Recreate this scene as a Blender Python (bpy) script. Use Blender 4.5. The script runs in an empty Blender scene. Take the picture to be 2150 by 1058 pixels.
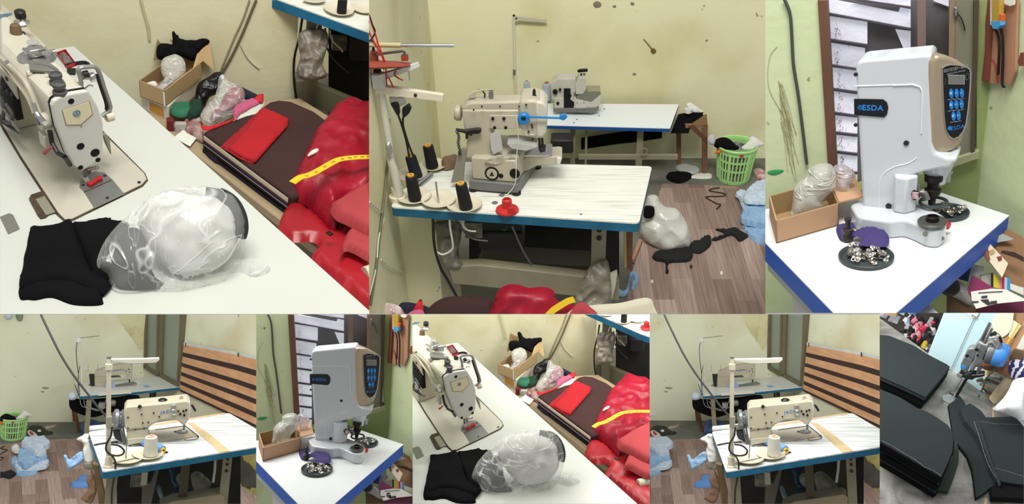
import bpy, bmesh, math, random
from mathutils import Vector, Matrix, noise
from mathutils.geometry import delaunay_2d_cdt
V = Vector
scene = bpy.context.scene
COL = scene.collection
# ---------------------------------------------------------------- camera
F = 1700.0
W, H = 2150.0, 1058.0
CAM = V((0, 0, 6.0))
camd = bpy.data.cameras.new('camera')
camd.sensor_fit = 'HORIZONTAL'; camd.sensor_width = 36.0
camd.lens = F / W * 36.0
camd.clip_start = 0.05; camd.clip_end = 60
camo = bpy.data.objects.new('camera', camd)
COL.objects.link(camo)
camo.location = CAM
camo.rotation_euler = (math.radians(68), 0, 0)
scene.camera = camo
CR = camo.rotation_euler.to_matrix()
# ---------------------------------------------------------------- world and exposure
wd = bpy.data.worlds.new('world'); scene.world = wd
wd.use_nodes = True
wd.node_tree.nodes['Background'].inputs[0].default_value = (1.0, 0.98, 0.93, 1)
wd.node_tree.nodes['Background'].inputs[1].default_value = 0.43
scene.view_settings.view_transform = 'Standard'
scene.view_settings.look = 'None'
scene.view_settings.gamma = 1.0
scene.view_settings.use_curve_mapping = False
scene.view_settings.exposure = 0.0
def add_lamp(name, pos, target, energy, size, color=(1, 0.985, 0.94)):
    l = bpy.data.lights.new(name, 'AREA'); l.energy = energy; l.shape = 'RECTANGLE'
    l.size = size; l.size_y = size * 0.35; l.color = color
    o = bpy.data.objects.new(name, l); COL.objects.link(o)
    o.location = pos
    o.rotation_euler = (V(target) - V(pos)).to_track_quat('-Z', 'Y').to_euler()
    return o
# ---------------------------------------------------------------- the sets: each one a small room of its own, tilted the way its picture was held
class Panel:
    def __init__(s, where, rect, sc, tx, ty, D, e, roll=0.0):
        s.where, s.rect, s.sc, s.tx, s.ty, s.D, s.e = where, rect, sc, tx, ty, D, e; s.k = D * sc / F
        cx, cy = (rect[0] + rect[2]) / 2, (rect[1] + rect[3]) / 2
        c = s.wray(cx, cy).normalized()
        r = CR @ V((1, 0, 0)); r = (r - c * r.dot(c)).normalized(); u = r.cross(c)
        a = math.radians(roll)                     # clockwise lean of 'up'
        u2 = u * math.cos(a) + r * math.sin(a); r2 = r * math.cos(a) - u * math.sin(a)
        t = math.radians(e)
        Z = u2 * math.cos(t) - c * math.sin(t); Y = c * math.cos(t) + u2 * math.sin(t); X = r2
        O = CAM + c * D
        s.M = Matrix(((X.x, Y.x, Z.x, O.x), (X.y, Y.y, Z.y, O.y), (X.z, Y.z, Z.z, O.z), (0, 0, 0, 1)))
        s.R = s.M.to_3x3(); s.Ri = s.R.transposed(); s.O = O
        s.co = s.Ri @ (CAM - O)
        s.view = s.Ri @ c
        s.fw = s.Ri @ (CR @ V((0, 0, -1)))
        x0, y0, x1, y1 = rect[0] + .01, rect[1] + .01, rect[2] - .01, rect[3] - .01
        cs = [s.lray(*p) for p in ((x0, y0), (x1, y0), (x1, y1), (x0, y1))]
        mid = s.lray(cx, cy)
        s.planes = []
        for i in range(4):
            n = cs[i].cross(cs[(i + 1) % 4]).normalized()
            s.planes.append(n if n.dot(mid) > 0 else -n)
    def wray(s, X, Y): return CR @ V(((X - W / 2) / F, -(Y - H / 2) / F, -1))
    def lray(s, X, Y): return s.Ri @ s.wray(X, Y)
    def ray(s, x, y): return s.lray(x * s.sc + s.tx, y * s.sc + s.ty)
    def pl(s, x, y, p0, n):
        d = s.ray(x, y); return s.co + d * ((V(p0) - s.co).dot(n) / d.dot(n))
    def z(s, x, y, z=0.0): return s.pl(x, y, (0, 0, z), V((0, 0, 1)))
    def y(s, x, y, yy): return s.pl(x, y, (0, yy, 0), V((0, 1, 0)))
    def zs(s, pts, z=0.0): return [s.z(a, b, z) for a, b in pts]
    def ys(s, pts, yy): return [s.y(a, b, yy) for a, b in pts]
    def pls(s, pts, p0, n): return [s.pl(a, b, p0, n) for a, b in pts]
    def near(s, x, y, p):                            # the pixel's point at the view distance of p
        return s.pl(x, y, p, s.view)
    def nears(s, pts, p): return [s.pl(a, b, p, s.view) for a, b in pts]
    def up(s, p): return (V(p) - s.co).dot(s.fw) * s.sc / F   # metres one pixel spans at p
    def pix(s, p):
        q = CR.transposed() @ (s.R @ (V(p) - s.co))
        X = W / 2 + F * q.x / -q.z; Y = H / 2 - F * q.y / -q.z
        return ((X - s.tx) / s.sc, (Y - s.ty) / s.sc)
    def rise(s, p, y):                                # height above p at which the upright through p meets image row y
        lo, hi = -3.0, 3.0
        for _ in range(50):
            m = (lo + hi) / 2
            if s.pix(V(p) + V((0, 0, m)))[1] > y: lo = m
            else: hi = m
        return lo
    def lamp(s, back, up, side, c, size):
        """The room's tube light: back/up/side in metres from the middle of the set, brightness c."""
        e = math.radians(s.e); Y = -back * math.cos(e) + up * math.sin(e); Z = up * math.cos(e) + back * math.sin(e)
        p = V((side, Y, Z)); return add_lamp('tube_light', s.M @ p, s.M @ V((0, 0, 0)), c * p.length ** 2, size)
P1 = Panel('in large top-left view', (0, 0, 775, 659), 1, 0, 0, 1.9, 35)
P2 = Panel('in large top-middle view', (775, 0, 1607, 659), 1, 0, 0, 2.3, 26)
P3 = Panel('in large top-right view', (1607, 0, 2150, 657), 1, 0, 0, 1.9, 22)
P4 = Panel('in first bottom view', (0, 660, 538, 1058), 1, 0, 0, 5.2, 20)
P5 = Panel('in second bottom view', (538, 660, 866, 1058), .6035, 538 - 1607 * .6035, 660, 4.2, 22)
P6 = Panel('in third bottom view', (866, 660, 1364, 1058), .621, 864.5, 658.7, 4.2, 35)
P7 = Panel('in fourth bottom view', (1364, 660, 1847, 1058), 1, 1308.5, 0, 5.2, 20)
P8 = Panel('in last bottom view', (1847, 655, 2150, 1058), 1, 0, 0, 4.5, 42, 25)
P1.lamp(1.7, 1.6, -.2, 2.3, 1.2)
P2.lamp(2.3, 1.5, .1, 5.6, 1.4)
P3.lamp(1.3, 1.5, -.3, 3.6, 1.1)
P4.lamp(1.35, 1.1, -.2, 12, 1.3)
P5.lamp(.55, 1.0, -.2, 9, .9)
P6.lamp(.55, 1.0, -.2, 6, .9)
P7.lamp(1.35, 1.1, -.2, 12, 1.3)
P8.lamp(.9, .9, -.1, 6, .9)
def Zm(ox, oy, k): return lambda *p: [(ox + a / k, oy + b / k) for a, b in p]
# ---------------------------------------------------------------- materials
def lin(c):
    return tuple(((v / 255) / 12.92 if v / 255 <= .04045 else ((v / 255 + .055) / 1.055) ** 2.4) for v in c)
MATS = {}
def mat(name, c, rough=.55, metal=0, var=0, vs=8, bump=0, bs=60, spec=.4, c2=None, alpha=None, wave=None, coat=0):
    """A surface colour with soft noise variation, small relief and, if asked, wear or see-through film."""
    if name in MATS: return MATS[name]
    m = bpy.data.materials.new(name); m.use_nodes = True; nt = m.node_tree; N = nt.nodes; L = nt.links
    b = N['Principled BSDF']
    b.inputs['Roughness'].default_value = rough; b.inputs['Metallic'].default_value = metal
    b.inputs['Specular IOR Level'].default_value = spec; b.inputs['Coat Weight'].default_value = coat
    col = lin(c) + (1,)
    b.inputs['Base Color'].default_value = col
    tc = N.new('ShaderNodeTexCoord')
    if var or c2:
        n = N.new('ShaderNodeTexNoise'); n.inputs['Scale'].default_value = vs; n.inputs['Detail'].default_value = 5
        L.new(tc.outputs['Object'], n.inputs['Vector'])
        r = N.new('ShaderNodeValToRGB'); L.new(n.outputs['Fac'], r.inputs['Fac'])
        k = var or .12
        r.color_ramp.elements[0].position = .32; r.color_ramp.elements[1].position = .68
        if c2: r.color_ramp.elements[0].color = lin(c2) + (1,)
        else: r.color_ramp.elements[0].color = tuple(v * (1 - k) for v in col[:3]) + (1,)
        r.color_ramp.elements[1].color = col if c2 else tuple(min(1, v * (1 + k * .6)) for v in col[:3]) + (1,)
        L.new(r.outputs['Color'], b.inputs['Base Color'])
    if bump:
        n2 = N.new('ShaderNodeTexNoise'); n2.inputs['Scale'].default_value = bs; n2.inputs['Detail'].default_value = 4
        L.new(tc.outputs['Object'], n2.inputs['Vector'])
        bp = N.new('ShaderNodeBump'); bp.inputs['Strength'].default_value = bump; bp.inputs['Distance'].default_value = .01
        L.new(n2.outputs['Fac'], bp.inputs['Height']); L.new(bp.outputs['Normal'], b.inputs['Normal'])
    if alpha is not None:
        lo, hi = alpha
        n3 = N.new('ShaderNodeTexNoise'); n3.inputs['Scale'].default_value = 14; n3.inputs['Detail'].default_value = 6
        n3.inputs['Distortion'].default_value = 1.2
        L.new(tc.outputs['Object'], n3.inputs['Vector'])
        mr = N.new('ShaderNodeMapRange'); mr.inputs[1].default_value = .35; mr.inputs[2].default_value = .72
        mr.inputs[3].default_value = lo; mr.inputs[4].default_value = hi
        L.new(n3.outputs['Fac'], mr.inputs[0]); L.new(mr.outputs[0], b.inputs['Alpha'])
    MATS[name] = m
    return m
def film_mat(name, c, lo=.12, hi=.75, s=9, rough=.14):
    """Thin crumpled polythene: mostly see-through, white crease streaks stand in for highlights."""
    if name in MATS: return MATS[name]
    m = bpy.data.materials.new(name); m.use_nodes = True; nt = m.node_tree; N = nt.nodes; L = nt.links
    b = N['Principled BSDF']; b.inputs['Base Color'].default_value = lin(c) + (1,); b.inputs['Roughness'].default_value = rough; b.inputs['Specular IOR Level'].default_value = .8
    tc = N.new('ShaderNodeTexCoord'); acc = None
    for sc, wd, dist, st in ((s, .03, 1.0, (1, .8, 2.6)), (s * 2.0, .016, .6, (2.6, .6, 1))):
        mp = N.new('ShaderNodeMapping'); mp.inputs['Scale'].default_value = st; mp.inputs['Rotation'].default_value = (.4, .3, .6); L.new(tc.outputs['Object'], mp.inputs[0])
        n = N.new('ShaderNodeTexNoise'); n.inputs['Scale'].default_value = sc; n.inputs['Detail'].default_value = 2; n.inputs['Distortion'].default_value = dist; L.new(mp.outputs[0], n.inputs['Vector'])
        a = N.new('ShaderNodeMath'); a.operation = 'SUBTRACT'; a.inputs[1].default_value = .5; L.new(n.outputs['Fac'], a.inputs[0])
        q = N.new('ShaderNodeMath'); q.operation = 'ABSOLUTE'; L.new(a.outputs[0], q.inputs[0])
        r = N.new('ShaderNodeMapRange'); r.inputs[1].default_value = 0; r.inputs[2].default_value = wd; r.inputs[3].default_value = 1; r.inputs[4].default_value = 0; L.new(q.outputs[0], r.inputs[0])
        if acc is None: acc = r.outputs[0]
        else:
            mx = N.new('ShaderNodeMath'); mx.operation = 'MAXIMUM'; L.new(acc, mx.inputs[0])
            hf = N.new('ShaderNodeMath'); hf.operation = 'MULTIPLY'; hf.inputs[1].default_value = .75; L.new(r.outputs[0], hf.inputs[0]); L.new(hf.outputs[0], mx.inputs[1]); acc = mx.outputs[0]
    mr = N.new('ShaderNodeMapRange'); mr.inputs[3].default_value = lo; mr.inputs[4].default_value = hi; L.new(acc, mr.inputs[0]); L.new(mr.outputs[0], b.inputs['Alpha'])
    bp = N.new('ShaderNodeBump'); bp.inputs['Strength'].default_value = .45; bp.inputs['Distance'].default_value = .01; L.new(acc, bp.inputs['Height']); L.new(bp.outputs['Normal'], b.inputs['Normal'])
    MATS[name] = m
    return m
def wall_mat(name, base, stain, dark, low=None, sc=1.0):
    """Old distemper wall: blotchy colour, brown damp stains, scuffs and small dark marks."""
    if name in MATS: return MATS[name]
    m = bpy.data.materials.new(name); m.use_nodes = True; nt = m.node_tree; N = nt.nodes; L = nt.links
    b = N['Principled BSDF']; b.inputs['Roughness'].default_value = .7; b.inputs['Specular IOR Level'].default_value = .25
    tc = N.new('ShaderNodeTexCoord')
    def ns(s, d, p0, p1, dist=0):
        n = N.new('ShaderNodeTexNoise'); n.inputs['Scale'].default_value = s * sc; n.inputs['Detail'].default_value = d
        n.inputs['Distortion'].default_value = dist
        L.new(tc.outputs['Object'], n.inputs['Vector'])
        r = N.new('ShaderNodeMapRange'); r.inputs[1].default_value = p0; r.inputs[2].default_value = p1
        L.new(n.outputs['Fac'], r.inputs[0]); return r.outputs[0]
    def mix(f, a, c):
        x = N.new('ShaderNodeMix'); x.data_type = 'RGBA'
        L.new(f, x.inputs[0])
        if isinstance(a, tuple): x.inputs[6].default_value = lin(a) + (1,)
        else: L.new(a, x.inputs[6])
        x.inputs[7].default_value = lin(c) + (1,)
        return x.outputs[2]
    c = mix(ns(1.3, 3, .45, .75), base, tuple(int(v * .94) for v in base))
    c = mix(ns(2.2, 6, .52, .78, .4), c, stain)
    c = mix(ns(24, 3, .715, .77), c, dark)
    L.new(c, b.inputs['Base Color'])
    n2 = N.new('ShaderNodeTexNoise'); n2.inputs['Scale'].default_value = 30 * sc; L.new(tc.outputs['Object'], n2.inputs['Vector'])
    bp = N.new('ShaderNodeBump'); bp.inputs['Strength'].default_value = .12; bp.inputs['Distance'].default_value = .01
    L.new(n2.outputs['Fac'], bp.inputs['Height']); L.new(bp.outputs['Normal'], b.inputs['Normal'])
    MATS[name] = m
    return m
def grain_mat(name, a, c, stretch, sc, rough=.35, thr=(.55, .72), rot=0, amount=1):
    """Printed laminate: long thin streaks along one axis."""
    if name in MATS: return MATS[name]
    m = bpy.data.materials.new(name); m.use_nodes = True; nt = m.node_tree; N = nt.nodes; L = nt.links
    b = N['Principled BSDF']; b.inputs['Roughness'].default_value = rough; b.inputs['Specular IOR Level'].default_value = .4
    tc = N.new('ShaderNodeTexCoord'); mp = N.new('ShaderNodeMapping')
    mp.inputs['Scale'].default_value = stretch; mp.inputs['Rotation'].default_value = (0, 0, rot)
    L.new(tc.outputs['Object'], mp.inputs[0])
    n = N.new('ShaderNodeTexNoise'); n.inputs['Scale'].default_value = sc; n.inputs['Detail'].default_value = 3; n.inputs['Distortion'].default_value = .5
    L.new(mp.outputs[0], n.inputs['Vector'])
    r = N.new('ShaderNodeMapRange'); r.inputs[1].default_value = thr[0]; r.inputs[2].default_value = thr[1]; r.inputs[4].default_value = amount
    L.new(n.outputs['Fac'], r.inputs[0])
    x = N.new('ShaderNodeMix'); x.data_type = 'RGBA'; L.new(r.outputs[0], x.inputs[0])
    x.inputs[6].default_value = lin(a) + (1,); x.inputs[7].default_value = lin(c) + (1,)
    L.new(x.outputs[2], b.inputs['Base Color'])
    MATS[name] = m
    return m
def plank_mat(name, cols, w, h, rot=0):
    """Vinyl plank floor: staggered boards of several browns with grain along each board."""
    if name in MATS: return MATS[name]
    m = bpy.data.materials.new(name); m.use_nodes = True; nt = m.node_tree; N = nt.nodes; L = nt.links
    b = N['Principled BSDF']; b.inputs['Roughness'].default_value = .5; b.inputs['Specular IOR Level'].default_value = .3
    tc = N.new('ShaderNodeTexCoord'); mp = N.new('ShaderNodeMapping'); mp.inputs['Rotation'].default_value = (0, 0, rot)
    L.new(tc.outputs['Object'], mp.inputs[0])
    br = N.new('ShaderNodeTexBrick'); br.inputs['Scale'].default_value = 1; br.inputs['Brick Width'].default_value = w
    br.inputs['Row Height'].default_value = h; br.inputs['Mortar Size'].default_value = h * .012; br.inputs['Bias'].default_value = 0
    br.offset = .37; br.inputs['Color1'].default_value = (0, 0, 0, 1); br.inputs['Color2'].default_value = (1, 1, 1, 1); br.inputs['Mortar'].default_value = (.2, .2, .2, 1)
    L.new(mp.outputs[0], br.inputs['Vector'])
    r = N.new('ShaderNodeValToRGB'); L.new(br.outputs['Color'], r.inputs['Fac'])
    e = r.color_ramp.elements; e[0].color = lin(cols[0]) + (1,); e[1].color = lin(cols[-1]) + (1,)
    for i, c in enumerate(cols[1:-1]):
        q = e.new((i + 1) / (len(cols) - 1)); q.color = lin(c) + (1,)
    mp2 = N.new('ShaderNodeMapping'); mp2.inputs['Scale'].default_value = (1.2 / w, 9 / h, 1); L.new(mp.outputs[0], mp2.inputs[0])
    n = N.new('ShaderNodeTexNoise'); n.inputs['Scale'].default_value = 1.2; n.inputs['Detail'].default_value = 5; n.inputs['Distortion'].default_value = .4
    L.new(mp2.outputs[0], n.inputs['Vector'])
    mr = N.new('ShaderNodeMapRange'); mr.inputs[1].default_value = .3; mr.inputs[2].default_value = .7; mr.inputs[3].default_value = .68; mr.inputs[4].default_value = 1.22
    L.new(n.outputs['Fac'], mr.inputs[0])
    x = N.new('ShaderNodeMix'); x.data_type = 'RGBA'; x.blend_type = 'MULTIPLY'; x.inputs[0].default_value = 1
    L.new(r.outputs['Color'], x.inputs[6]); L.new(mr.outputs[0], x.inputs[7]); L.new(x.outputs[2], b.inputs['Base Color'])
    MATS[name] = m
    return m
# ---------------------------------------------------------------- mesh collector
def cat_rom(pts, k=6, closed=True):
    out = []; n = len(pts)
    for i in range(n if closed else n - 1):
        if closed: p0, p1, p2, p3 = pts[i - 1], pts[i], pts[(i + 1) % n], pts[(i + 2) % n]
        else: p0, p1, p2, p3 = pts[max(i - 1, 0)], pts[i], pts[i + 1], pts[min(i + 2, n - 1)]
        for j in range(k):
            t = j / k
            out.append((2 * p1 + (p2 - p0) * t + (2 * p0 - 5 * p1 + 4 * p2 - p3) * t * t + (3 * p1 - p0 - 3 * p2 + p3) * t ** 3) * .5)
    if not closed: out.append(pts[-1].copy())
    return out
class MB:
    def __init__(s): s.v = []; s.f = []
    def add(s, vs, fs):
        b = len(s.v); s.v += [V(p) for p in vs]; s.f += [tuple(b + i for i in f) for f in fs]; return s
    def par(s, o, a, b, c):
        o, a, b, c = V(o), V(a), V(b), V(c)
        return s.add([o, o + a, o + a + b, o + b, o + c, o + a + c, o + a + b + c, o + b + c],
                     [(0, 3, 2, 1), (4, 5, 6, 7), (0, 1, 5, 4), (1, 2, 6, 5), (2, 3, 7, 6), (3, 0, 4, 7)])
    def box(s, c, sx, sy, sz, ax=None, ay=None, az=None):
        ax = V(ax or (1, 0, 0)) * sx; ay = V(ay or (0, 1, 0)) * sy; az = V(az or (0, 0, 1)) * sz
        return s.par(V(c) - (ax + ay + az) / 2, ax, ay, az)
    def prism(s, poly, off):
        n = len(poly); off = V(off)
        vs = [V(p) for p in poly] + [V(p) + off for p in poly]
        return s.add(vs, [tuple(range(n - 1, -1, -1)), tuple(range(n, 2 * n))] + [(i, (i + 1) % n, n + (i + 1) % n, n + i) for i in range(n)])
    def loft(s, rings, caps=True):
        n = len(rings[0]); vs = [p for r in rings for p in r]; fs = []
        for k in range(len(rings) - 1):
            for i in range(n):
                fs.append((k * n + i, k * n + (i + 1) % n, (k + 1) * n + (i + 1) % n, (k + 1) * n + i))
        if caps: fs += [tuple(range(n - 1, -1, -1)), tuple((len(rings) - 1) * n + i for i in range(n))]
        return s.add(vs, fs)
    def tube(s, pts, r, n=8, smooth=0, flat=None):
        pts = [V(p) for p in pts]
        if smooth: 
            m = len(pts); pts2 = cat_rom(pts, smooth, False)
            if not isinstance(r, (int, float)): r = [r[min(int(i / smooth), m - 1)] for i in range(len(pts2))]
            pts = pts2
        rs = [r] * len(pts) if isinstance(r, (int, float)) else r
        t = (pts[1] - pts[0]).normalized(); u = t.orthogonal().normalized(); rings = []
        for i, p in enumerate(pts):
            a = pts[max(i - 1, 0)]; b = pts[min(i + 1, len(pts) - 1)]
            t = (b - a).normalized() if (b - a).length > 1e-9 else t
            u = (u - t * u.dot(t)); u = u.normalized() if u.length > 1e-9 else t.orthogonal().normalized()
            w = t.cross(u)
            rings.append([p + (u * math.cos(2 * math.pi * j / n) + w * math.sin(2 * math.pi * j / n)) * rs[i] for j in range(n)])
        return s.loft(rings)
    def lathe(s, o, ax, prof, n=28):
        o, ax = V(o), V(ax).normalized(); u = ax.orthogonal().normalized(); w = ax.cross(u)
        return s.loft([[o + ax * h + (u * math.cos(2 * math.pi * j / n) + w * math.sin(2 * math.pi * j / n)) * max(r, 1e-5) for j in range(n)] for r, h in prof])
    def disc(s, o, ax, r, h, n=24): return s.lathe(o, ax, [(r, 0), (r, h)], n)
    def ring(s, o, ax, R, r, n=32, m=8, sq=1.0):
        o, ax = V(o), V(ax).normalized(); u = ax.orthogonal().normalized(); w = ax.cross(u)
        rings = []
        for j in range(n):
            d = u * math.cos(2 * math.pi * j / n) + w * math.sin(2 * math.pi * j / n)
            rings.append([o + d * (R + r * math.cos(2 * math.pi * k / m)) + ax * (r * sq * math.sin(2 * math.pi * k / m)) for k in range(m)])
        b = len(s.v); s.loft(rings, False)
        s.f += [(b + (n - 1) * m + k, b + (n - 1) * m + (k + 1) % m, b + (k + 1) % m, b + k) for k in range(m)]
        return s
    def puff(s, poly, n, hf, hb=0.0, R=.03, sp=.01, wr=0.0, wf=20, seed=0, floor=None, smooth=True, ridge=.5, edge=0.0, dirf=None, wob=0.0):
        """A soft thing: fills the outline, swells it to both sides, crumples it."""
        n = V(n).normalized(); poly = [V(p) for p in poly]
        if smooth: poly = cat_rom(poly, 5)
        u = n.orthogonal().normalized(); w = n.cross(u); o = poly[0]
        P2d = []
        L = [V(((p - o).dot(u), (p - o).dot(w))) for p in poly]
        for i, a in enumerate(L):
            b = L[(i + 1) % len(L)]; k = max(1, int((b - a).length / sp))
            for j in range(k):
                q = a + (b - a) * (j / k)
                if wob: q = q + V((noise.noise(V((q.x * wf * 2, q.y * wf * 2, seed))), noise.noise(V((q.x * wf * 2, q.y * wf * 2, seed + 9))))) * wob
                P2d.append(q)
        nb = len(P2d)
        xs = [p.x for p in P2d]; ysv = [p.y for p in P2d]
        def inside(x, y):
            c = False; j = nb - 1
            for i in range(nb):
                yi, yj = ysv[i], ysv[j]
                if (yi > y) != (yj > y) and x < (xs[j] - xs[i]) * (y - yi) / (yj - yi) + xs[i]: c = not c
                j = i
            return c
        def dist(x, y):
            return math.sqrt(min((x - a) ** 2 + (y - b) ** 2 for a, b in zip(xs, ysv)))
        rnd = random.Random(seed); pts = list(P2d)
        yy = min(ysv) + sp / 2; row = 0
        while yy < max(ysv):
            xx = min(xs) + sp * (.5 if row % 2 else 0)
            while xx < max(xs):
                x, y = xx + rnd.uniform(-.15, .15) * sp, yy + rnd.uniform(-.15, .15) * sp
                if inside(x, y) and dist(x, y) > .55 * sp: pts.append(V((x, y)))
                xx += sp
            yy += sp * .87; row += 1
        r = delaunay_2d_cdt(pts, [(i, (i + 1) % nb) for i in range(nb)], [], 1, 1e-7)
        vv, tri = r[0], r[2]
        ds = [dist(p.x, p.y) for p in vv]
        top, bot = [], []
        for p, d in zip(vv, ds):
            t = min(d / R, 1); pr = math.sqrt(max(0, 1 - (1 - t) ** 2))
            q = o + u * p.x + w * p.y
            nz = noise.fractal(q * wf + V((seed * 3.1, 0, 0)), 1, 2, 3)
            rg = 1 - 2 * abs(noise.noise(q * wf * .8 + V((0, seed * 1.7, 5))))
            k = wr * (nz * (1 - ridge) + rg * ridge) * (pr if edge == 0 else max(pr, edge))
            a = q + n * (hf * pr + k); b = q - n * hb * pr
            if floor is not None:
                a.z = max(a.z, floor + .0008); b.z = max(b.z, floor + .0002)
            top.append(a); bot.append(b)
        m = len(vv)
        if hb == 0 and floor is None:
            bot = [o + u * p.x + w * p.y - n * .0015 for p in vv]
        s.add(top + bot, [tuple(t) for t in tri] + [tuple(m + i for i in reversed(t)) for t in tri])
        cnt = {}
        for t in tri:
            for i in range(3):
                a, b = t[i], t[(i + 1) % 3]; kk = (min(a, b), max(a, b)); cnt[kk] = None if kk in cnt else (a, b)
        base = len(s.v) - 2 * m
        for ab in cnt.values():
            if ab: s.f.append((base + ab[1], base + ab[0], base + m + ab[0], base + m + ab[1]))
        return s
    def sheet(s, grid, th=.001, n=None):
        """Rows of points -> a thin sheet with thickness along n."""
        nu, nv = len(grid), len(grid[0]); n = V(n) * th if n is not None else V((0, 0, th))
        a = [V(p) for r in grid for p in r]; b = [p + n for p in a]; k = nu * nv; fs = []
        for i in range(nu - 1):
            for j in range(nv - 1):
                q = (i * nv + j, i * nv + j + 1, (i + 1) * nv + j + 1, (i + 1) * nv + j)
                fs.append(q); fs.append(tuple(k + x for x in reversed(q)))
        for i in range(nu - 1):
            for j in (0, nv - 1): fs.append((i * nv + j, (i + 1) * nv + j, k + (i + 1) * nv + j, k + i * nv + j))
        for j in range(nv - 1):
            for i in (0, nu - 1): fs.append((i * nv + j, i * nv + j + 1, k + i * nv + j + 1, k + i * nv + j))
        return s.add(a + b, fs)
def rnd_poly(pts, r, k=4):
    """The polygon with every corner rounded by about r."""
    out = []; n = len(pts); pts = [V(p) for p in pts]
    for i, p in enumerate(pts):
        a, b = pts[i - 1] - p, pts[(i + 1) % n] - p
        q = min(r, a.length * .45, b.length * .45)
        A, B = p + a.normalized() * q, p + b.normalized() * q
        for j in range(k + 1):
            t = j / k; out.append(A * (1 - t) ** 2 + p * 2 * t * (1 - t) + B * t * t)
    return out
def ell(P, x, y, rx, ry, z=None, n=20, f=None):
    return [(x + rx * math.cos(2 * math.pi * i / n), y + ry * math.sin(2 * math.pi * i / n)) for i in range(n)]
# ---------------------------------------------------------------- objects
def bake(P, mb, base, name, clip=True):
    me = bpy.data.meshes.new(name)
    me.from_pydata([tuple(p - base) for p in mb.v], [], mb.f)
    bm = bmesh.new(); bm.from_mesh(me)
    if clip:
        c = P.co - base
        for n in P.planes:
            if any((v.co - c).dot(n) < 0 for v in bm.verts):
                r = bmesh.ops.bisect_plane(bm, geom=bm.verts[:] + bm.edges[:] + bm.faces[:], dist=1e-6, plane_co=c, plane_no=n, clear_inner=True)
                ce = [g for g in r['geom_cut'] if isinstance(g, bmesh.types.BMEdge) and len(g.link_faces) == 1]
                if ce:
                    try: bmesh.ops.holes_fill(bm, edges=ce, sides=0)
                    except Exception: pass
            if not bm.verts: break
    if not bm.faces:
        bm.free(); bpy.data.meshes.remove(me); return None
    bmesh.ops.recalc_face_normals(bm, faces=bm.faces[:])
    bm.to_mesh(me); bm.free()
    return me
def finish(o, me, m, smooth, bevel, seg=2):
    me.materials.append(m)
    if smooth:
        me.shade_smooth(); me.set_sharp_from_angle(angle=math.radians(smooth))
    if bevel:
        b = o.modifiers.new('Bevel', 'BEVEL'); b.width = bevel; b.segments = seg; b.limit_method = 'ANGLE'; b.angle_limit = math.radians(40)
        b.harden_normals = False
class Thing:
    """One thing of the place; its parts become children of an Empty at its base."""
    def __init__(s, P, name, label, cat, base, group=None, where=True):
        s.P, s.name, s.base, s.e, s.minz = P, name, V(base), None, None
        s.props = {'label': label + (' ' + P.where if where else ''), 'category': cat}
        if group: s.props['group'] = group + ' ' + P.where
    def root(s):
        if s.e is None:
            s.e = bpy.data.objects.new(s.name, None); COL.objects.link(s.e); s.e.empty_display_size = .05
            s.e.matrix_world = s.P.M @ Matrix.Translation(s.base)
            for k, v in s.props.items(): s.e[k] = v
        return s.e
    def part(s, name, mb, m, parent=None, smooth=35, bevel=0, label=None, kind=None, seg=2):
        if s.minz is not None:
            for p in mb.v: p.z = max(p.z, s.minz)
        me = bake(s.P, mb, s.base, name)
        if me is None: return None
        o = bpy.data.objects.new(name, me); COL.objects.link(o); o.parent = parent or s.root()
        if label: o['label'] = label
        if kind: o['kind'] = kind
        finish(o, me, m, smooth, bevel, seg)
        return o
    def text(s, name, body, o, ax, ay, size, m, parent=None, ext=.0006, align='CENTER', shear=0, off=0, space=1.0):
        """Raised lettering: baseline origin o, reading along ax, letter tops along ay."""
        ax = V(ax).normalized(); ay = V(ay); ay = (ay - ax * ay.dot(ax)).normalized(); az = ax.cross(ay)
        cu = bpy.data.curves.new(name, 'FONT'); cu.body = body; cu.size = size; cu.extrude = ext; cu.align_x = align; cu.align_y = 'CENTER'
        cu.shear = shear; cu.offset = off * size; cu.space_character = space
        ob = bpy.data.objects.new(name, cu); COL.objects.link(ob)
        p = V(o) - s.base
        mtx = Matrix(((ax.x, ay.x, az.x, p.x), (ax.y, ay.y, az.y, p.y), (ax.z, ay.z, az.z, p.z), (0, 0, 0, 1)))
        dg = bpy.context.evaluated_depsgraph_get(); dg.update()
        me0 = bpy.data.meshes.new_from_object(ob.evaluated_get(dg))
        bpy.data.objects.remove(ob)
        mb = MB(); mb.v = [mtx @ v.co + s.base for v in me0.vertices]; mb.f = [tuple(f.vertices) for f in me0.polygons]
        bpy.data.meshes.remove(me0)
        return s.part(name, mb, m, parent, smooth=0)
def solo(P, name, label, cat, mb, m, base=None, smooth=35, bevel=0, group=None, kind=None, where=True, seg=2):
    base = V(base) if base is not None else sum(mb.v, V()) / len(mb.v)
    me = bake(P, mb, base, name)
    if me is None: return None
    o = bpy.data.objects.new(name, me); COL.objects.link(o)
    o.matrix_world = P.M @ Matrix.Translation(base)
    if kind == 'structure': o['kind'] = kind; o['label'] = label + ' ' + P.where; o['category'] = cat
    else:
        o['label'] = label + (' ' + P.where if where else ''); o['category'] = cat
        if kind: o['kind'] = kind
        if group: o['group'] = group + ' ' + P.where
    finish(o, me, m, smooth, bevel, seg)
    return o
UPZ = V((0, 0, 1))
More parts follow.
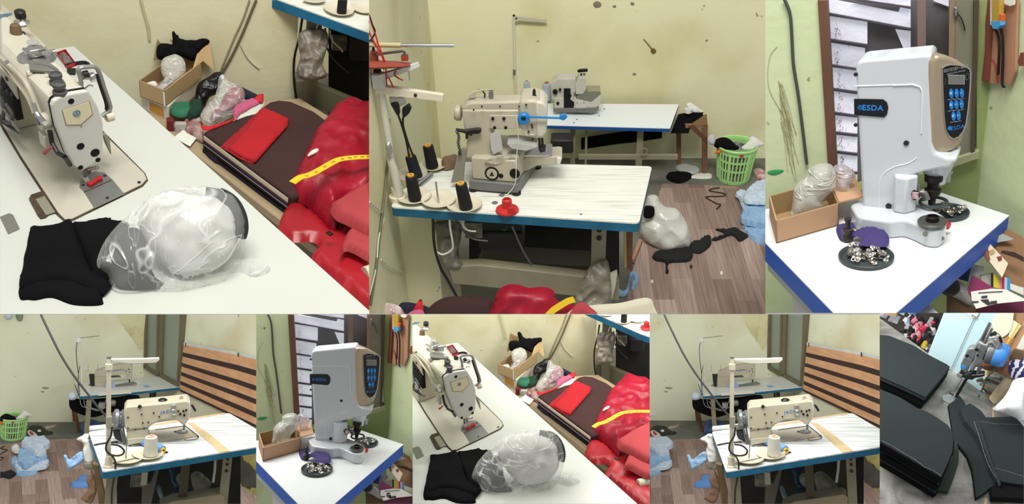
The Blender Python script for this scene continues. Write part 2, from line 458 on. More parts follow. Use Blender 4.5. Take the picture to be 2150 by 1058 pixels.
# ================================================================ shared colours
EN = mat('machine_enamel', (200, 196, 178), .38, var=.06, vs=5, spec=.45)
EN2 = mat('aged_enamel', (182, 176, 154), .42, var=.1, vs=6)
STEEL = mat('steel', (190, 190, 186), .28, metal=.9, var=.1, vs=20)
CHROME = mat('chrome', (205, 205, 205), .12, metal=1)
GREYM = mat('grey_casting', (120, 120, 116), .45, metal=.3, var=.1)
DARK = mat('dark_metal', (40, 40, 40), .5, metal=.2)
BLK = mat('black_plastic', (18, 18, 19), .4)
HOLE = mat('black_recess', (8, 8, 8), .8)
RUBBER = mat('grey_rubber', (84, 84, 84), .6)
GRIME = mat('grime', (74, 62, 46), .8, var=.4, vs=60)
BLACKCLOTH = mat('black_cloth', (17, 17, 18), .95, var=.25, vs=9, bump=.25, bs=260, spec=.1)
REDP = mat('red_plastic', (178, 30, 36), .4)
WIREW = mat('white_cable', (205, 202, 190), .5)
WIREB = mat('dark_cable', (52, 54, 52), .5)
FILM = film_mat('clear_film', (238, 240, 236), .2, .62, 6)
FILM2 = film_mat('thin_film', (232, 234, 230), .26, .75, 9)
CARD = mat('cardboard', (186, 158, 114), .8, var=.08, vs=7)
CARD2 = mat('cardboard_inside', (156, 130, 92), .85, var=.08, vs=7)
WALLA = wall_mat('cream_distemper', (226, 224, 188), (200, 188, 136), (120, 112, 82))
WOODDARK = mat('dark_brown_cloth', (66, 46, 44), .9, var=.1, vs=6, spec=.15)
BLUEEDGE = mat('blue_edge_paint', (22, 104, 142), .5, var=.22, vs=14)
LAMW = grain_mat('streaked_laminate', (226, 227, 216), (176, 178, 168), (1.6, 42, 1), 4, thr=(.5, .66), amount=.6)
PAPER = mat('white_paper', (226, 226, 214), .7, var=.04)
CREAMP = mat('cream_plastic', (214, 206, 182), .45, var=.06, vs=8)
def spool(P, base, r, h, m, name='thread_spool', label='', cat='spool', group=None, cone=.82, ax=(0, 0, 1), core=None, where=True):
    t = Thing(P, name, label, cat, base, group, where)
    ax = V(ax).normalized()
    prof = [(r * .96, 0), (r, h * .03)] + [(r * (1 - (1 - cone) * i / 8) * (1 + (.012 if i % 2 else 0)), h * (.05 + .88 * i / 8)) for i in range(9)] + [(r * cone * .9, h * .96)]
    t.part('thread', MB().lathe(base, ax, [(r * .3, 0)] + prof + [(r * .3, h * .96)], 24), m)
    t.part('tube', MB().lathe(V(base) + ax * h * .94, ax, [(r * cone * .62, 0), (r * cone * .62, h * .07), (r * cone * .3, h * .07), (r * cone * .3, h * .02)], 20), core or mat('cone_tip', (214, 160, 60), .5))
    return t
def saucer(t, P, c, r, m, name='spool_plate'):
    return t.part(name, MB().lathe(c, UPZ, [(r * .2, 0), (r * .75, r * .02), (r, r * .18), (r * 1.02, r * .2), (r, r * .23), (r * .74, r * .08), (r * .15, r * .05), (0.0001, r * .05)], 36), m, smooth=50)
# ================================================================ set one: white counter with a lockstitch machine, heaps of cloth, wall
def build_counter(P):
    k = P.D * P.sc / F
    z1, z2, z3, z4 = Zm(0, 0, 3.205), Zm(385, 0, 3.205), Zm(0, 330, 3.205), Zm(385, 330, 3.205)
    # -- shell
    yw = P.z(155, 97).y + 100 * k
    ZB = -150 * k
    cx = P.y(622, 120, yw).x
    t = MB(); t.box(((cx - 900 * k) / 2, yw + 15 * k, 100 * k), cx + 900 * k, 30 * k, 1100 * k)
    solo(P, 'wall_back', 'stained cream wall behind the white worktop', 'wall', t, WALLA, kind='structure', smooth=0)
    t = MB(); t.box((cx + 300 * k, yw + 420 * k, 100 * k), 1400 * k, 30 * k, 1200 * k)
    solo(P, 'wall_recess', 'dim cream wall under the blue edged table', 'wall', t, WALLA, kind='structure', smooth=0)
    t = MB(); t.box((cx + 200 * k, yw + 100 * k, -330 * k), 1400 * k, 900 * k, 10 * k)
    solo(P, 'floor', 'grey floor under the heaps', 'floor', t, mat('grey_floor', (96, 92, 82), .8, var=.2), kind='structure')
    # -- white worktop
    t = Thing(P, 'sewing_table', 'glossy white sewing table top under the lockstitch machine', 'table', P.z(300, 450))
    top = P.zs([(155, 97), (775, 652), (960, 818), (700, 900), (-160, 900), (-200, 150), (60, 112)])
    t.part('tabletop', MB().prism(top, (0, 0, -28 * k)), mat('white_laminate', (202, 205, 196), .22, spec=.5, var=.03, vs=3), smooth=0, bevel=1.5 * k)
    for q in ((640, 700), (-60, 400)):
        c = P.z(q[0], q[1], -28 * k); t.part('leg', MB().par(c, (30 * k, 0, 0), (0, 30 * k, 0), (0, 0, -420 * k)), GREYM)
    # -- machine
    pA, pB = P.z(303, 366), P.z(220, 285)
    a = (pB - pA); a.z = 0; a.normalize(); sx = a.cross(UPZ)
    f0 = P.z(190, 392)
    t = Thing(P, 'sewing_machine', 'cream lockstitch sewing machine seen nose on, red presser foot', 'sewing machine', f0); t.minz = .15 * k
    bedp = [(-60, 150), (45, 330), (122, 448), (137, 463), (152, 461), (298, 389), (308, 378), (303, 366), (220, 285), (100, 160)]
    t.part('bed_gap', MB().prism(P.zs([(-66, 152), (41, 332), (119, 452), (136, 467), (153, 464), (300, 392), (311, 379), (305, 364), (223, 282), (102, 154)], .2 * k), (0, 0, .8 * k)), GRIME)
    bed = t.part('bed', MB().prism(P.zs(bedp, 1 * k), (0, 0, 3 * k)), mat('bed_enamel', (190, 186, 170), .4, var=.07, vs=6), smooth=0, bevel=.8 * k)
    t.part('bobbin_tab', MB().prism(P.zs([(61, 419), (66, 410), (88, 403), (108, 436), (122, 449), (108, 448), (95, 458), (85, 460), (79, 453)], 1 * k), (0, 0, 2 * k)), GRIME)
    t.part('tab_plate', MB().prism(P.zs(z3((240, 285), (300, 262), (372, 372), (310, 392)), 3 * k), (0, 0, 1 * k)), mat('tab_metal', (150, 146, 128), .5, metal=.3))
    npl = P.zs([(167, 394), (168, 385), (173, 375), (183, 366), (201, 361), (220, 364), (236, 378), (261, 408), (198, 438), (176, 403)], 4 * k)
    t.part('needle_plate', MB().prism(npl, (0, 0, 1.5 * k)), mat('needle_plate_steel', (150, 152, 146), .35, metal=.7, var=.12, vs=12))
    t.part('plate_seam', MB().prism(P.zs([(176, 403.3), (234, 377.6), (234.6, 378.6), (176.6, 404.4)], 5.5 * k), (0, 0, .3 * k)), HOLE)
    for q in z3((560, 188), (705, 125), (722, 274), (936, 168)):
        c = P.z(q[0], q[1], 5.4 * k); t.part('screw', MB().disc(c, UPZ, 3 * k, .6 * k, 12), DARK)
    # head
    fp = [(108.6, 222), (112, 213), (125, 204), (147, 197), (184, 191), (190, 198), (206, 225), (217, 259), (218, 285), (216, 322), (209, 339), (172, 360), (156, 349), (140, 325), (118, 268)]
    fc = P.pl(165, 270, f0, a)
    face = P.pls(fp, f0, a)
    nose = mat('nose_enamel', (208, 207, 198), .32, spec=.5)
    big = [fc + (p - fc) * 1.004 for p in face]
    t.part('seam_plate', MB().prism([p + a * 10.5 * k for p in big], a * 3 * k), BLK)  # black plate added to draw the dark gap behind the face cover
    fcov = t.part('face_cover', MB().prism([p + a * 0 for p in face], a * 10 * k), nose, smooth=0, bevel=3 * k)
    body = [fc + (p - fc) * .985 + a * 14 * k for p in face]
    t.part('head', MB().prism(body, a * 78 * k), EN, smooth=30, bevel=3 * k)
    armp = P.pls([(109, 222), (125, 205), (147, 198), (184, 192), (190, 200), (203, 225), (204, 262), (118, 268)], f0, a)
    t.part('arm', MB().prism([fc + (p - fc) * .98 + a * 80 * k for p in armp], a * 420 * k), EN, smooth=30, bevel=4 * k)
    L0 = P.pl(111, 245, f0, a)                      # left flank of the arm
    def fl(d, h, o=0): return L0 + a * d * k + UPZ * h * k - sx * o * k
    t.part('column', MB().par(V((L0.x, L0.y, 4 * k)) + a * 215 * k + sx * 6 * k, a * 300 * k, sx * 84 * k, (0, 0, L0.z)), EN2, bevel=4 * k)
    t.part('recess', MB().par(fl(170, -105, -2), a * 190 * k, sx * 12 * k, (0, 0, 85 * k)), HOLE)
    pt = lambda x, y, d=0: P.pl(x, y, L0 - sx * d * k, sx)
    t.part('side_plate', MB().prism([pt(*q) for q in z1((20, 500), (0, 560), (-40, 560), (-60, 430), (0, 440), (110, 560), (130, 665))], -sx * 3 * k), EN2)
    for q in z1((60, 527), (65, 608), (97, 628), (32, 588)): t.part('bolt', MB().disc(pt(*q), -sx, 4 * k, 5 * k, 12), DARK)
    for i, (pp, r, m) in enumerate([(z1((-20, 370), (60, 440), (150, 525), (200, 610), (245, 720), (290, 830)), 4.5, EN2), (z1((-20, 400), (40, 450), (120, 560), (190, 660), (230, 760)), 3.5, CREAMP),
                                    (z1((0, 650), (30, 720), (20, 800), (70, 830), (80, 770), (40, 700)), 3.5, RUBBER), (z1((0, 690), (60, 780), (110, 860), (140, 890)), 3, GREYM), (z1((-10, 770), (20, 820), (60, 850), (130, 890)), 3, DARK)]):
        t.part('hose', MB().tube([pt(x, y, 7 + i % 2) for x, y in pp], r * k, 8, 4), m)
    t.part('chrome_link', MB().tube([pt(*q, 8) for q in z1((10, 425), (50, 415))], 3 * k, 8), CHROME)
    c = pt(*z1((310, 810))[0], 0); t.part('lifter_boss', MB().disc(c + sx * 4 * k, -sx, 14 * k, 16 * k, 20), EN, bevel=1.5 * k)
    t.part('boss_screw', MB().disc(c - sx * 12 * k + UPZ * 2 * k, -sx, 7 * k, 2 * k, 16), GREYM)
    t.part('lifter_lever', MB().tube([pt(*q, 12) for q in z1((225, 690), (245, 760), (300, 830))], [3 * k, 4 * k, 5 * k], 8), CHROME)
    t.part('lower_bracket', MB().par(pt(*z1((290, 870))[0], 2), a * -22 * k, -sx * 9 * k, (0, 0, -26 * k)), EN, bevel=2 * k)
    t.part('dark_rail', MB().tube([pt(*q, 4) for q in z1((335, 880), (350, 960), (390, 1030), (440, 1058))] + [P.pl(*z3((470, 50))[0], f0, a)], 4 * k, 8), DARK)
    t.part('red_lever', MB().tube([pt(*q, 10) for q in z1((350, 990), (300, 1030))], [1.2 * k, 3.2 * k], 8), REDP)
    # face details
    pf = lambda x, y, d=0: P.pl(x, y, f0 - a * d * k, a)
    lab = [(131, 232), (186.6, 213), (193.5, 239), (169, 261), (139.5, 261.5)]
    t.part('label_border', MB().prism([pf(*q) for q in [(129.5, 231.2), (187.6, 211.4), (195, 239.6), (169.4, 262.6), (138.2, 263)]], -a * .7 * k), mat('label_line', (120, 112, 92), .6))
    lp = t.part('name_label', MB().prism([pf(*q, .7) for q in lab], -a * .8 * k), mat('label_cream', (222, 212, 176), .5))
    t.part('emblem_ring', MB().ring(pf(161, 238, 1.8), a, 5.2 * k, 1 * k, 24, 6), mat('emblem_teal', (58, 122, 140), .5), lp)
    t.part('emblem_mark', MB().prism([pf(*q, 1.6) for q in ((158, 240), (161, 234.5), (164, 240))], -a * .8 * k), mat('emblem_teal', (58, 122, 140), .5), lp)
    for x, y, r in ((148.6, 212, 5), (168.5, 306.5, 6.5), (199, 320, 8), (168.5, 351, 4.5), (205, 335, 4.5), (168, 235, 1.2), (170, 265, 1.2)):
        t.part('screw_hole' if r > 2 else 'dent', MB().lathe(pf(x, y, -1), -a, [(r * k, 0), (r * k, 1.5 * k), (r * .8 * k, 1.8 * k), (r * .7 * k, 1.2 * k), (.0001, 1.2 * k)], 20), HOLE if r > 2 else GREYM)
    # arm top fittings
    T1, T2 = P.pl(118, 208, f0, a), P.pl(186, 191.5, f0, a); nt = (T2 - T1).cross(a).normalized(); nt = nt if nt.z > 0 else -nt
    T1 = T1 - nt * 2 * k
    pt2 = lambda x, y, h=0: P.pl(x, y, T1 + nt * h * k, nt)
    for q, r in zip(z1((305, 527), (350, 578), (435, 545), (512, 568), (470, 600), (50, 172)), (6, 5.5, 6, 5, 7, 8)): t.part('oil_hole', MB().disc(pt2(*q, -1), nt, r * k, 1.6 * k, 16), DARK)
    for q in z1((385, 575), (408, 640)):
        t.part('oil_knob', MB().lathe(pt2(*q), nt, [(11 * k, 0), (11 * k, 8 * k), (7 * k, 9 * k), (7 * k, 14 * k), (10 * k, 16 * k), (10 * k, 22 * k), (7 * k, 23 * k), (6 * k, 20 * k)], 20), RUBBER)
    pl_ = z1((198, 420), (330, 432), (400, 482), (388, 494), (300, 492), (204, 486))
    t.part('thread_guard', MB().prism([pt2(*q, 6) for q in pl_], nt * 5 * k), mat('guard_grey', (122, 120, 112), .5, metal=.3), bevel=1 * k)
    t.part('guard_wire', MB().tube([pt2(*q, 12) for q in z1((225, 425), (325, 440), (385, 470), (400, 488), (375, 495), (300, 492))], 1.2 * k, 6, 3), CHROME)
    t.part('guard_base', MB().tube([pt2(*q, 2) for q in z1((180, 495), (215, 490))], 5 * k, 8), EN)
    c = pt2(*z1((250, 388))[0])
    t.part('tension_disc', MB().lathe(c, nt, [(28 * k, 0), (30 * k, 1.5 * k), (26 * k, 3 * k), (.0001, 3 * k)], 28), STEEL)
    t.part('tension_body', MB().box(c + nt * 12 * k, 26 * k, 16 * k, 14 * k, sx, a, nt), STEEL, bevel=2 * k)
    t.part('tension_arm', MB().tube([pt2(*q, 14) for q in z1((160, 330), (200, 360), (230, 375))], 3 * k, 8).tube([pt2(*q, 14) for q in z1((280, 360), (355, 350))], 3 * k, 8), STEEL)
    t.part('tension_knob', MB().disc(pt2(*z1((345, 355))[0], 12), sx, 5 * k, 7 * k, 12), STEEL)
    t.part('red_button', MB().disc(pt2(*z1((250, 342))[0], 12), nt, 5 * k, 3 * k, 14), REDP)
    t.part('bobbin', MB().lathe(pt2(*z1((228, 320))[0], 10), nt, [(10 * k, 0), (10 * k, 1 * k), (4 * k, 1.5 * k), (4 * k, 9 * k), (10 * k, 10 * k), (10 * k, 11 * k), (2 * k, 11 * k)], 20), mat('bobbin_steel', (210, 210, 204), .25, metal=.6))
    c = pt2(*z1((152, 175))[0]); t.part('spool_post', MB().lathe(c, nt, [(6 * k, 0), (6 * k, 4 * k), (12 * k, 6 * k), (13 * k, 8 * k), (8 * k, 12 * k), (8 * k, 16 * k)], 20), STEEL)
    t.part('post_knob', MB().lathe(c + nt * 16 * k, nt, [(8 * k, 0), (9 * k, 2 * k), (9 * k, 12 * k), (7 * k, 14 * k)], 16), DARK)
    c = pt2(*z1((112, 230))[0]); t.part('knob_well', MB().disc(c - nt * .5 * k, nt, 14 * k, 1.2 * k, 20), DARK)
    t.part('brown_knob', MB().lathe(c, nt, [(10 * k, 0), (9 * k, 12 * k), (7 * k, 18 * k), (5 * k, 19 * k)], 16), mat('brown_plastic', (112, 92, 66), .5))
    t.part('badge', MB().prism([pt2(*q, .5) for q in z1((-30, 105), (75, 88), (85, 100), (-20, 135))], nt * 1 * k), mat('badge_blue', (92, 120, 134), .4, var=.4, vs=40))
    # take-up guard
    hp = z1((548, 585), (540, 520), (528, 478), (545, 455), (590, 450), (640, 452), (668, 490), (700, 590), (735, 690), (740, 735), (700, 770), (685, 780))
    pg = lambda x, y: P.pl(x, y, f0 + a * 24 * k, a)
    t.part('hand_guard', MB().tube([pg(*q) for q in hp], 3.6 * k, 8, 4), mat('guard_paint', (150, 150, 144), .4, metal=.4))
    t.part('guard_pad', MB().tube([pg(*q) + sx * -3 * k for q in z1((662, 500), (692, 590), (725, 690), (728, 735))], 2.8 * k, 8, 4), BLK)
    t.part('guard_knob', MB().lathe(pg(*z1((712, 790))[0]), sx, [(8 * k, 0), (9 * k, 2 * k), (9 * k, 12 * k), (7 * k, 13 * k)], 14), CREAMP)
    t.part('tension_post', MB().tube([pg(*q) for q in z1((560, 520), (605, 522))], 4 * k, 10), STEEL)
    t.part('tension_dial', MB().lathe(pg(*z1((605, 522))[0]), sx, [(7.5 * k, 0), (8 * k, 2 * k), (8 * k, 7 * k), (5 * k, 8 * k)], 16), CHROME)
    t.part('dark_dial', MB().lathe(pg(*z1((572, 500))[0]) - sx * 3 * k, sx, [(6 * k, 0), (6 * k, 8 * k)], 16), DARK)
    t.part('thread_hook', MB().tube([pg(*q) for q in z1((575, 595), (600, 575), (625, 580))], 1.8 * k, 8, 3), CHROME)
    t.part('take_up_lever', MB().tube([pg(*q) for q in z1((700, 900), (720, 950), (745, 1035))], [3 * k, 5 * k, 1 * k], 8), mat('lever_grey', (150, 148, 130), .5))
    # presser foot
    pn = lambda x, y, d=0: P.pl(x, y, f0 + a * (12 + d) * k, a)
    t.part('needle_bar', MB().tube([pn(*q) for q in z3((570, 80), (572, 130))], 3.5 * k, 8).tube([pn(*q, 2) for q in z3((600, 70), (600, 110))], 3 * k, 8), GREYM)
    t.part('foot_clamp', MB().tube([pn(*q) for q in z3((585, 85), (650, 65))], 3 * k, 8).ring(pn(*z3((650, 70))[0]), a, 4 * k, 1.2 * k, 14, 6), STEEL)
    t.part('presser_foot', MB().prism([pn(*q, -2) for q in z3((562, 140), (590, 130), (612, 170), (636, 172), (636, 188), (610, 194), (575, 172))], a * 8 * k), mat('foot_white', (226, 226, 218), .4), bevel=.8 * k)
    t.part('red_foot', MB().prism(P.zs(z3((580, 190), (612, 206), (660, 172), (692, 160), (690, 142), (655, 148), (632, 168), (600, 190)), 6 * k), (0, 0, 7 * k)), REDP, bevel=1 * k)
    # -- on the worktop
    t = Thing(P, 'plastic_tray', 'small red tray behind the sewing machine on the white table', 'tray', P.z(134, 120))
    q = P.zs([(118, 116), (138, 109), (160, 138), (142, 146)]); c = sum(q, V()) / 4
    m_ = MB()
    for i in range(4): m_.par(q[i], q[(i + 1) % 4] - q[i], (c - q[i]).normalized() * 3 * k, (0, 0, 7 * k))
    t.part('rim', m_.prism(q, (0, 0, 1.5 * k)), REDP); t.part('scraps', MB().puff([c + (p - c) * .8 for p in q], UPZ, 5 * k, 0, 6 * k, 4 * k, 2 * k, .2 / k, 3, .0), mat('steel_bits', (130, 116, 110), .5, metal=.4, var=.6, vs=90))
    t = Thing(P, 'cable', 'thick black cable loop beside the red tray', 'cable', P.z(160, 140))
    t.part('loop', MB().tube([P.z(*q, 4 * k) for q in z1((440, 442), (500, 428), (570, 420), (600, 442), (560, 452))], 4 * k, 8, 4), BLK)
    t.part('plug', MB().box(P.z(150, 150, 3 * k), 16 * k, 20 * k, 6 * k), BLK, bevel=1 * k)
    solo(P, 'metal_tag', 'thin grey metal tag lying alone on the white table', 'tag', MB().prism(P.zs(z3((0, 405), (62, 380), (90, 392), (133, 485), (55, 520)), .1 * k), (0, 0, 1.2 * k)), mat('tag_grey', (128, 130, 120), .5, metal=.4), smooth=0)
    # folded black cloth
    t = Thing(P, 'folded_cloth', 'folded black cloth lying at the front of the white table', 'cloth', P.z(140, 560))
    o1 = P.zs([(42, 608), (52, 556), (62, 500), (66, 483), (90, 483), (125, 478), (141, 468), (150, 470), (165, 500), (185, 560), (205, 590), (236, 600), (224, 622), (210, 624), (180, 612), (140, 600), (95, 600), (60, 610)])
    t.part('upper_fold', MB().puff(o1, UPZ, 16 * k, 0, 14 * k, 5 * k, 4.5 * k, .014 / k, 4, floor=7 * k, wob=2 * k), BLACKCLOTH, smooth=60)
    o2 = P.zs([(45, 598), (42, 628), (60, 630), (75, 631), (110, 626), (155, 641), (213, 641), (216, 625), (232, 596), (190, 570), (100, 560)])
    t.part('under_fold', MB().puff(o2, UPZ, 9 * k, 0, 8 * k, 6 * k, 3 * k, .02 / k, 7, floor=0), BLACKCLOTH, smooth=60)
    o3 = P.zs([(150, 476), (170, 471), (182, 470), (216, 463), (232, 457), (236, 466), (270, 470), (262, 490), (225, 545), (250, 570), (246, 600), (200, 585), (178, 540)])
    t.part('side_fold', MB().puff(o3, UPZ, 12 * k, 0, 11 * k, 6 * k, 5 * k, .018 / k, 12, floor=0, wob=2 * k), BLACKCLOTH, smooth=60)
    # bag
    t = Thing(P, 'plastic_bag', 'knotted clear plastic bag of white and black scraps on white table', 'bag', P.z(360, 560))
    bc = P.z(360, 560) + UPZ * 26 * k
    bo = [(203, 556), (215, 515), (240, 480), (280, 440), (320, 408), (355, 394), (400, 391), (450, 390), (483, 400), (508, 428), (516, 455), (519, 490), (510, 530), (500, 556), (478, 585), (440, 605), (400, 615), (330, 624), (255, 622), (228, 605), (222, 575)]
    nv = -P.view
    def pf3(pts, sh=1.0, push=0): 
        q = P.nears(pts, bc + P.view * push * k); c = sum(q, V()) / len(q); return [c + (x - c) * sh for x in q]
    t.part('film', MB().puff(pf3(bo), nv, 62 * k, 30 * k, 90 * k, 7 * k, 9 * k, .018 / k, 5, floor=0, ridge=.8), FILM, smooth=70)
    WH = mat('white_wadding', (212, 213, 208), .9, var=.05, vs=12, spec=.2)
    t.part('white_scraps', MB().puff(pf3([(300, 432), (340, 410), (400, 404), (455, 412), (490, 440), (498, 480), (496, 520), (470, 555), (420, 580), (370, 580), (330, 540), (300, 500), (290, 460)]), nv, 40 * k, 18 * k, 60 * k, 6 * k, 13 * k, .028 / k, 9, floor=0, ridge=.8), WH, smooth=70)
    t.part('black_scrap', MB().puff(pf3([(232, 560), (245, 510), (262, 482), (290, 480), (305, 505), (312, 550), (330, 590), (345, 618), (300, 620), (250, 612), (232, 590)], 1, -6), nv, 34 * k, 10 * k, 40 * k, 7 * k, 6 * k, .02 / k, 2, floor=0), mat('charcoal_cloth', (44, 48, 48), .9, var=.2), smooth=70)
    t.part('black_roll', MB().tube([q for q in pf3([(432, 402), (462, 408), (488, 424), (504, 452), (508, 480), (503, 500)], 1, -10)], [8 * k, 11 * k, 11 * k, 11 * k, 11 * k, 7 * k], 10, 4), mat('charcoal_cloth', (44, 48, 48), .9), smooth=60)
    t.part('knot', MB().puff(P.zs([(470, 545), (500, 552), (530, 548), (556, 556), (569, 568), (552, 578), (530, 582), (505, 572), (478, 575), (455, 560)]), UPZ, 14 * k, 0, 14 * k, 5 * k, 5 * k, .04 / k, 6, floor=0), FILM, smooth=70)
    # -- bench with heaps
    t = Thing(P, 'bench', 'long tan padded bench along the wall under the fabric heaps', 'bench', P.z(560, 420, ZB))
    bo = P.zs([(330, 225), (630, 205), (830, 330), (900, 560), (900, 700), (640, 500), (420, 330), (300, 240)], ZB)
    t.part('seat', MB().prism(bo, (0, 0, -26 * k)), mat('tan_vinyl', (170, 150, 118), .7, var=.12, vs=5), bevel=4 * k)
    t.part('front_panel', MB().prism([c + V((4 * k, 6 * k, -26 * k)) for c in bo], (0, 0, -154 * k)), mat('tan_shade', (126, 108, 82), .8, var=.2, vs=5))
    # printed box under the open box
    zb1 = P.z(355, 255, ZB)
    ux = (P.z(297, 226, ZB) - zb1); uy = (P.z(420, 190, ZB) - zb1)
    hh = P.rise(zb1, 224)
    t = Thing(P, 'carton', 'white and orange printed carton under the open cardboard box', 'box', zb1)
    t.part('carton_body', MB().par(zb1, ux, uy, (0, 0, hh)), mat('carton_white', (214, 206, 190), .6, var=.08), bevel=1 * k)
    t.part('orange_print', MB().par(zb1 + ux * .18 + UPZ * hh * .12 - (uy.normalized()) * .8 * k, ux * .5, uy.normalized() * .5 * k, (0, 0, hh * .6)), mat('orange_print', (196, 140, 52), .6))
    # open cardboard box
    b0 = zb1 + UPZ * (hh + .5 * k); h2 = P.rise(b0, 190)
    ux2, uy2 = ux * 1.02, (P.z(407, 143, b0.z + h2) - P.z(346, 190, b0.z + h2)); th = 2.2 * k
    b0 = V((P.z(346, 190, b0.z + h2).x, P.z(346, 190, b0.z + h2).y, b0.z)); ux2 = P.z(293, 170, b0.z + h2) - V((b0.x, b0.y, b0.z + h2)); ux2.z = 0; uy2.z = 0
    t = Thing(P, 'cardboard_box', 'open cardboard box stuffed with black cloth and plastic', 'box', b0)
    ex, ey = ux2.normalized(), uy2.normalized()
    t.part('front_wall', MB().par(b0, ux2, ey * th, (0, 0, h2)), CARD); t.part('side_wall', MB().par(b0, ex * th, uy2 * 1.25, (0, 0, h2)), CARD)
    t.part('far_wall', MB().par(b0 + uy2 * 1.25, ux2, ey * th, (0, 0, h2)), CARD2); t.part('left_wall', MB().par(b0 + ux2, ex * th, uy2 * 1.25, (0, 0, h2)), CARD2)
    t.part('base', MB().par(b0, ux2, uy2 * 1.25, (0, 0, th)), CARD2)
    zt = b0.z + h2
    def flap(pts, off): return MB().prism(pts, off)
    p_a = V((b0.x, b0.y, zt)) + uy2 * 1.25
    t.part('flap', flap([V((b0.x, b0.y, zt)) + uy2, p_a + uy2 * .1, P.near(449, 147, p_a), P.near(440, 84, p_a), P.near(420, 98, p_a)], ex * th), CARD)
    t.part('flap', flap([p_a, p_a + ux2, P.near(322, 128, p_a), P.near(333, 66, p_a), P.near(358, 78, p_a)], ey * th), CARD2)
    t.part('tape', MB().par(b0 - ey * .4 * k, ex * 5 * k, ey * .3 * k, (0, 0, h2 * .9)), PAPER)
    cb = P.near(385, 105, p_a) 
    solo(P, 'black_garment', 'rumpled black garment spilling out of the open cardboard box', 'garment', MB().puff(P.nears([(331, 122), (330, 98), (350, 90), (362, 93), (358, 66), (365, 61), (380, 80), (400, 84), (434, 80), (440, 90), (425, 105), (415, 115), (405, 128), (375, 118), (345, 126)], cb), nv, 14 * k, 12 * k, 14 * k, 5 * k, 8 * k, .04 / k, 8, wob=3 * k), BLACKCLOTH, smooth=60)
    cb = V((b0.x, b0.y, zt)) + uy2 * .55 + ux2 * .45
    solo(P, 'film_bag', 'crumpled clear plastic bag inside the open cardboard box', 'bag', MB().puff(P.nears([(338, 145), (342, 124), (358, 116), (370, 114), (385, 124), (390, 145), (382, 160), (365, 176), (345, 165)], cb), nv, 14 * k, 10 * k, 18 * k, 4 * k, 6 * k, .05 / k, 4), film_mat('milky_film', (224, 222, 210), .5, .95, 16), smooth=70)
    solo(P, 'printed_leaflet', 'folded printed leaflet in the open cardboard box', 'leaflet', MB().prism(P.nears(z1((1060, 588), (1120, 515), (1168, 545), (1100, 602)), cb - P.view * 12 * k), nv * 2 * k), mat('leaflet', (210, 208, 200), .6, c2=(120, 124, 128), vs=70), smooth=0)
    solo(P, 'paper_scrap', 'crumpled white paper scrap in the corner of the open box', 'paper', MB().puff(P.nears(z1((985, 560), (1040, 545), (1062, 575), (1050, 590), (1000, 575)), cb - P.view * 8 * k), nv, 5 * k, 3 * k, 6 * k, 3 * k, 2 * k, .1 / k, 3), PAPER)
    # small things in front of the box
    def lay(name, label, cat, pts, z, h, m, R=8, sp=5, wr=3, wf=.03, seed=1, **kw):
        return solo(P, name, label, cat, MB().puff(P.zs(pts, ZB + z * k), UPZ, h * k, 0, R * k, sp * k, wr * k, wf / k, seed, floor=ZB + z * k, **kw), m, smooth=60)
    GREEN = mat('green_cloth', (44, 108, 80), .85, var=.2, vs=20)
    lay('green_cloth', 'bright green cloth scrap beside the cardboard box', 'cloth', z1((1145, 755), (1160, 715), (1250, 700), (1290, 705), (1290, 760), (1240, 790), (1180, 785)), 26, 10, GREEN, seed=3)
    lay('green_strap', 'dark green folded strap next to the bag of maroon cloth', 'strap', z2((20, 720), (60, 695), (125, 690), (125, 760), (70, 790), (30, 800)), 24, 12, mat('dark_green_cloth', (22, 56, 36), .85, var=.3, vs=30), seed=5)
    c = P.z(358, 272, ZB); solo(P, 'small_box', 'small dark red box at the foot of the carton', 'box', MB().box(c + UPZ * 14 * k, 15 * k, 16 * k, 28 * k), mat('box_maroon', (112, 26, 34), .5), bevel=.8 * k)
    c = P.z(380, 275, ZB); solo(P, 'small_box', 'small grey and white box beside the dark red box', 'box', MB().box(c + UPZ * 11 * k, 24 * k, 14 * k, 22 * k), mat('box_grey', (176, 172, 164), .5, var=.15, vs=20), bevel=.8 * k)
    solo(P, 'paper_card', 'blank white card lying by the edge of white table', 'card', MB().prism(P.zs([(365, 289), (386, 272), (417, 285), (399, 308)], ZB + 6 * k), (0, 0, 1 * k)), PAPER, smooth=0)
    lay('scrap_cloth', 'loose grey and red fabric offcuts between boxes and table', 'scraps', [(385, 262), (400, 250), (420, 245), (425, 262), (428, 300), (405, 290), (388, 280)], 2, 14, mat('scrap_mix', (176, 160, 150), .8, c2=(120, 40, 46), vs=40), wr=6, wf=.06, seed=8, kind=None) if False else lay('scrap_cloth', 'pale grey fabric offcuts between the boxes and striped bolt', 'cloth', [(385, 262), (400, 250), (420, 245), (425, 262), (428, 300), (405, 290), (388, 280)], 2, 14, mat('scrap_mix', (176, 160, 150), .8, c2=(120, 40, 46), vs=40), wr=6, wf=.06, seed=8)
    cq = P.z(440, 190, ZB + 40 * k)
    solo(P, 'black_bag', 'shiny black bag with white flecks against the wall', 'bag', MB().puff(P.nears([(411, 190), (420, 172), (440, 160), (450, 152), (466, 153), (465, 175), (458, 195), (440, 205), (428, 225), (412, 215)], cq), nv, 14 * k, 10 * k, 14 * k, 4 * k, 5 * k, .05 / k, 4), mat('fleck_black', (12, 12, 14), .3, c2=(12, 12, 14), vs=60, bump=.5, bs=70), smooth=60)
    # bag of maroon cloth
    cq = P.z(470, 225, ZB + 50 * k)
    t = Thing(P, 'plastic_bag', 'clear plastic bag of maroon cloth on the dark bolt', 'bag', P.z(470, 245, ZB + 30 * k))
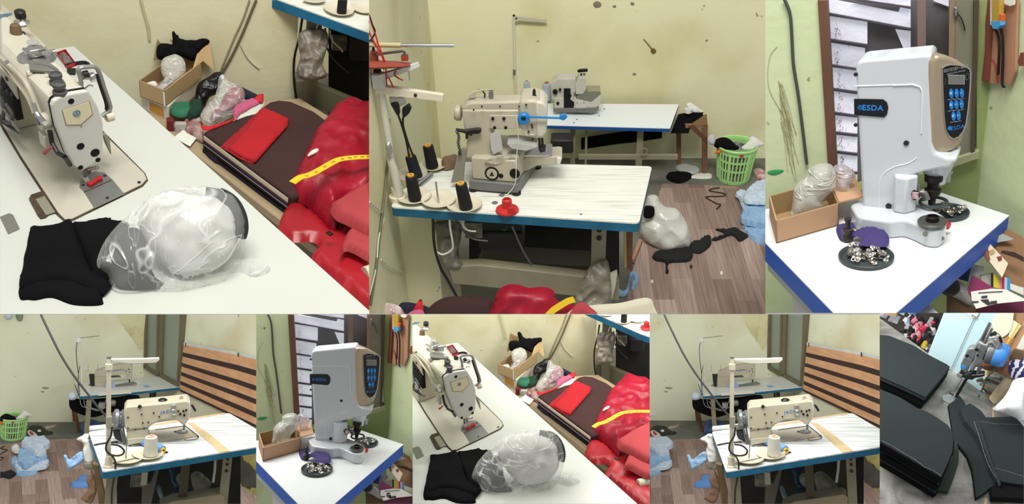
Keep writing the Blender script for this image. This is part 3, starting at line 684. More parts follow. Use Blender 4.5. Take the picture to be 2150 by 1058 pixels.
    t.part('maroon_cloth', MB().puff(P.nears([(468, 205), (485, 182), (500, 178), (512, 192), (508, 212), (495, 225), (470, 240), (452, 256), (440, 250), (450, 232), (462, 222)], cq), nv, 12 * k, 8 * k, 14 * k, 4 * k, 4 * k, .06 / k, 5), mat('maroon_cloth', (150, 46, 62), .7, var=.25, vs=40), smooth=60)
    t.part('film', MB().puff(P.nears([(459, 165), (468, 156), (480, 170), (492, 174), (505, 180), (514, 195), (512, 215), (498, 232), (485, 246), (455, 262), (440, 266), (423, 255), (421, 242), (432, 222), (448, 208), (455, 190)], cq), nv, 20 * k, 12 * k, 18 * k, 4 * k, 6 * k, .05 / k, 2, ridge=.8), FILM2, smooth=70)
    lay('pink_cloth', 'folded bright pink cloth leaning on the maroon bag', 'cloth', z2((335, 765), (355, 715), (480, 665), (520, 690), (440, 735), (380, 770), (350, 810)), 62, 6, mat('pink_cloth', (186, 88, 122), .8), R=5, wr=1.5, seed=4)
    lay('red_scrap', 'small red cloth corner sticking up behind the pink cloth', 'cloth', z2((470, 668), (520, 638), (537, 632), (538, 680), (520, 690)), 66, 6, mat('red_cloth', (196, 32, 42), .8), R=4, wr=2, seed=2)
    lay('red_scrap', 'red cloth strip under the maroon bag at bench end', 'cloth', z2((118, 845), (180, 850), (300, 815), (370, 780), (330, 815), (160, 880)), 58, 4, mat('red_cloth', (196, 32, 42), .8), R=4, wr=1.5, seed=6)
    lay('paper_sheet', 'pale papers between the pink cloth and red fold', 'paper', z2((335, 815), (420, 750), (520, 685), (548, 695), (500, 760), (420, 785)), 57, 3, mat('pale_paper', (206, 212, 196), .6, var=.08), R=3, wr=1, seed=9)
    c = P.z(525, 205, ZB + 40 * k); solo(P, 'navy_roll', 'dark navy cloth roll behind the pink cloth', 'cloth', MB().tube([P.z(500, 190, ZB + 50 * k), P.z(540, 210, ZB + 50 * k)], 12 * k, 14), mat('navy_cloth', (30, 32, 46), .9), smooth=60)
    lay('navy_cloth', 'navy cloth hanging below the end of the striped bolt', 'cloth', [(427, 300), (440, 305), (470, 325), (478, 342), (460, 346), (445, 338), (430, 322)], 0, 16, mat('navy_cloth', (30, 32, 46), .9), seed=4)
    # bolt
    t = Thing(P, 'fabric_bolt', 'flat dark brown fabric bolt with striped selvedge on bench', 'fabric bolt', P.z(560, 330, ZB))
    zt = ZB + 56 * k
    bt = P.zs([(424, 276), (470, 258), (552, 222), (566, 212), (585, 208), (612, 211), (660, 232), (705, 265), (690, 320), (640, 404), (612, 414)], zt)
    t.part('cloth', MB().prism(bt, (0, 0, -46 * k)), WOODDARK, bevel=9 * k, seg=4, smooth=50)
    e0, e1 = P.z(427, 283, zt), P.z(611, 420, zt); ed = (e1 - e0); en = UPZ.cross(ed).normalized(); en = en if en.y < 0 else -en
    for i, (w0, w1, cc) in enumerate(((-2, 7, (206, 200, 178)), (7, 10, (190, 120, 40)), (10, 15, (36, 30, 78)), (15, 20, (22, 20, 22)), (20, 22, (190, 190, 190)))):
        t.part('selvedge_stripe', MB().par(e0 + ed * .02 + en * 2.5 * k - UPZ * w1 * k, ed * .96, en * 1.2 * k, (0, 0, (w1 - w0) * k)), mat('stripe%d' % i, cc, .7), smooth=0)
    t.part('underside', MB().prism([p + V((0, 0, -46 * k)) for p in bt], (0, 0, -9.5 * k)), mat('bolt_navy', (24, 24, 34), .9))
    RED = mat('red_felt', (172, 22, 30), .85, var=.1, vs=8)
    t = Thing(P, 'red_fabric', 'bright red folded felt lying across the brown bolt', 'cloth', P.z(540, 290, zt))
    t.part('lower_layer', MB().puff(P.zs([(540, 236), (556, 228), (600, 255), (532, 346), (505, 335), (462, 309), (480, 292), (500, 275)], zt), UPZ, 5 * k, 0, 1.5 * k, 6 * k, .8 * k, .015 / k, 3, floor=zt, smooth=False), mat('red_felt_lower', (150, 20, 30), .85), smooth=50)
    t.part('upper_layer', MB().puff(P.zs([(553, 225), (580, 238), (607, 250), (603, 266), (570, 302), (536, 341), (505, 328), (478, 311), (500, 290), (530, 255)], zt + 6 * k), UPZ, 5 * k, 0, 1.5 * k, 6 * k, .8 * k, .012 / k, 5, floor=zt + 5.5 * k, smooth=False), RED, smooth=50)
    # red quilt
    t = Thing(P, 'quilted_lining', 'crumpled crimson quilted lining heaped beside the brown bolt', 'cloth', P.z(700, 380, ZB))
    qo = [(612, 405), (622, 372), (640, 335), (655, 300), (685, 258), (708, 236), (735, 229), (770, 236), (820, 262), (850, 360), (830, 430), (760, 440), (722, 450), (706, 486), (690, 480), (668, 455), (640, 432), (622, 428)]
    qz = ZB + 30 * k
    SAT = mat('crimson_satin', (158, 16, 42), .45, var=.2, vs=7, spec=.4, bump=.25, bs=40)
    t.part('lining', MB().puff(P.zs(qo, qz), UPZ, 52 * k, 0, 44 * k, 5 * k, 15 * k, .026 / k, 11, floor=ZB, ridge=.85), SAT, smooth=60)
    zq = qz + 100 * k
    tp = [(614, 384), (622, 378), (632, 372), (645, 369), (662, 362), (690, 346), (705, 338), (718, 334), (745, 331), (775, 330), (830, 331)]
    pts = cat_rom(P.zs(tp, zq), 5, False)
    g = []
    for i, p in enumerate(pts):
        d = (pts[min(i + 1, len(pts) - 1)] - pts[max(i - 1, 0)]).normalized(); w = UPZ.cross(d).normalized() * 7.5 * k
        g.append([p - w, p, p + w])
    tm = Thing(P, 'tape_measure', 'yellow tape measure draped over the crimson lining', 'tape measure', P.z(700, 345, zq))
    tm.part('tape', MB().sheet(g, 1.0 * k), mat('tape_yellow', (226, 190, 40), .45), smooth=60)
    for n_, (x, y), ang in (('21', (645, 370), -20), ('22', (664, 362), -28), ('23', (682, 351), -28), ('24', (700, 341), -24), ('25', (719, 334.5), -10), ('26', (734, 332.5), 0), ('27', (747, 331), 0), ('28', (760, 330.5), 0), ('29', (773, 330), 0)):
        ax = P.z(x + math.cos(math.radians(ang)) * 5, y + math.sin(math.radians(ang)) * 5, zq) - P.z(x, y, zq)
        tm.text('inch_number', n_, P.z(x, y, zq) + UPZ * 1.1 * k, ax, UPZ.cross(ax), 8 * k, BLK, ext=.2 * k)
    lay('white_scrap', 'small cream scrap of webbing between bolt and crimson lining', 'scrap', z2((835, 1050), (860, 1015), (905, 1000), (908, 1018), (870, 1040)), 92, 4, PAPER, R=4, wr=.5)
    LEA = mat('red_leather', (164, 24, 34), .38, spec=.5, var=.1, vs=4)
    t = Thing(P, 'red_leather', 'smooth red leather hide hanging below the crimson lining', 'leather', P.z(680, 520, ZB))
    lz = ZB + 22 * k
    t.part('hide', MB().puff(P.zs([(606, 430), (628, 432), (660, 450), (700, 492), (725, 470), (760, 500), (850, 560), (850, 720), (775, 655), (700, 585), (655, 545), (668, 520), (652, 508), (610, 508), (585, 478)], lz), UPZ, 16 * k, 0, 16 * k, 9 * k, 9 * k, .012 / k, 21, floor=ZB + 3 * k, smooth=True), LEA, smooth=60)
    solo(P, 'clip', 'small dark clip at the corner of the crimson lining', 'clip', MB().box(P.z(692, 490, qz + 45 * k), 9 * k, 12 * k, 4 * k, (0.8, .6, 0), (-.6, .8, 0)), mat('clip_dark', (40, 34, 20), .4, metal=.4), bevel=1 * k)
    SUE = mat('red_suede', (170, 60, 64), .8, var=.12, vs=9)
    t = Thing(P, 'suede_roll', 'faded red suede folded over the crimson lining', 'leather', P.z(745, 440, qz))
    t.part('fold', MB().puff(P.zs([(693, 440), (715, 424), (745, 404), (775, 390), (840, 360), (860, 500), (800, 510), (760, 490), (725, 472), (705, 462)], qz + 45 * k), UPZ, 26 * k, 0, 22 * k, 8 * k, 3 * k, .01 / k, 13, floor=qz + 5 * k), SUE, smooth=60)
    t = Thing(P, 'suede_roll', 'second faded red suede roll just above the cream roll', 'leather', P.z(745, 530, qz))
    t.part('fold', MB().puff(P.zs([(714, 536), (722, 505), (736, 486), (770, 502), (830, 530), (850, 570), (800, 560), (770, 548), (745, 534), (726, 528)], qz + 30 * k), UPZ, 20 * k, 0, 18 * k, 7 * k, 2 * k, .01 / k, 3, floor=qz), SUE, smooth=60)
    t = Thing(P, 'roll', 'cream cloth roll end poking from the red leather', 'roll', P.z(765, 575, qz))
    ax = P.z(775, 560, qz + 10 * k) - P.z(757, 585, qz + 10 * k); ax = V((1, .35, 0)).normalized()
    c = P.z(766, 574, qz + 12 * k)
    t.part('outer_layer', MB().lathe(c, ax, [(12 * k, 0), (14 * k, 0), (14 * k, 120 * k), (12 * k, 120 * k), (11 * k, 4 * k), (10 * k, 4 * k), (10 * k, 0), (8 * k, 0), (8 * k, 20 * k)], 24), mat('cream_felt', (206, 200, 176), .8))
    # -- blue edged table
    ZT = 100 * k
    t = Thing(P, 'sewing_table', 'blue edged sewing table against the wall above the brown bolt', 'table', P.z(700, 30, ZT))
    tt = [P.z(570, -4, ZT), P.z(773, 67, ZT), P.z(840, 90, ZT), P.z(900, -120, ZT), P.z(640, -120, ZT)]
    y0 = P.y(571, -5, yw); tt[0] = V((y0.x, yw - 1 * k, ZT)); 
    tt[4:] = [V((cx + 6 * k, yw + 300 * k, ZT)), V((cx + 6 * k, yw - 1 * k, ZT))]
    t.part('tabletop', MB().prism(tt, (0, 0, -3 * k)), LAMW, smooth=0)
    t.part('blue_edge', MB().prism([p + V((0, 0, -3 * k)) for p in tt], (0, 0, -24 * k)), BLUEEDGE, smooth=0, bevel=1 * k)
    d0 = (tt[1] - tt[0]).normalized(); pin = tt[0] + d0 * 60 * k + V((0, 0, -27 * k))
    lg = P.near(660, 60, pin + V((30 * k, 40 * k, 0)))
    GM = mat('frame_green_grey', (122, 118, 96), .6, var=.15, vs=8)
    lp_ = V((lg.x, lg.y, -100 * k))
    t.part('leg', MB().par(V((lg.x - 16 * k, lg.y, -330 * k)), (34 * k, 0, 0), (0, 26 * k, 0), (0, 0, ZT + 303 * k)), GM)
    t.part('plastic_wrap', MB().puff(P.nears([(628, 70), (650, 60), (682, 62), (690, 85), (684, 110), (678, 135), (686, 160), (660, 168), (632, 166), (622, 150), (630, 120), (626, 95)], lg + V((0, -10 * k, 0))), nv, 6 * k, 6 * k, 9 * k, 4 * k, 9 * k, .05 / k, 4, ridge=.9), mat('dusty_film', (112, 106, 92), .45, var=.3, vs=14, spec=.6, bump=.5, bs=30), smooth=60)
    bz = lg.y + 6 * k
    q = [P.y(x, y, bz) for x, y in ((622, 172), (640, 170), (775, 226), (840, 252), (840, 290), (775, 262), (690, 236), (624, 212))]
    t.part('cross_beam', MB().prism(q, (0, 26 * k, 0)), GM, bevel=1.5 * k)
    t.part('pedal_rod', MB().tube([P.y(x, y, bz - 10 * k) for x, y in z2((800, 120), (780, 250), (745, 400), (745, 560), (765, 690))], 3 * k, 8, 3), BLK)
    t.part('motor', MB().box(P.y(758, 95, bz + 60 * k), 60 * k, 60 * k, 60 * k), DARK, bevel=6 * k)
    t.part('motor_bracket', MB().box(P.y(712, 90, bz + 30 * k), 36 * k, 20 * k, 34 * k), mat('bracket_grey', (128, 124, 108), .6, c2=(60, 58, 50), vs=30))
    for i, (pp, m) in enumerate(((z2((935, 118), (905, 165), (880, 260), (870, 350), (825, 412)), WIREW), (z2((955, 190), (960, 300), (1010, 400), (1110, 490)), WIREB), (z2((985, 200), (1000, 270), (1060, 330), (1070, 350)), WIREW))):
        t.part('cable', MB().tube([P.y(x, y, bz - 14 * k) for x, y in pp], 2.2 * k, 6, 4), m)
    solo(P, 'shade_backdrop', 'dark sheet added as shade under the blue edged table', 'backdrop', MB().sheet([[P.y(x, y, bz + (80 + 9 * ((i + j) % 2)) * k) for j, y in enumerate((20, 90, 160, 240))] for i, x in enumerate((690, 730, 770, 815, 860))], 3 * k, (0, 1, 0)), mat('shade_black', (34, 33, 28), .9, var=.4, vs=8), smooth=60)  # near-black sheet added so the space under the table reads as shaded
    st = Thing(P, 'spool_stand', 'cream spool plates at the end of the blue edged table', 'spool stand', P.z(660, 0, ZT))
    for x, y, r in ((711, 23, 36), (655, -3, 36), (762, 20, 30)):
        saucer(st, P, P.z(x, y, ZT + 3 * k), r * k, CREAMP)
    spool(P, P.z(717, 27, ZT + 6 * k), 11.5 * k, 75 * k, mat('black_thread', (16, 17, 19), .7), label='tall black thread spool on a cream plate', cone=.9)
    solo(P, 'red_nut', 'red plastic base part on the blue edged table', 'knob', MB().lathe(P.z(793, 50, ZT), UPZ, [(22 * k, 0), (22 * k, 5 * k), (11 * k, 9 * k), (10 * k, 26 * k), (6 * k, 26 * k)], 16), REDP)
    # -- cables on the wall
    for nm, lb, pp, r, m in (('wall_cable', 'thin pale cable running down the wall to the black bag', z2((445, 0), (400, 130), (340, 260), (245, 490)), 2.2, mat('tan_cable', (150, 142, 112), .6)),
                             ('wall_cable', 'thicker dark cable running down the wall beside the pale one', z2((490, 0), (465, 60), (400, 220), (330, 370), (262, 490)), 3.0, mat('olive_cable', (104, 100, 76), .6)),
                             ('wall_cable', 'short white cable stub hanging loose on the wall', z2((385, 300), (420, 370), (460, 420), (512, 462)), 1.6, WIREW),
                             ('wall_cable', 'short beige conduit end high on the wall', z1((945, -10), (965, 70), (995, 180), (1005, 270)), 3.2, mat('tan_cable2', (196, 188, 150), .6))):
        solo(P, nm, lb, 'cable', MB().tube([P.y(x, y, yw - 2.5 * k) for x, y in pp], r * k, 8, 4), m, smooth=60)
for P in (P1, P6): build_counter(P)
# ================================================================ set two: room corner with two sewing tables, plank floor, basket
PLANK = plank_mat('vinyl_planks', [(124, 100, 92), (166, 142, 130), (146, 122, 112), (182, 160, 148), (136, 112, 104)], .30, .062, math.radians(90))
CONCRETE = mat('concrete', (112, 112, 102), .85, var=.22, vs=9, bump=.2, bs=60)
MGREEN = mat('basket_green', (178, 228, 146), .4, var=.03)
FRAME = mat('cream_frame', (142, 136, 110), .55, var=.14, vs=9)
WOOD = mat('old_timber', (124, 88, 66), .8, var=.2, vs=14)
SKY = mat('light_blue_cloth', (148, 184, 218), .85, var=.12, vs=10, bump=.2, bs=60)
SKYW = mat('pale_blue_cloth', (196, 212, 226), .85, var=.08, vs=10, bump=.2, bs=60)
BBLACK = mat('black_thread', (16, 17, 19), .7)
def legged(t, P, top, zb, w, m, ins=.12, name='leg'):
    c = sum(top, V()) / len(top)
    for p in top:
        q = p + (c - p) * ins
        t.part(name, MB().par(V((q.x - w / 2, q.y - w / 2, zb)), (w, 0, 0), (0, w, 0), (0, 0, p.z - zb)), m)
def basket(P, label, c, r0, r1, h, lab_extra=None):
    """Round plastic laundry basket: solid rims and base band, two rows of open slots."""
    t = Thing(P, 'laundry_basket', label, 'basket', c)
    n = 30; mb = MB(); th = r0 * .03
    R = lambda u: r1 + (r0 - r1) * u
    for (u0, u1) in ((0, .1), (.36, .42), (.62, .68), (.84, 1.0)):
        mb.lathe(c + UPZ * h * u0, UPZ, [(R(u0), 0), (R(u1), h * (u1 - u0)), (R(u1) - th, h * (u1 - u0)), (R(u0) - th, 0), (R(u0), 0)], n)
    bars = MB()
    for i in range(n):
        a = 2 * math.pi * i / n
        bars.tube([c + V((math.cos(a) * (R(u) - th / 2), math.sin(a) * (R(u) - th / 2), h * u)) for u in (.05, .9)], r0 * (.05 if i % 5 else .09), 4)
    t.part('wall', mb, MGREEN, smooth=40); t.part('slot_bars', bars, MGREEN)
    t.part('rim', MB().lathe(c + UPZ * h, UPZ, [(r0 * .97, -h * .05), (r0 * 1.04, -h * .05), (r0 * 1.07, 0), (r0 * 1.03, h * .03), (r0 * .96, h * .01), (r0 * .97, -h * .05)], n), MGREEN, smooth=50)
    t.part('base', MB().disc(c, UPZ, r1, th, n), MGREEN)
    fr = c + V((math.sin(.05) * r0, -math.cos(.05) * r0, h * .92)); t.part('badge', MB().disc(fr, V((0, -1, .1)), r0 * .09, r0 * .07, 16), mat('badge_red', (170, 60, 50), .5))
    return t
def build_room(P):
    k = P.D * P.sc / F
    z1, z2, z3, z4 = Zm(775, 0, 3.207), Zm(1190, 0, 3.207), Zm(775, 330, 3.207), Zm(1190, 330, 3.207)
    ZF = -330 * k; YW = 668 * k
    nv = -P.view
    def px_on(p): return P.pix(p)
    WB = wall_mat('yellow_distemper', (230, 228, 188), (200, 188, 124), (124, 118, 88), sc=.9)
    # -- shell
    cr = P.y(915, 200, YW); A0 = P.z(815, 434)
    dl = (V((cr.x, YW, 0)) - V((A0.x - 6 * k, A0.y, 0))); dl.z = 0
    solo(P, 'wall_back', 'stained yellow wall behind the far sewing table', 'wall', MB().par((cr.x - 10 * k, YW, ZF - 10 * k), (1400 * k, 0, 0), (0, 20 * k, 0), (0, 0, 900 * k)), WB, kind='structure', smooth=0)
    w0 = V((A0.x - 6 * k, A0.y, ZF - 10 * k)) - dl * .9
    solo(P, 'wall_left', 'stained yellow side wall beside the thread stand', 'wall', MB().par(w0, dl * 1.9, V((-20 * k, 0, 0)), (0, 0, 900 * k)), WB, kind='structure', smooth=0)
    solo(P, 'floor', 'bare grey concrete floor around the plank covering', 'floor', MB().par((-900 * k, -900 * k, ZF - 10 * k), (2200 * k, 0, 0), (0, 1600 * k, 0), (0, 0, 10 * k)), CONCRETE, kind='structure')
    fl = solo(P, 'floor_covering', 'brown vinyl plank covering beside the near sewing table', 'flooring', MB().prism(P.zs([(1391, 386), (1500, 390), (1640, 397), (1700, 760), (1290, 760), (1330, 560)], ZF), (0, 0, 1.5 * k)), PLANK, kind='structure', smooth=0)
    ZG = ZF + 1.5 * k
    solo(P, 'wall_pier', 'low yellow wall pier under the table corner', 'wall', MB().prism(P.ys([(770, 430), (912, 452), (922, 560), (934, 655), (940, 760), (770, 760)], P.z(935, 462, -20 * k).y + 130 * k), (0, 20 * k, 0)), WB, kind='structure', smooth=0) if True else None
    # -- marks on the wall
    for i, (x, y, r) in enumerate(((1254, 10, 9), (1290, 14, 4), (1328, 8, 4.5), (1337, 24, 1.6), (1332, 156, 4), (1484, 85, 3), (1340, 168, 2))):
        solo(P, 'plaster_chip', ('widest grey plaster chip high on the yellow wall', 'oval grey plaster chip high on the yellow wall', 'pointed dark plaster chip high on the yellow wall', 'tiny dark plaster chip below the pointed one', 'brown plaster chip above the far sewing table', 'pale grey chip on the yellow wall above basket', 'faint brown chip under the brown one')[i], 'mark', MB().puff(P.ys(ell(P, x, y, r, r * .8, n=9), YW), (0, -1, 0), .8 * k, 0, 3 * k, 3 * k, .5 * k, .2 / k, i, wob=2 * k), mat('chip_grey', (128, 122, 98), .9))
    t = Thing(P, 'hook_nail', 'rusty bent nail and string scar on the yellow wall', 'nail', P.y(1370, 100, YW))
    t.part('shaft', MB().tube([P.y(x, y, YW - 2 * k) for x, y in ((1351, 82), (1360, 92), (1368, 102), (1374, 108))], [1 * k, 1.3 * k, 1.6 * k, 2 * k], 6), mat('rust', (112, 88, 48), .8))
    t.part('knot', MB().puff(P.ys([(1366, 106), (1371, 101), (1377, 105), (1377, 110), (1370, 113)], YW - 1 * k), (0, -1, 0), 3 * k, 0, 3 * k, 2 * k, 1 * k, .2 / k, 3), mat('rust', (112, 88, 48), .8))
    # -- near table
    t = Thing(P, 'sewing_table', 'near sewing table, white streaked top with teal edge', 'table', P.z(1100, 430))
    top = [P.z(*q) for q in ((819, 434), (1342, 468), (1369, 349), (900, 338))]
    tr = rnd_poly(top, 10 * k)
    t.part('tabletop', MB().prism(tr, (0, 0, -3 * k)), LAMW, smooth=0)
    TEAL = mat('teal_edge_paint', (24, 98, 128), .5, var=.22, vs=16)
    t.part('teal_edge', MB().prism([p + V((0, 0, -3 * k)) for p in tr], (0, 0, -17 * k)), TEAL, smooth=30)
    zt = -20 * k
    for q, r in (((1054, 410), 6), ((1039, 426), 6), ((1220, 450), 2.5)): t.part('bolt_cap', MB().lathe(P.z(*q), UPZ, [(r * k, 0), (r * k, .8 * k), (.8 * r * k, 1.2 * k)], 14), GREYM)
    def leg(x, y, y2, w, m=FRAME, dy=60):
        p = P.z(x, y, zt); p = p + V((0, dy * k, 0)); p = P.y(x, y + 4, p.y)
        return MB().par(V((p.x - w / 2 * k, p.y, ZF)), (w * k, 0, 0), (0, 16 * k, 0), (0, 0, zt - ZF)), p
    m1, lp = leg(1258, 484, 600, 28); t.part('leg', m1, FRAME, bevel=1 * k)
    for dz in (34, 52): t.part('leg_bolt', MB().disc(V((lp.x, lp.y - .5 * k, zt - dz * k)), (0, -1, 0), 5 * k, 3 * k, 12), DARK)
    m2, lq = leg(935, 462, 600, 40); t.part('leg', m2, FRAME)
    by = lp.y - 4 * k
    t.part('cross_beam', MB().prism([P.y(x, y, by) for x, y in ((942, 560), (1010, 557), (1200, 578), (1300, 590), (1300, 632), (1190, 620), (1060, 607), (950, 596))], (0, 26 * k, 0)), FRAME, bevel=2 * k)
    t.part('beam_foot', MB().prism([P.y(x, y, by - 14 * k) for x, y in ((1282, 580), (1296, 574), (1292, 602), (1282, 640), (1274, 640))], (0, 14 * k, 0)), mat('foot_cream', (200, 196, 176), .6))
    t.part('plastic_wrap', MB().puff(P.nears([(1262, 545), (1276, 548), (1282, 580), (1284, 620), (1280, 650), (1250, 660), (1215, 655), (1205, 630), (1222, 590), (1238, 560)], V((lp.x, lp.y - 14 * k, -150 * k))), nv, 8 * k, 4 * k, 10 * k, 4 * k, 9 * k, .05 / k, 3, ridge=.9), mat('dusty_film', (112, 106, 92), .45, var=.3, vs=14, spec=.6, bump=.5, bs=30), smooth=60)
    t.part('plastic_wrap', MB().puff(P.nears([(914, 462), (965, 464), (968, 500), (960, 535), (975, 560), (940, 566), (925, 545), (918, 500)], V((lq.x, lq.y - 10 * k, -100 * k))), nv, 8 * k, 4 * k, 10 * k, 4 * k, 9 * k, .05 / k, 4, ridge=.9), mat('dusty_film', (112, 106, 92), .45), smooth=60)
    t.part('motor', MB().box(P.y(1055, 490, by + 60 * k), 90 * k, 70 * k, 46 * k), DARK, bevel=8 * k)
    t.part('motor_bracket', MB().box(P.y(995, 480, by + 30 * k), 34 * k, 16 * k, 34 * k), mat('bracket_grey', (128, 124, 108), .6, c2=(60, 58, 50), vs=30))
    t.part('treadle_board', MB().prism([P.y(x, y, by + 40 * k) for x, y in ((1010, 545), (1100, 552), (1240, 560), (1240, 580), (1000, 572))], (0, 60 * k, 0)), mat('dim_board', (96, 92, 78), .7))
    t.part('pedal_rod', MB().tube([P.y(x, y, by + 20 * k) for x, y in ((1075, 475), (1095, 520), (1106, 540), (1126, 572))], 2 * k, 6), GREYM)
    t.part('belt_guard', MB().tube([P.y(x, y, by + 40 * k) for x, y in ((1058, 478), (1062, 500), (1068, 520))], 8 * k, 8), mat('dim_board', (96, 92, 78), .7))
    for pp, r, m in ((z3((570, 375), (545, 400), (545, 470), (560, 560), (560, 620), (500, 655), (460, 640)), 2, WIREW), (z3((430, 420), (440, 600), (480, 740), (530, 830), (590, 940)), 3, BLK), (z3((600, 440), (640, 500), (700, 550), (800, 565)), 2, WIREB), (z3((620, 440), (660, 490), (720, 500)), 1.6, WIREW)):
        t.part('cable', MB().tube([P.y(x, y, by - 18 * k) for x, y in pp], r * k, 6, 4), m)
    # timber, and a dark sheet added as shade under the table
    yb = by + 130 * k
    solo(P, 'shade_backdrop', 'added shade tarpaulin hanging under the near sewing table', 'backdrop', MB().sheet([[P.y(x, y, yb + (12 if (i + j) % 2 else 0) * k) for j, y in enumerate((468, 510, 550, 600))] for i, x in enumerate((985, 1030, 1080, 1130, 1180, 1240, 1300))], 3 * k, (0, 1, 0)), mat('shade_black', (34, 33, 28), .9, var=.4, vs=8), smooth=60)
    solo(P, 'plank', 'upright timber plank leaning behind the near table leg', 'plank', MB().prism([P.y(x, y, by + 40 * k) for x, y in ((1310, 484), (1329, 484), (1327, 570), (1312, 562))], (0, 12 * k, 0)), WOOD)
    solo(P, 'timber_batten', 'yellowish timber batten beside the upright plank', 'plank', MB().prism([P.y(x, y, by + 20 * k) for x, y in ((1310, 484), (1315, 484), (1316, 562), (1311, 562))], (0, 12 * k, 0)), mat('batten', (182, 158, 104), .7))
    solo(P, 'timber_strut', 'pale timber strut lying against the white bag', 'plank', MB().tube([P.z(1328, 548, ZG + 8 * k), P.z(1345, 505, ZG + 8 * k)], 6 * k, 4), mat('strut', (176, 132, 110), .7))
    # -- thread stand
    t = Thing(P, 'thread_stand', 'white thread stand with beige arms beside the side wall', 'thread stand', P.z(838, 418)); t.minz = .15 * k
    pb = P.z(838, 418, 2 * k); ys_ = pb.y
    f = lambda *q, d=0: [P.y(x, y, ys_ + d * k) for x, y in q]
    t.part('pole', MB().tube(f(*z3((200, 255), (165, 80), (140, 0))) + f(*z1((135, 960), (85, 640), (65, 540))), [9 * k, 8 * k, 7 * k, 6.5 * k, 6.5 * k, 6.5 * k][:6], 14), mat('pole_white', (202, 200, 184), .45, var=.05), smooth=50)
    t.part('pole_base', MB().lathe(P.z(836, 418), UPZ, [(17 * k, 0), (17 * k, 8 * k), (12 * k, 10 * k), (11 * k, 26 * k), (8 * k, 28 * k)], 20), CREAMP)
    t.part('arm', MB().tube(f(*z1((50, 595), (270, 625), (500, 655))), [10 * k, 9 * k, 8 * k], 4), CREAMP)
    t.part('arm', MB().tube(f(*z1((40, 530), (200, 480), (335, 432)), d=-5), [8 * k, 6.5 * k, 5 * k], 4), mat('arm_white', (206, 210, 204), .5))
    t.part('arm_joint', MB().box(f(z1((68, 540))[0])[0], 22 * k, 20 * k, 26 * k), mat('arm_white', (206, 210, 204), .5), bevel=2 * k)
    t.part('thread_pin', MB().tube(f(*z1((265, 480), (275, 540)), d=-8), 1.6 * k, 6), STEEL)
    t.part('arm_bolt', MB().disc(f(z1((312, 640))[0], d=-9)[0], (0, -1, 0), 3 * k, 2 * k, 10), DARK)
    t.part('foil_joint', MB().puff(f(*z1((110, 970), (140, 960), (160, 1020), (150, 1058), (120, 1058)), d=-8), (0, -1, 0), 4 * k, 2 * k, 5 * k, 3 * k, 2 * k, .1 / k, 3), STEEL)
    t = Thing(P, 'rod_rack', 'rod with red rotating disc and red wires at wall', 'rack', f(z1((30, 300))[0])[0])
    t.part('beige_rod', MB().tube(f(*z1((-40, 300), (215, 304)), d=-10), 4.2 * k, 12), mat('rod_beige', (178, 166, 120), .5)); t.part('chrome_rod', MB().tube(f(*z1((215, 304), (570, 307)), d=-10), 3.2 * k, 12), CHROME)
    c = f(z1((40, 440))[0], d=6)[0]
    RDK = mat('red_oxide', (150, 66, 52), .6, var=.15, vs=20)
    t.part('disc', MB().lathe(c, V((0, .30, 1)), [(8 * k, -3 * k), (62 * k, -3 * k), (68 * k, 0), (62 * k, 3 * k), (40 * k, 6 * k), (10 * k, 8 * k)], 36), RDK, smooth=30)
    t.part('hub', MB().tube(f(*z1((35, 425), (35, 345)), d=6), 7 * k, 10).tube(f(*z1((35, 430), (32, 408)), d=6), 10 * k, 10), RDK); t.part('axle', MB().tube(f(*z1((30, 345), (22, 265)), d=6), 2.5 * k, 8).tube(f(*z1((55, 470), (55, 510)), d=6), 7 * k, 10), DARK)
    t.part('crank', MB().tube(f(*z1((50, 368), (130, 355), (225, 345), (238, 350), (240, 380)), d=0), 2.4 * k, 8), GREYM); t.part('crank_block', MB().box(f(z1((240, 388))[0])[0], 11 * k, 10 * k, 9 * k), RDK)
    for pp, m in ((z1((0, 105), (20, 170), (42, 230), (62, 300), (85, 360), (110, 430), (115, 520), (120, 580)), REDP), (z1((-6, 200), (20, 260), (60, 330), (95, 400), (100, 470)), REDP), (z1((130, 520), (150, 560), (165, 590)), REDP), (z1((0, 100), (22, 165), (40, 210), (25, 250), (0, 280)), BLK), (z1((180, 480), (170, 505), (205, 530), (230, 540)), REDP)):
        t.part('wire', MB().tube(f(*pp, d=-14), 1.5 * k, 6, 4), m)
    # plugs hanging
    t = Thing(P, 'extension_socket', 'white extension socket with two black plugs hanging by wall', 'socket', f(z1((200, 690))[0])[0])
    t.part('socket_body', MB().prism(f(*z1((130, 660), (180, 668), (235, 655), (248, 700), (215, 715), (170, 705), (140, 700)), d=8), (0, 12 * k, 0)), mat('socket_white', (206, 208, 200), .4), bevel=2 * k)
    for q in (z1((140, 700), (190, 692), (200, 720), (205, 775), (185, 780), (160, 735)), z1((220, 735), (265, 705), (283, 735), (270, 765), (240, 795), (222, 790))): t.part('plug', MB().prism(f(*q, d=2), (0, 12 * k, 0)), BLK, bevel=2 * k)
    for q in (z1((195, 770), (225, 860), (250, 950), (270, 1058)), z1((228, 790), (230, 850), (262, 960), (300, 1058))): t.part('flex', MB().tube(f(*q, d=8), 2 * k, 8, 3), BLK)
    # cables down the side wall
    def lw(x, y, o=3):
        n = V((dl.y, -dl.x, 0)).normalized(); p0 = w0 + n * o * k
        return P.pl(x, y, p0, n)
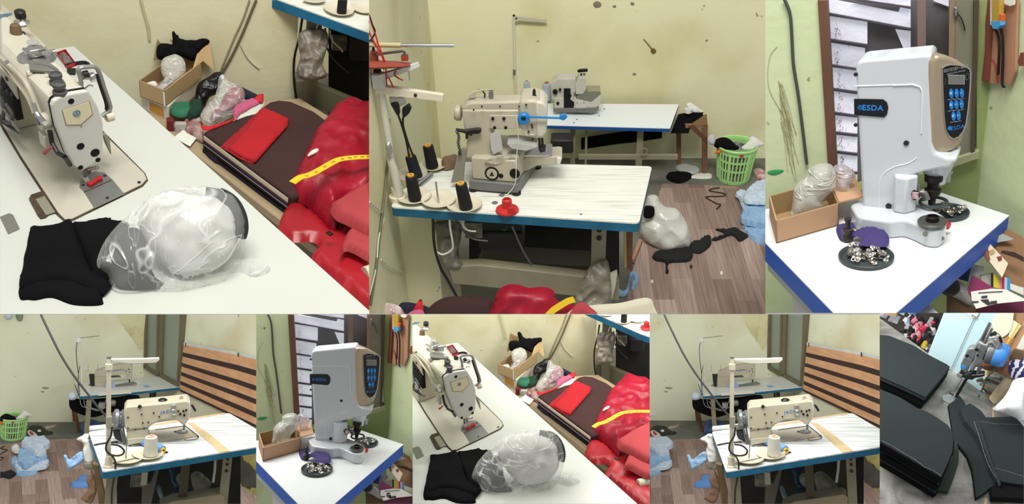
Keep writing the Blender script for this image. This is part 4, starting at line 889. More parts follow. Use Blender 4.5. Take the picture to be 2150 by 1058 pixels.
    for lb, pp, r, m in (('long dark cable hanging down the side wall', z1((40, 0), (45, 0)) and [(816, 250), (815, 330), (808, 400), (800, 470), (790, 560), (778, 640)], 2.6, mat('olive_cable', (104, 100, 76), .6)), ('thin white cable looping along the side wall', [(776, 424), (800, 445), (806, 460), (795, 500), (790, 560), (776, 620)], 1.4, WIREW), ('short white cable end loose on the side wall', [(800, 545), (815, 560), (835, 568), (852, 572)], 1.6, WIREW)):
        solo(P, 'wall_cable', lb, 'cable', MB().tube([lw(x, y) for x, y in pp], r * k, 8, 4), m, smooth=60)
    # -- spools and plates on the near table
    st = Thing(P, 'spool_stand', 'cluster of cream spool plates on the near sewing table', 'spool stand', P.z(920, 424)); st.minz = .15 * k
    for x, y, r in ((870, 416, 33), (921.5, 423.5, 33), (975, 433, 33), (865, 370, 31), (909, 350, 28)): saucer(st, P, P.z(x, y, 3 * k), r * k, CREAMP)
    st.part('spool_pin', MB().tube([P.z(921, 426, 5 * k), P.y(915, 382, P.z(921, 426).y)], 1.8 * k, 8), STEEL)
    st.part('tube_bar', MB().tube([P.z(865, 400, 5 * k), P.z(905, 366, 5 * k)], 6 * k, 8), CHROME)
    for (bx, by_, tx, ty, lb, m) in ((872, 418, 862, 367, 'black thread spool first at the table corner, orange tip', BBLACK), (875, 372, 861, 326, 'navy black thread spool behind the table corner spool', mat('navy_thread', (24, 28, 40), .7)), (908, 350, 898, 304, 'black thread spool furthest back by the cream machine', BBLACK), (979, 436, 967, 384, 'black thread spool nearest the machine foot, orange tip', BBLACK)):
        b = P.z(bx, by_, 7 * k); tp = P.y(tx, ty, b.y)
        spool(P, b, 12.5 * k, (tp - b).length, m, label=lb, cone=.86, ax=tp - b)
    solo(P, 'red_nut', 'red plastic spool base lying on the near table', 'knob', MB().lathe(P.z(1065, 443), UPZ, [(21 * k, 0), (22 * k, 2 * k), (21 * k, 5 * k), (10 * k, 9 * k), (9 * k, 24 * k), (6 * k, 26 * k), (6 * k, 20 * k)], 18).box(P.z(1074, 443, 10 * k), 14 * k, 5 * k, 14 * k), mat('nut_red', (190, 42, 40), .45))
    # -- cream machine
    base = P.z(1040, 408)
    ym = P.z(985, 404).y
    t = Thing(P, 'sewing_machine', 'cream cylinder arm sewing machine with blue lamp on near table', 'sewing machine', base); t.minz = .15 * k
    g = lambda *q, d=0: [P.y(x, y, ym + d * k) for x, y in q]
    def slab(name, pts, d, w, m=EN2, bev=2.5, par=None, **kw): return t.part(name, MB().prism(g(*pts, d=d), (0, w * k, 0)), m, par, bevel=bev * k if bev else 0, **kw)
    GB = mat('base_grey', (112, 114, 110), .5, var=.08)
    b0, b1 = P.z(985, 402), P.z(1088, 411); b2 = P.z(1129, 352)
    bs = [b0, b1, b2, b0 + (b2 - b1)]
    t.part('base', MB().prism([p + UPZ * 4 * k for p in bs], (0, 0, 20 * k)), GB, bevel=2 * k)
    for p in (b0 + (b1 - b0) * .08, b1 + (b0 - b1) * .04, b2 + (b1 - b2) * .05): t.part('foot', MB().disc(p + V((0, 6 * k, .2 * k)), UPZ, 9 * k, 5 * k, 14), BLK)
    zb_ = 24 * k; cc = sum(bs, V()) / 4
    up1 = [cc + (p - cc) * .9 + UPZ * zb_ for p in bs]; hb = P.rise(up1[0], 330) 
    lowb = t.part('bed_body', MB().prism(up1, (0, 0, hb)), EN2, bevel=3 * k)
    fy = up1[0].y - .4 * k
    fz = lambda x, y: P.pl(x, y, up1[0], (up1[1] - up1[0]).cross(UPZ))
    nf = (up1[1] - up1[0]).cross(UPZ).normalized()
    for (x, y, r, m) in ((1033, 364, 14, HOLE), (1052, 369, 4.5, HOLE), (1081, 364, 10, HOLE)):
        t.part('port', MB().lathe(fz(x, y), nf, [(r * k, 0), (r * k, 1.2 * k), (r * .86 * k, 1.4 * k), (r * .8 * k, .6 * k), (.0001, .6 * k)], 24), m, lowb)
    t.part('port_cover', MB().disc(fz(1033, 364) + nf * .7 * k, nf, 10.5 * k, 1.2 * k, 20), EN2, lowb); a_, b_, c_ = [fz(x, y) + nf * 2 * k for x, y in ((1028, 368), (1038, 368), (1033, 359))]
    t.part('warning_mark', MB().prism([a_, b_, c_], nf * .6 * k), DARK, lowb)
    slab('cylinder_bed', z3((985, 50), (1060, -5), (1290, -5), (1300, 10), (1285, 52), (1130, 60), (1010, 120)), 40, 46, EN2, 3)
    slab('bed_cap', z3((1262, 2), (1300, 8), (1285, 55), (1262, 50)), 36, 52, mat('cap_white', (212, 212, 204), .4), 2)
    t.part('throat_plate', MB().prism([P.y(x, y, ym + 40 * k) + V((0, 0, 1 * k)) for x, y in z3((1010, 0), (1060, -12), (1230, -12), (1200, 2))], (0, 50 * k, 0)), STEEL)
    pil = z1((625, 742), (1010, 742), (1010, 870), (815, 872), (822, 905), (828, 960), (822, 1010), (830, 1058)) + z3((830, 10), (640, 10)) + z1((655, 1000), (660, 940), (640, 860))
    slab('pillar', pil, 20, 62, EN2, 5)
    slab('arm_top', z1((622, 745), (640, 712), (682, 690), (1010, 682), (1120, 680), (1120, 745)), 24, 36, EN2, 4)
    slab('head', z1((1010, 680), (1110, 672), (1170, 690), (1195, 720), (1195, 890), (1175, 928), (1090, 932), (1050, 912), (1030, 880), (1010, 872)), 14, 66, EN2, 6)
    slab('end_cover', z1((1120, 682), (1172, 690), (1198, 722), (1196, 890), (1174, 925), (1122, 925)), 12, 62, EN, 4)
    slab('front_plate', z1((812, 778), (1005, 778), (1012, 868), (818, 868)), 18, 4, EN2, 1)
    for q in z1((833, 797), (908, 797), (845, 858), (920, 858)): t.part('plate_bolt', MB().disc(g(q, d=18)[0], (0, -1, 0), 3 * k, 2.5 * k, 12), BLK)
    for q in z1((760, 715), (882, 715), (1010, 715), (1058, 703), (1095, 840), (1075, 885), (1100, 855), (705, 738)): t.part('screw', MB().disc(g(q, d=13)[0], (0, -1, 0), 1.6 * k, 3 * k, 8), BLK)
    slab('head_recess', z1((1020, 800), (1060, 830), (1062, 905), (1110, 905), (1112, 915), (1050, 910), (1030, 870)), 12.5, 3, EN, .6)
    t.part('handwheel', MB().lathe(g(z1((625, 758))[0], d=50)[0], (-1, 0, 0), [(8 * k, 0), (15 * k, 2 * k), (15.5 * k, 10 * k), (13 * k, 14 * k), (5 * k, 15 * k)], 28), EN2)
    t.part('oil_window', MB().disc(g(z1((897, 676))[0], d=44)[0], UPZ, 10 * k, 4 * k, 18), BLK)
    t.part('thread_bracket', MB().tube(g(*z1((672, 644), (700, 621), (760, 608), (830, 603)), d=40), [3 * k, 2 * k, 1.4 * k, 1.2 * k], 8), EN2); slab('bracket_foot', z1((670, 640), (712, 614), (712, 660), (672, 664)), 36, 8, EN2, .8)
    slab('tension_bracket', z1((805, 616), (836, 614), (834, 656), (805, 656)), 36, 8, GREYM, .8); t.part('guide_hook', MB().tube(g(*z1((765, 614), (780, 634), (778, 655)), d=38), 1.6 * k, 6), DARK)
    t.part('top_knob', MB().lathe(g(z1((1112, 668))[0], d=36)[0], UPZ, [(5 * k, 0), (5 * k, 6 * k), (3 * k, 8 * k), (3 * k, 16 * k), (1.5 * k, 20 * k)], 12), BLK)
    slab('lever', z1((580, 872), (640, 880), (720, 868), (750, 868), (756, 890), (735, 905), (700, 902), (690, 920), (660, 905), (590, 886)), 8, 8, BLK, 1.5)
    slab('lever', z1((648, 880), (672, 880), (665, 935), (648, 940)), 9, 7, BLK, 1)
    ch = z1((592, 886), (605, 920), (600, 960), (608, 1000), (612, 1040)); chp = g(*ch, d=8)
    cm = MB()
    for i, p in enumerate(cat_rom(chp, 4, False)): cm.ring(p, V((1, 0, 0)) if i % 2 else V((0, 1, 0)), 2.6 * k, .7 * k, 10, 5)
    t.part('chain', cm, DARK)
    slab('apron', z1((815, 905), (880, 880), (900, 1005), (840, 1040), (822, 1010)), 6, 3, mat('tin_plate', (196, 196, 190), .3, metal=.3), 0)
    slab('apron', z1((598, 1030), (630, 1000), (650, 1000), (650, 1058)) + z3((635, 160), (550, 175)), 14, 6, mat('grey_guard', (132, 130, 118), .5), .6)
    slab('cloth_plate', z1((930, 970), (1000, 968), (1130, 990), (1060, 1015), (960, 1000)), 4, 40, mat('tin_plate', (196, 196, 190), .3, metal=.3), 0)
    slab('bed_lip', z3((775, 35), (830, 5), (1005, 0), (985, 35), (850, 50)), -2, 30, mat('plate_worn', (206, 202, 184), .4, c2=(120, 116, 98), vs=40), .6)
    for q in (z1((1145, 930), (1148, 960), (1150, 1010)), z1((1165, 930), (1168, 970), (1175, 1010)), z1((1100, 935), (1102, 990))): t.part('needle_bar', MB().tube(g(*q, d=34), 2.4 * k, 8), DARK)
    slab('foot', z1((1140, 1000), (1190, 1000), (1185, 1025), (1150, 1030)), 30, 20, DARK, 1.5)
    BLU = mat('lamp_blue', (24, 122, 190), .4)
    lam = t.part('lamp_head', MB().lathe(g(z1((1042, 788))[0], d=14)[0], (0, -1, 0), [(9 * k, 0), (11 * k, 2 * k), (11 * k, 10 * k), (9 * k, 12 * k)], 24), BLU)
    t.part('lamp_socket', MB().box(g(z1((1040, 797))[0], d=2)[0], 8 * k, 3 * k, 5 * k), HOLE, lam)
    t.part('lamp_stem', MB().tube(g(*z1((1075, 787), (1150, 790), (1290, 795)), d=4), 2.2 * k, 8), BLU); slab('lamp_tip', z1((1280, 785), (1318, 768), (1336, 792), (1310, 815), (1285, 805)), 0, 8, BLU, 1.5)
    t.part('thread_tail', MB().tube(g(*z1((990, 790), (1000, 860), (1005, 960), (992, 1050)), d=-4) + g(*z3((990, 60), (985, 170), (950, 230), (880, 280), (760, 315)), d=-14), .9 * k, 6, 4), WIREW)
    solo(P, 'brown_cloth', 'brown cloth scrap behind the cream spool plates', 'cloth', MB().puff(P.zs(z3((490, 30), (560, 10), (600, 5), (600, 50), (560, 80), (500, 85)), 2 * k), UPZ, 12 * k, 0, 10 * k, 5 * k, 4 * k, .05 / k, 4, floor=0), mat('brown_scrap', (120, 96, 74), .85), smooth=60)
    # -- far table, machine, cones
    ZT = -145 * k
    ff = lambda x, y, z=0: P.z(x, y, ZT + z * k)
    t = Thing(P, 'sewing_table', 'far sewing table with plain white top and blue edge', 'table', ff(1300, 250))
    tt = [ff(1136, 262), ff(1407, 269), ff(1425, 219), ff(1150, 217)]
    t.part('tabletop', MB().prism(tt, (0, 0, -2 * k)), mat('white_laminate2', (236, 242, 244), .3), smooth=0)
    t.part('blue_edge', MB().prism([p - UPZ * 2 * k for p in tt], (0, 0, -9 * k)), mat('blue_edge', (22, 78, 148), .5, var=.15), smooth=0)
    for q in ((1269, 229), (1258, 243), (1211, 251), (1205, 258)): t.part('bolt_cap', MB().disc(ff(*q), UPZ, 2.8 * k, .6 * k, 12), GREYM)
    for (x, y, w) in ((1348, 278, 17), (1203, 276, 14), (1232, 276, 6)):
        p = P.z(x, y, ZT - 11 * k) + V((0, 40 * k, 0)); t.part('leg', MB().par(V((p.x - w / 2 * k, p.y, ZF)), (w * k, 0, 0), (0, 10 * k, 0), (0, 0, ZT - ZF - 11 * k)), FRAME)
    p = ff(1348, 300) + V((0, 36 * k, 0)); t.part('crank_wheel', MB().ring(P.y(1352, 318, p.y), (0, 1, 0), 9 * k, 1.6 * k, 18, 6), FRAME)
    t.part('cross_beam', MB().par(P.y(1215, 335, p.y + 8 * k), (260 * k, 0, 0), (0, 10 * k, 0), (0, 0, 12 * k)), FRAME)
    t.part('motor', MB().box(P.y(1180, 300, p.y + 40 * k), 60 * k, 50 * k, 40 * k), DARK, bevel=5 * k)
    t = Thing(P, 'overlock_machine', 'grey white overlock machine with black handle on far table', 'sewing machine', ff(1215, 243)); t.minz = ZT + .15 * k
    yo = ff(1200, 243).y
    o = lambda *q, d=0: [P.y(x, y, yo + d * k) for x, y in q]
    z1o = Zm(775, 0, 3.207)
    GW = mat('overlock_grey', (196, 194, 182), .4, var=.07)
    sl = lambda n_, pts, d, w, m=GW, b=1.2: t.part(n_, MB().prism(o(*pts, d=d), (0, w * k, 0)), m, bevel=b * k if b else 0)
    sl('foot_plate', z2((-90, 755), (130, 760), (165, 765), (215, 740), (215, 725), (-90, 730)), 0, 60, GREYM)
    sl('lower_body', z2((-85, 660), (60, 660), (135, 680), (165, 685), (228, 635), (228, 700), (165, 755), (-85, 755)), 3, 50)
    sl('front_cover', z2((58, 680), (128, 682), (128, 748), (58, 748)), 1, 4, GW); sl('work_plate', z2((60, 660), (165, 685), (230, 632), (225, 615), (130, 618), (75, 645)), 2, 44, mat('plate_shine', (176, 176, 160), .25, metal=.7), 0)
    sl('arm', z2((-100, 560), (-60, 532), (60, 532), (60, 600), (40, 670), (-100, 670)), 8, 44); sl('head', z2((55, 565), (85, 525), (130, 520), (132, 600), (110, 635), (62, 635)), 4, 40)
    for q, r in ((z2((-78, 615))[0], 7.5), (z2((20, 640))[0], 5), (z2((-45, 600))[0], 4), (z2((-60, 690))[0], 5), (z2((40, 700))[0], 5)): t.part('tension_knob', MB().lathe(o(q, d=8)[0], (0, -1, 0), [(r * .9 * k, 0), (r * k, 2 * k), (r * .8 * k, 8 * k)], 16), BLK)
    sl('looper_recess', z2((-20, 600), (25, 600), (25, 670), (50, 690), (45, 735), (-20, 735)), 2, 6, HOLE, 0)
    for q in z2((70, 690), (115, 690), (70, 742), (115, 742), (45, 625), (45, 660)): t.part('screw', MB().disc(o(q, d=0)[0], (0, -1, 0), 1.1 * k, 1.6 * k, 8), DARK)
    t.part('post', MB().tube(o(*z2((98, 525), (98, 495)), d=20), 2 * k, 8).tube(o(*z2((118, 520), (116, 495)), d=20), 1.6 * k, 8), DARK); sl('handle', z2((70, 478), (90, 468), (140, 466), (142, 484), (75, 490)), 16, 8, BLK)
    t.part('oil_cap', MB().disc(o(z2((22, 548))[0], d=24)[0], UPZ, 5 * k, 5 * k, 14), DARK)
    t = Thing(P, 'thread_stand', 'tall thin white thread stand on the far table', 'thread stand', ff(1084, 214))
    p0 = ff(1084, 214); yq = p0.y
    u = lambda *q, d=0: [P.y(x, y, yq + d * k) for x, y in q]
    WP = mat('stand_white', (214, 212, 196), .5)
    t.part('pole', MB().tube([p0 - UPZ * 6 * k] + u((1081, 150), (1079, 36)), 2.6 * k, 10), WP); t.part('clamp', MB().tube(u((1080, 146), (1080, 157)), 4 * k, 8), GREYM); t.part('cap', MB().disc(u((1079, 34))[0], UPZ, 3.4 * k, 4 * k, 10), BLK)
    t.part('arm', MB().prism(u(*z1((968, 110), (1000, 112), (1196, 135), (1196, 152), (1010, 140), (970, 150)), d=-2), (0, 4 * k, 0)), mat('arm_grey', (190, 188, 166), .5)); t.part('arm_bolt', MB().disc(u(z1((990, 124))[0], d=-2)[0], (0, -1, 0), 2.4 * k, 1.4 * k, 10), DARK)
    t.part('plate', MB().lathe(ff(1122, 206, 1), UPZ, [(10 * k, 0), (40 * k, 1 * k), (42 * k, 3 * k), (10 * k, 1.6 * k)], 30), WP)
    BT = mat('ice_thread', (176, 188, 204), .6, var=.06, vs=40)
    for (x, y, h, lb) in ((1100, 203, 37, 'pale blue thread cone first from the tall stand'), (1107, 206, 38, 'pale blue thread cone second from the tall stand'), (1127, 200, 33, 'pale blue thread cone third, set back on plate'), (1148, 210, 37, 'pale blue thread cone by the overlock machine')):
        b = ff(x, y, 4); spool(P, b, 8.5 * P.up(b), P.rise(b, y - h), BT, 'thread_cone', lb, 'thread cone', 'pale blue cones on the far table', .9, core=mat('cone_rust', (170, 110, 80), .6))
    # -- stool with black cloth
    t = Thing(P, 'timber_stool', 'rough timber stool by the wall under black cloth', 'stool', P.z(1470, 360, ZF))
    zs_ = ZF + P.rise(P.z(1481, 364, ZF), 262) 
    sf = P.z(1481, 364, ZF); yy = sf.y
    w = lambda *q, d=0: [P.y(x, y, yy + d * k) for x, y in q]
    t.part('leg', MB().prism(w((1474, 262), (1486, 262), (1485, 364), (1475, 362)), (0, 9 * k, 0)), WOOD)
    t.part('leg', MB().prism(w((1420, 262), (1430, 262), (1430, 345), (1422, 345), d=60), (0, 9 * k, 0)), WOOD)
    t.part('seat_board', MB().prism([P.y(1440, 262, yy), P.y(1486, 262, yy), P.y(1484, 240, yy + 60 * k), P.y(1425, 244, yy + 60 * k)], (0, 0, -10 * k)), mat('stool_top', (140, 112, 76), .8))
    t.part('brace', MB().prism(w((1445, 266), (1456, 262), (1486, 292), (1485, 302), d=-3), (0, 4 * k, 0)), mat('brace_brown', (104, 66, 50), .7))
    t.part('end_board', MB().prism(w((1456, 258), (1484, 240), (1484, 262), (1452, 264), d=-1), (0, 4 * k, 0)), mat('stool_top', (140, 112, 76), .8))
    solo(P, 'black_cloth', 'black cloth draped over the stool behind far table', 'cloth', MB().puff([P.y(x, y, yy + d * k) for x, y, d in ((1408, 280, -6), (1425, 238, 30), (1440, 234, 30), (1478, 232, 30), (1478, 240, 10), (1462, 252, -4), (1452, 262, -8), (1446, 279, -8))], (0, -.7, .7), 4 * k, 4 * k, 5 * k, 5 * k, 2 * k, .05 / k, 3, smooth=False), BLACKCLOTH, smooth=60)
    solo(P, 'black_cloth', 'wide black cloth hanging behind the far table legs', 'cloth', MB().sheet([[P.y(x, y + dy, yy + 62 * k) for x, dy in ((1220, 20), (1260, 14), (1300, 8), (1340, 4), (1390, -4))] for y in (270, 286, 294)], 3 * k, (0, 1, 0)), BLACKCLOTH)
    solo(P, 'tape_roll', 'white tape roll on the black draped stool', 'tape roll', MB().lathe(P.y(1444, 236, yy + 26 * k), UPZ, [(5 * k, 0), (10 * k, 0), (10 * k, 11 * k), (5 * k, 11 * k), (5 * k, 0)], 24), mat('tape_white', (226, 226, 222), .5))
    solo(P, 'white_cloth', 'white cloth scrap behind the tape roll', 'cloth', MB().puff(P.nears([(1440, 222), (1448, 215), (1458, 220), (1470, 229), (1478, 236), (1455, 236)], P.y(1450, 232, yy + 40 * k)), nv, 6 * k, 3 * k, 6 * k, 3 * k, 2 * k, .1 / k, 2), mat('white_cotton', (222, 222, 214), .85), smooth=60)
    # -- basket
    bc = P.z(1539, 374, ZF)
    hbk = P.rise(bc, 303); basket(P, 'light green slotted laundry basket full of scraps by wall', bc, 54 * k, 43 * k, hbk)
    bt = bc + UPZ * hbk
    for nm, lb, pts, z, h, m in (('black_scrap', 'rounded black scrap heap on top of the basket', [(1500, 308), (1502, 294), (1518, 288), (1532, 292), (1545, 304), (1552, 308), (1548, 316), (1520, 314)], -2, 14, BLACKCLOTH),
                                 ('white_cloth', 'white cloth hanging over the basket rim', [(1556, 312), (1572, 296), (1580, 286), (1600, 298), (1605, 305), (1590, 310), (1575, 318)], 0, 10, mat('white_cotton', (222, 222, 214), .85)),
                                 ('white_cloth', 'grey white cloth at the back of the basket', [(1486, 290), (1494, 282), (1502, 290), (1500, 304), (1488, 302)], 0, 8, mat('grey_cotton', (190, 190, 190), .85)),
                                 ('orange_packet', 'small orange packet at the front of the basket', [(1500, 322), (1512, 312), (1526, 316), (1514, 322)], -6, 6, mat('orange_paper', (226, 110, 46), .6))):
        solo(P, nm, lb, 'cloth' if 'cloth' in nm else 'scrap', MB().puff(P.nears(pts, bt + UPZ * z * k + P.view * (-14 * k)), nv, h * k, h * .7 * k, h * k, 4 * k, h * .25 * k, .07 / k, len(lb)), m, smooth=60)
    solo(P, 'scrap_fill', 'mixed fabric scraps filling the green basket', 'scraps', MB().lathe(bc + UPZ * 4 * k, UPZ, [(38 * k, 0), (44 * k, hbk * .5), (48 * k, hbk * .82), (20 * k, hbk * .95), (.001, hbk * .95)], 20), mat('scrap_dark', (40, 44, 44), .9, c2=(150, 150, 150), vs=60), kind='stuff')
    # -- floor things
    solo(P, 'white_bag', 'knotted white plastic bag stuffed full beside near table', 'bag', MB().puff(P.nears([(1346, 492), (1348, 462), (1352, 440), (1360, 412), (1378, 410), (1386, 424), (1398, 434), (1420, 438), (1435, 456), (1446, 478), (1451, 498), (1447, 518), (1430, 524), (1400, 530), (1372, 518)], P.z(1400, 505, ZG) + UPZ * 40 * k), nv, 38 * k, 24 * k, 36 * k, 3.5 * k, 8 * k, .03 / k, 6, floor=ZG, ridge=.9), mat('white_polythene', (206, 206, 196), .3, var=.1, vs=12, bump=.4, bs=40, spec=.6), smooth=60)
    solo(P, 'black_scrap', 'black scrap showing at the bag mouth', 'scrap', MB().puff(P.nears([(1352, 440), (1356, 432), (1372, 434), (1374, 450), (1366, 458), (1352, 456)], P.z(1400, 505, ZG) + UPZ * 60 * k - P.view * 36 * k), nv, 6 * k, 6 * k, 8 * k, 4 * k, 2 * k, .05 / k, 2), BLACKCLOTH, smooth=60)
    def lay(name, label, cat, pts, h, m, R=8, sp=5, wr=3, wf=.03, seed=1, z=0, **kw):
        return solo(P, name, label, cat, MB().puff(P.zs(pts, ZG + z * k), UPZ, h * k, 0, R * k, sp * k, wr * k, wf / k, seed, floor=ZG + z * k, **kw), m, smooth=60)
    STR = mat('black_strap', (26, 28, 28), .9, var=.2)
    lay('black_strap', 'black cloth strap bunched at the foot of white bag', 'strap', z4((575, 670), (620, 640), (690, 640), (740, 610), (820, 620), (850, 655), (820, 705), (690, 718), (685, 780), (665, 780), (662, 715), (600, 700)), 7, STR, R=3.5, wr=5, wf=.08, sp=3.5)
    lay('black_strap', 'black folded strap loop on the plank floor', 'strap', z4((830, 600), (850, 570), (890, 565), (930, 540), (968, 545), (966, 600), (900, 650), (850, 645), (825, 630)), 6, STR, R=3, wr=4, wf=.08, seed=4, sp=3.5)
    lay('black_strap', 'black strap end trailing to the blue pile', 'strap', z4((975, 555), (1060, 520), (1000, 490), (1080, 490), (1130, 480), (1215, 530), (1205, 550), (1160, 570), (1110, 530), (1010, 565)), 5, STR, R=3, wr=3, wf=.08, seed=8, sp=3)
    solo(P, 'zigzag_cord', 'dark brown zigzag cord on the plank floor', 'cord', MB().tube(P.zs(z4((1028, 205), (970, 215), (968, 228), (1062, 245), (1050, 262), (945, 265), (948, 278), (1010, 312), (1036, 320), (1008, 350)), ZG + 2 * k), 1.7 * k, 6, 3), mat('cord_brown', (58, 40, 30), .7), smooth=60)
    for nm, pts, h, m, z, sd in (('pale blue folded cloth topmost on the floor pile', [(1565, 405), (1590, 386), (1640, 380), (1640, 425), (1590, 430), (1562, 425)], 12, SKYW, 30, 3), ('light blue cloth in the middle of floor pile', [(1556, 455), (1575, 425), (1640, 418), (1640, 480), (1600, 480), (1560, 470)], 22, SKY, 10, 5), ('light blue cloth lowest in the floor pile', [(1558, 470), (1585, 455), (1640, 470), (1640, 520), (1582, 507)], 12, SKY, 0, 7), ('pale blue rolled sleeve at the pile edge', [(1543, 410), (1560, 404), (1580, 420), (1575, 445), (1560, 440), (1552, 420)], 14, SKYW, 12, 9)):
        lay('folded_cloth', nm, 'cloth', pts, h * .55, m, R=3, wr=5.5, wf=.075, seed=sd, z=z, ridge=.9, sp=3, wob=3 * k)
    lay('black_scrap', 'black scrap on the concrete near basket', 'scrap', z4((668, 130), (700, 105), (760, 100), (840, 112), (830, 150), (760, 178), (690, 160)), 5, BLACKCLOTH, z=-1.5)
    lay('plastic_scrap', 'clear plastic scrap on the concrete beyond black scrap', 'scrap', z4((730, 70), (800, 50), (890, 80), (880, 110), (800, 110)), 5, mat('milky_scrap', (168, 172, 166), .3, spec=.7), z=-1.5, seed=4)
    lay('white_packet', 'white packet lying flat by the basket', 'packet', z4((835, 140), (870, 115), (965, 112), (965, 145)), 3, PAPER, z=-1.5, R=3, wr=.5)
    lay('printed_packet', 'white packet with red band at basket side', 'packet', z4((1255, 95), (1290, 75), (1335, 100), (1335, 170), (1310, 165)), 4, mat('packet_red', (220, 216, 210), .5, c2=(196, 60, 80), vs=30), z=-1.5, R=3, wr=.5)
    lay('blue_tie', 'small light blue twisted scrap by near table leg', 'scrap', z4((295, 880), (330, 880), (380, 910), (405, 870), (420, 800), (445, 775), (480, 800), (478, 850), (445, 890), (430, 880), (450, 830), (440, 810), (425, 860), (415, 910), (380, 940), (300, 920)), 8, SKY, R=5, sp=4, wr=2, seed=2)
    for x, y, i in ((1515, 573, 0), (1369, 591, 1), (1451, 560, 2)): lay('thread_bit', ('white thread bit in the middle of plank floor', 'tiny scrap near the blue twisted scrap', 'tiny dark crumb under the black strap')[i], 'scrap', ell(P, x, y, 3, 4, n=7), 1.5, (PAPER, PAPER, BLK)[i], R=2, sp=2, wr=.3)
    # -- front heap at the bottom edge
    ZB = -120 * k
    def heap(name, label, cat, pts, p, hf, hb, m, R=20, wr=5, wf=.03, seed=1, sp=6, **kw):
        return solo(P, name, label, cat, MB().puff(P.nears(pts, p), nv, hf * k, hb * k, R * k, sp * k, wr * k, wf / k, seed, **kw), m, smooth=60)
    hp = P.z(1100, 640, -150 * k)
    SAT = MATS['crimson_satin']
    heap('quilted_lining', 'crumpled crimson lining in front of near sewing table', 'cloth', [(1028, 680), (1032, 650), (1045, 612), (1065, 598), (1090, 598), (1110, 604), (1140, 602), (1162, 610), (1172, 632), (1215, 645), (1230, 680)], hp, 24, 20, SAT, 26, 11, .03, 5, ridge=.85)
    heap('fabric_bolt', 'dark brown fabric bolt end left of the crimson lining', 'fabric bolt', [(890, 690), (898, 650), (925, 628), (955, 622), (1000, 624), (1032, 630), (1040, 690)], hp + V((0, 20 * k, 0)), 16, 16, WOODDARK, 20, 1, .02, 3)
    g = []
    for x, y in ((1148, 664), (1160, 652), (1175, 642), (1192, 632), (1206, 628)):
        p = P.near(x, y, hp - P.view * 40 * k); g.append([p + P.near(x - 3, y - 6, hp - P.view * 40 * k) - p, p, p + P.near(x + 3, y + 6, hp - P.view * 40 * k) - p])
    solo(P, 'tape_measure', 'yellow tape measure end on the crimson lining', 'tape measure', MB().sheet(g, 1.2 * k, nv), mat('tape_yellow', (226, 190, 40), .45))
    heap('cream_roll', 'cream cloth with rounded end at the bottom edge', 'cloth', [(1190, 690), (1200, 650), (1250, 640), (1300, 636), (1340, 627), (1362, 626), (1372, 640), (1370, 690)], hp - P.view * 30 * k, 10, 10, mat('cream_felt', (206, 200, 176), .8), 12, 1, .02, 4)
    heap('red_cloth', 'red cloth folded over the cream roll', 'cloth', [(1190, 680), (1205, 645), (1222, 634), (1240, 645), (1256, 662), (1250, 690)], hp - P.view * 46 * k, 8, 4, MATS['red_suede'], 8, 2, .03, 2)
    heap('maroon_bag', 'clear bag of maroon cloth at the lower wall corner', 'bag', [(776, 690), (778, 640), (790, 632), (800, 640), (806, 636), (825, 638), (845, 650), (852, 690)], hp - V((0, 0, 0)), 12, 8, mat('maroon_film', (170, 120, 124), .3, c2=(214, 206, 200), vs=40, spec=.8, bump=.5, bs=40), 12, 4, .06, 3)
    heap('pink_cloth', 'pink cloth beside the clear maroon bag', 'cloth', [(850, 690), (856, 660), (875, 650), (890, 655), (890, 690)], hp, 6, 4, MATS['pink_cloth'], 6, 1)
    heap('red_scrap', 'red cloth corner standing behind the pink cloth', 'cloth', [(868, 655), (878, 632), (886, 630), (888, 655)], hp + V((0, 10 * k, 0)), 4, 4, MATS['red_cloth'], 5, 1)
    heap('dark_cloth', 'dark navy cloth behind the maroon bag', 'cloth', [(838, 640), (868, 636), (905, 650), (905, 690), (840, 690)], hp + V((0, 24 * k, 0)), 6, 6, MATS['navy_cloth'], 8, 1)
build_room(P2)
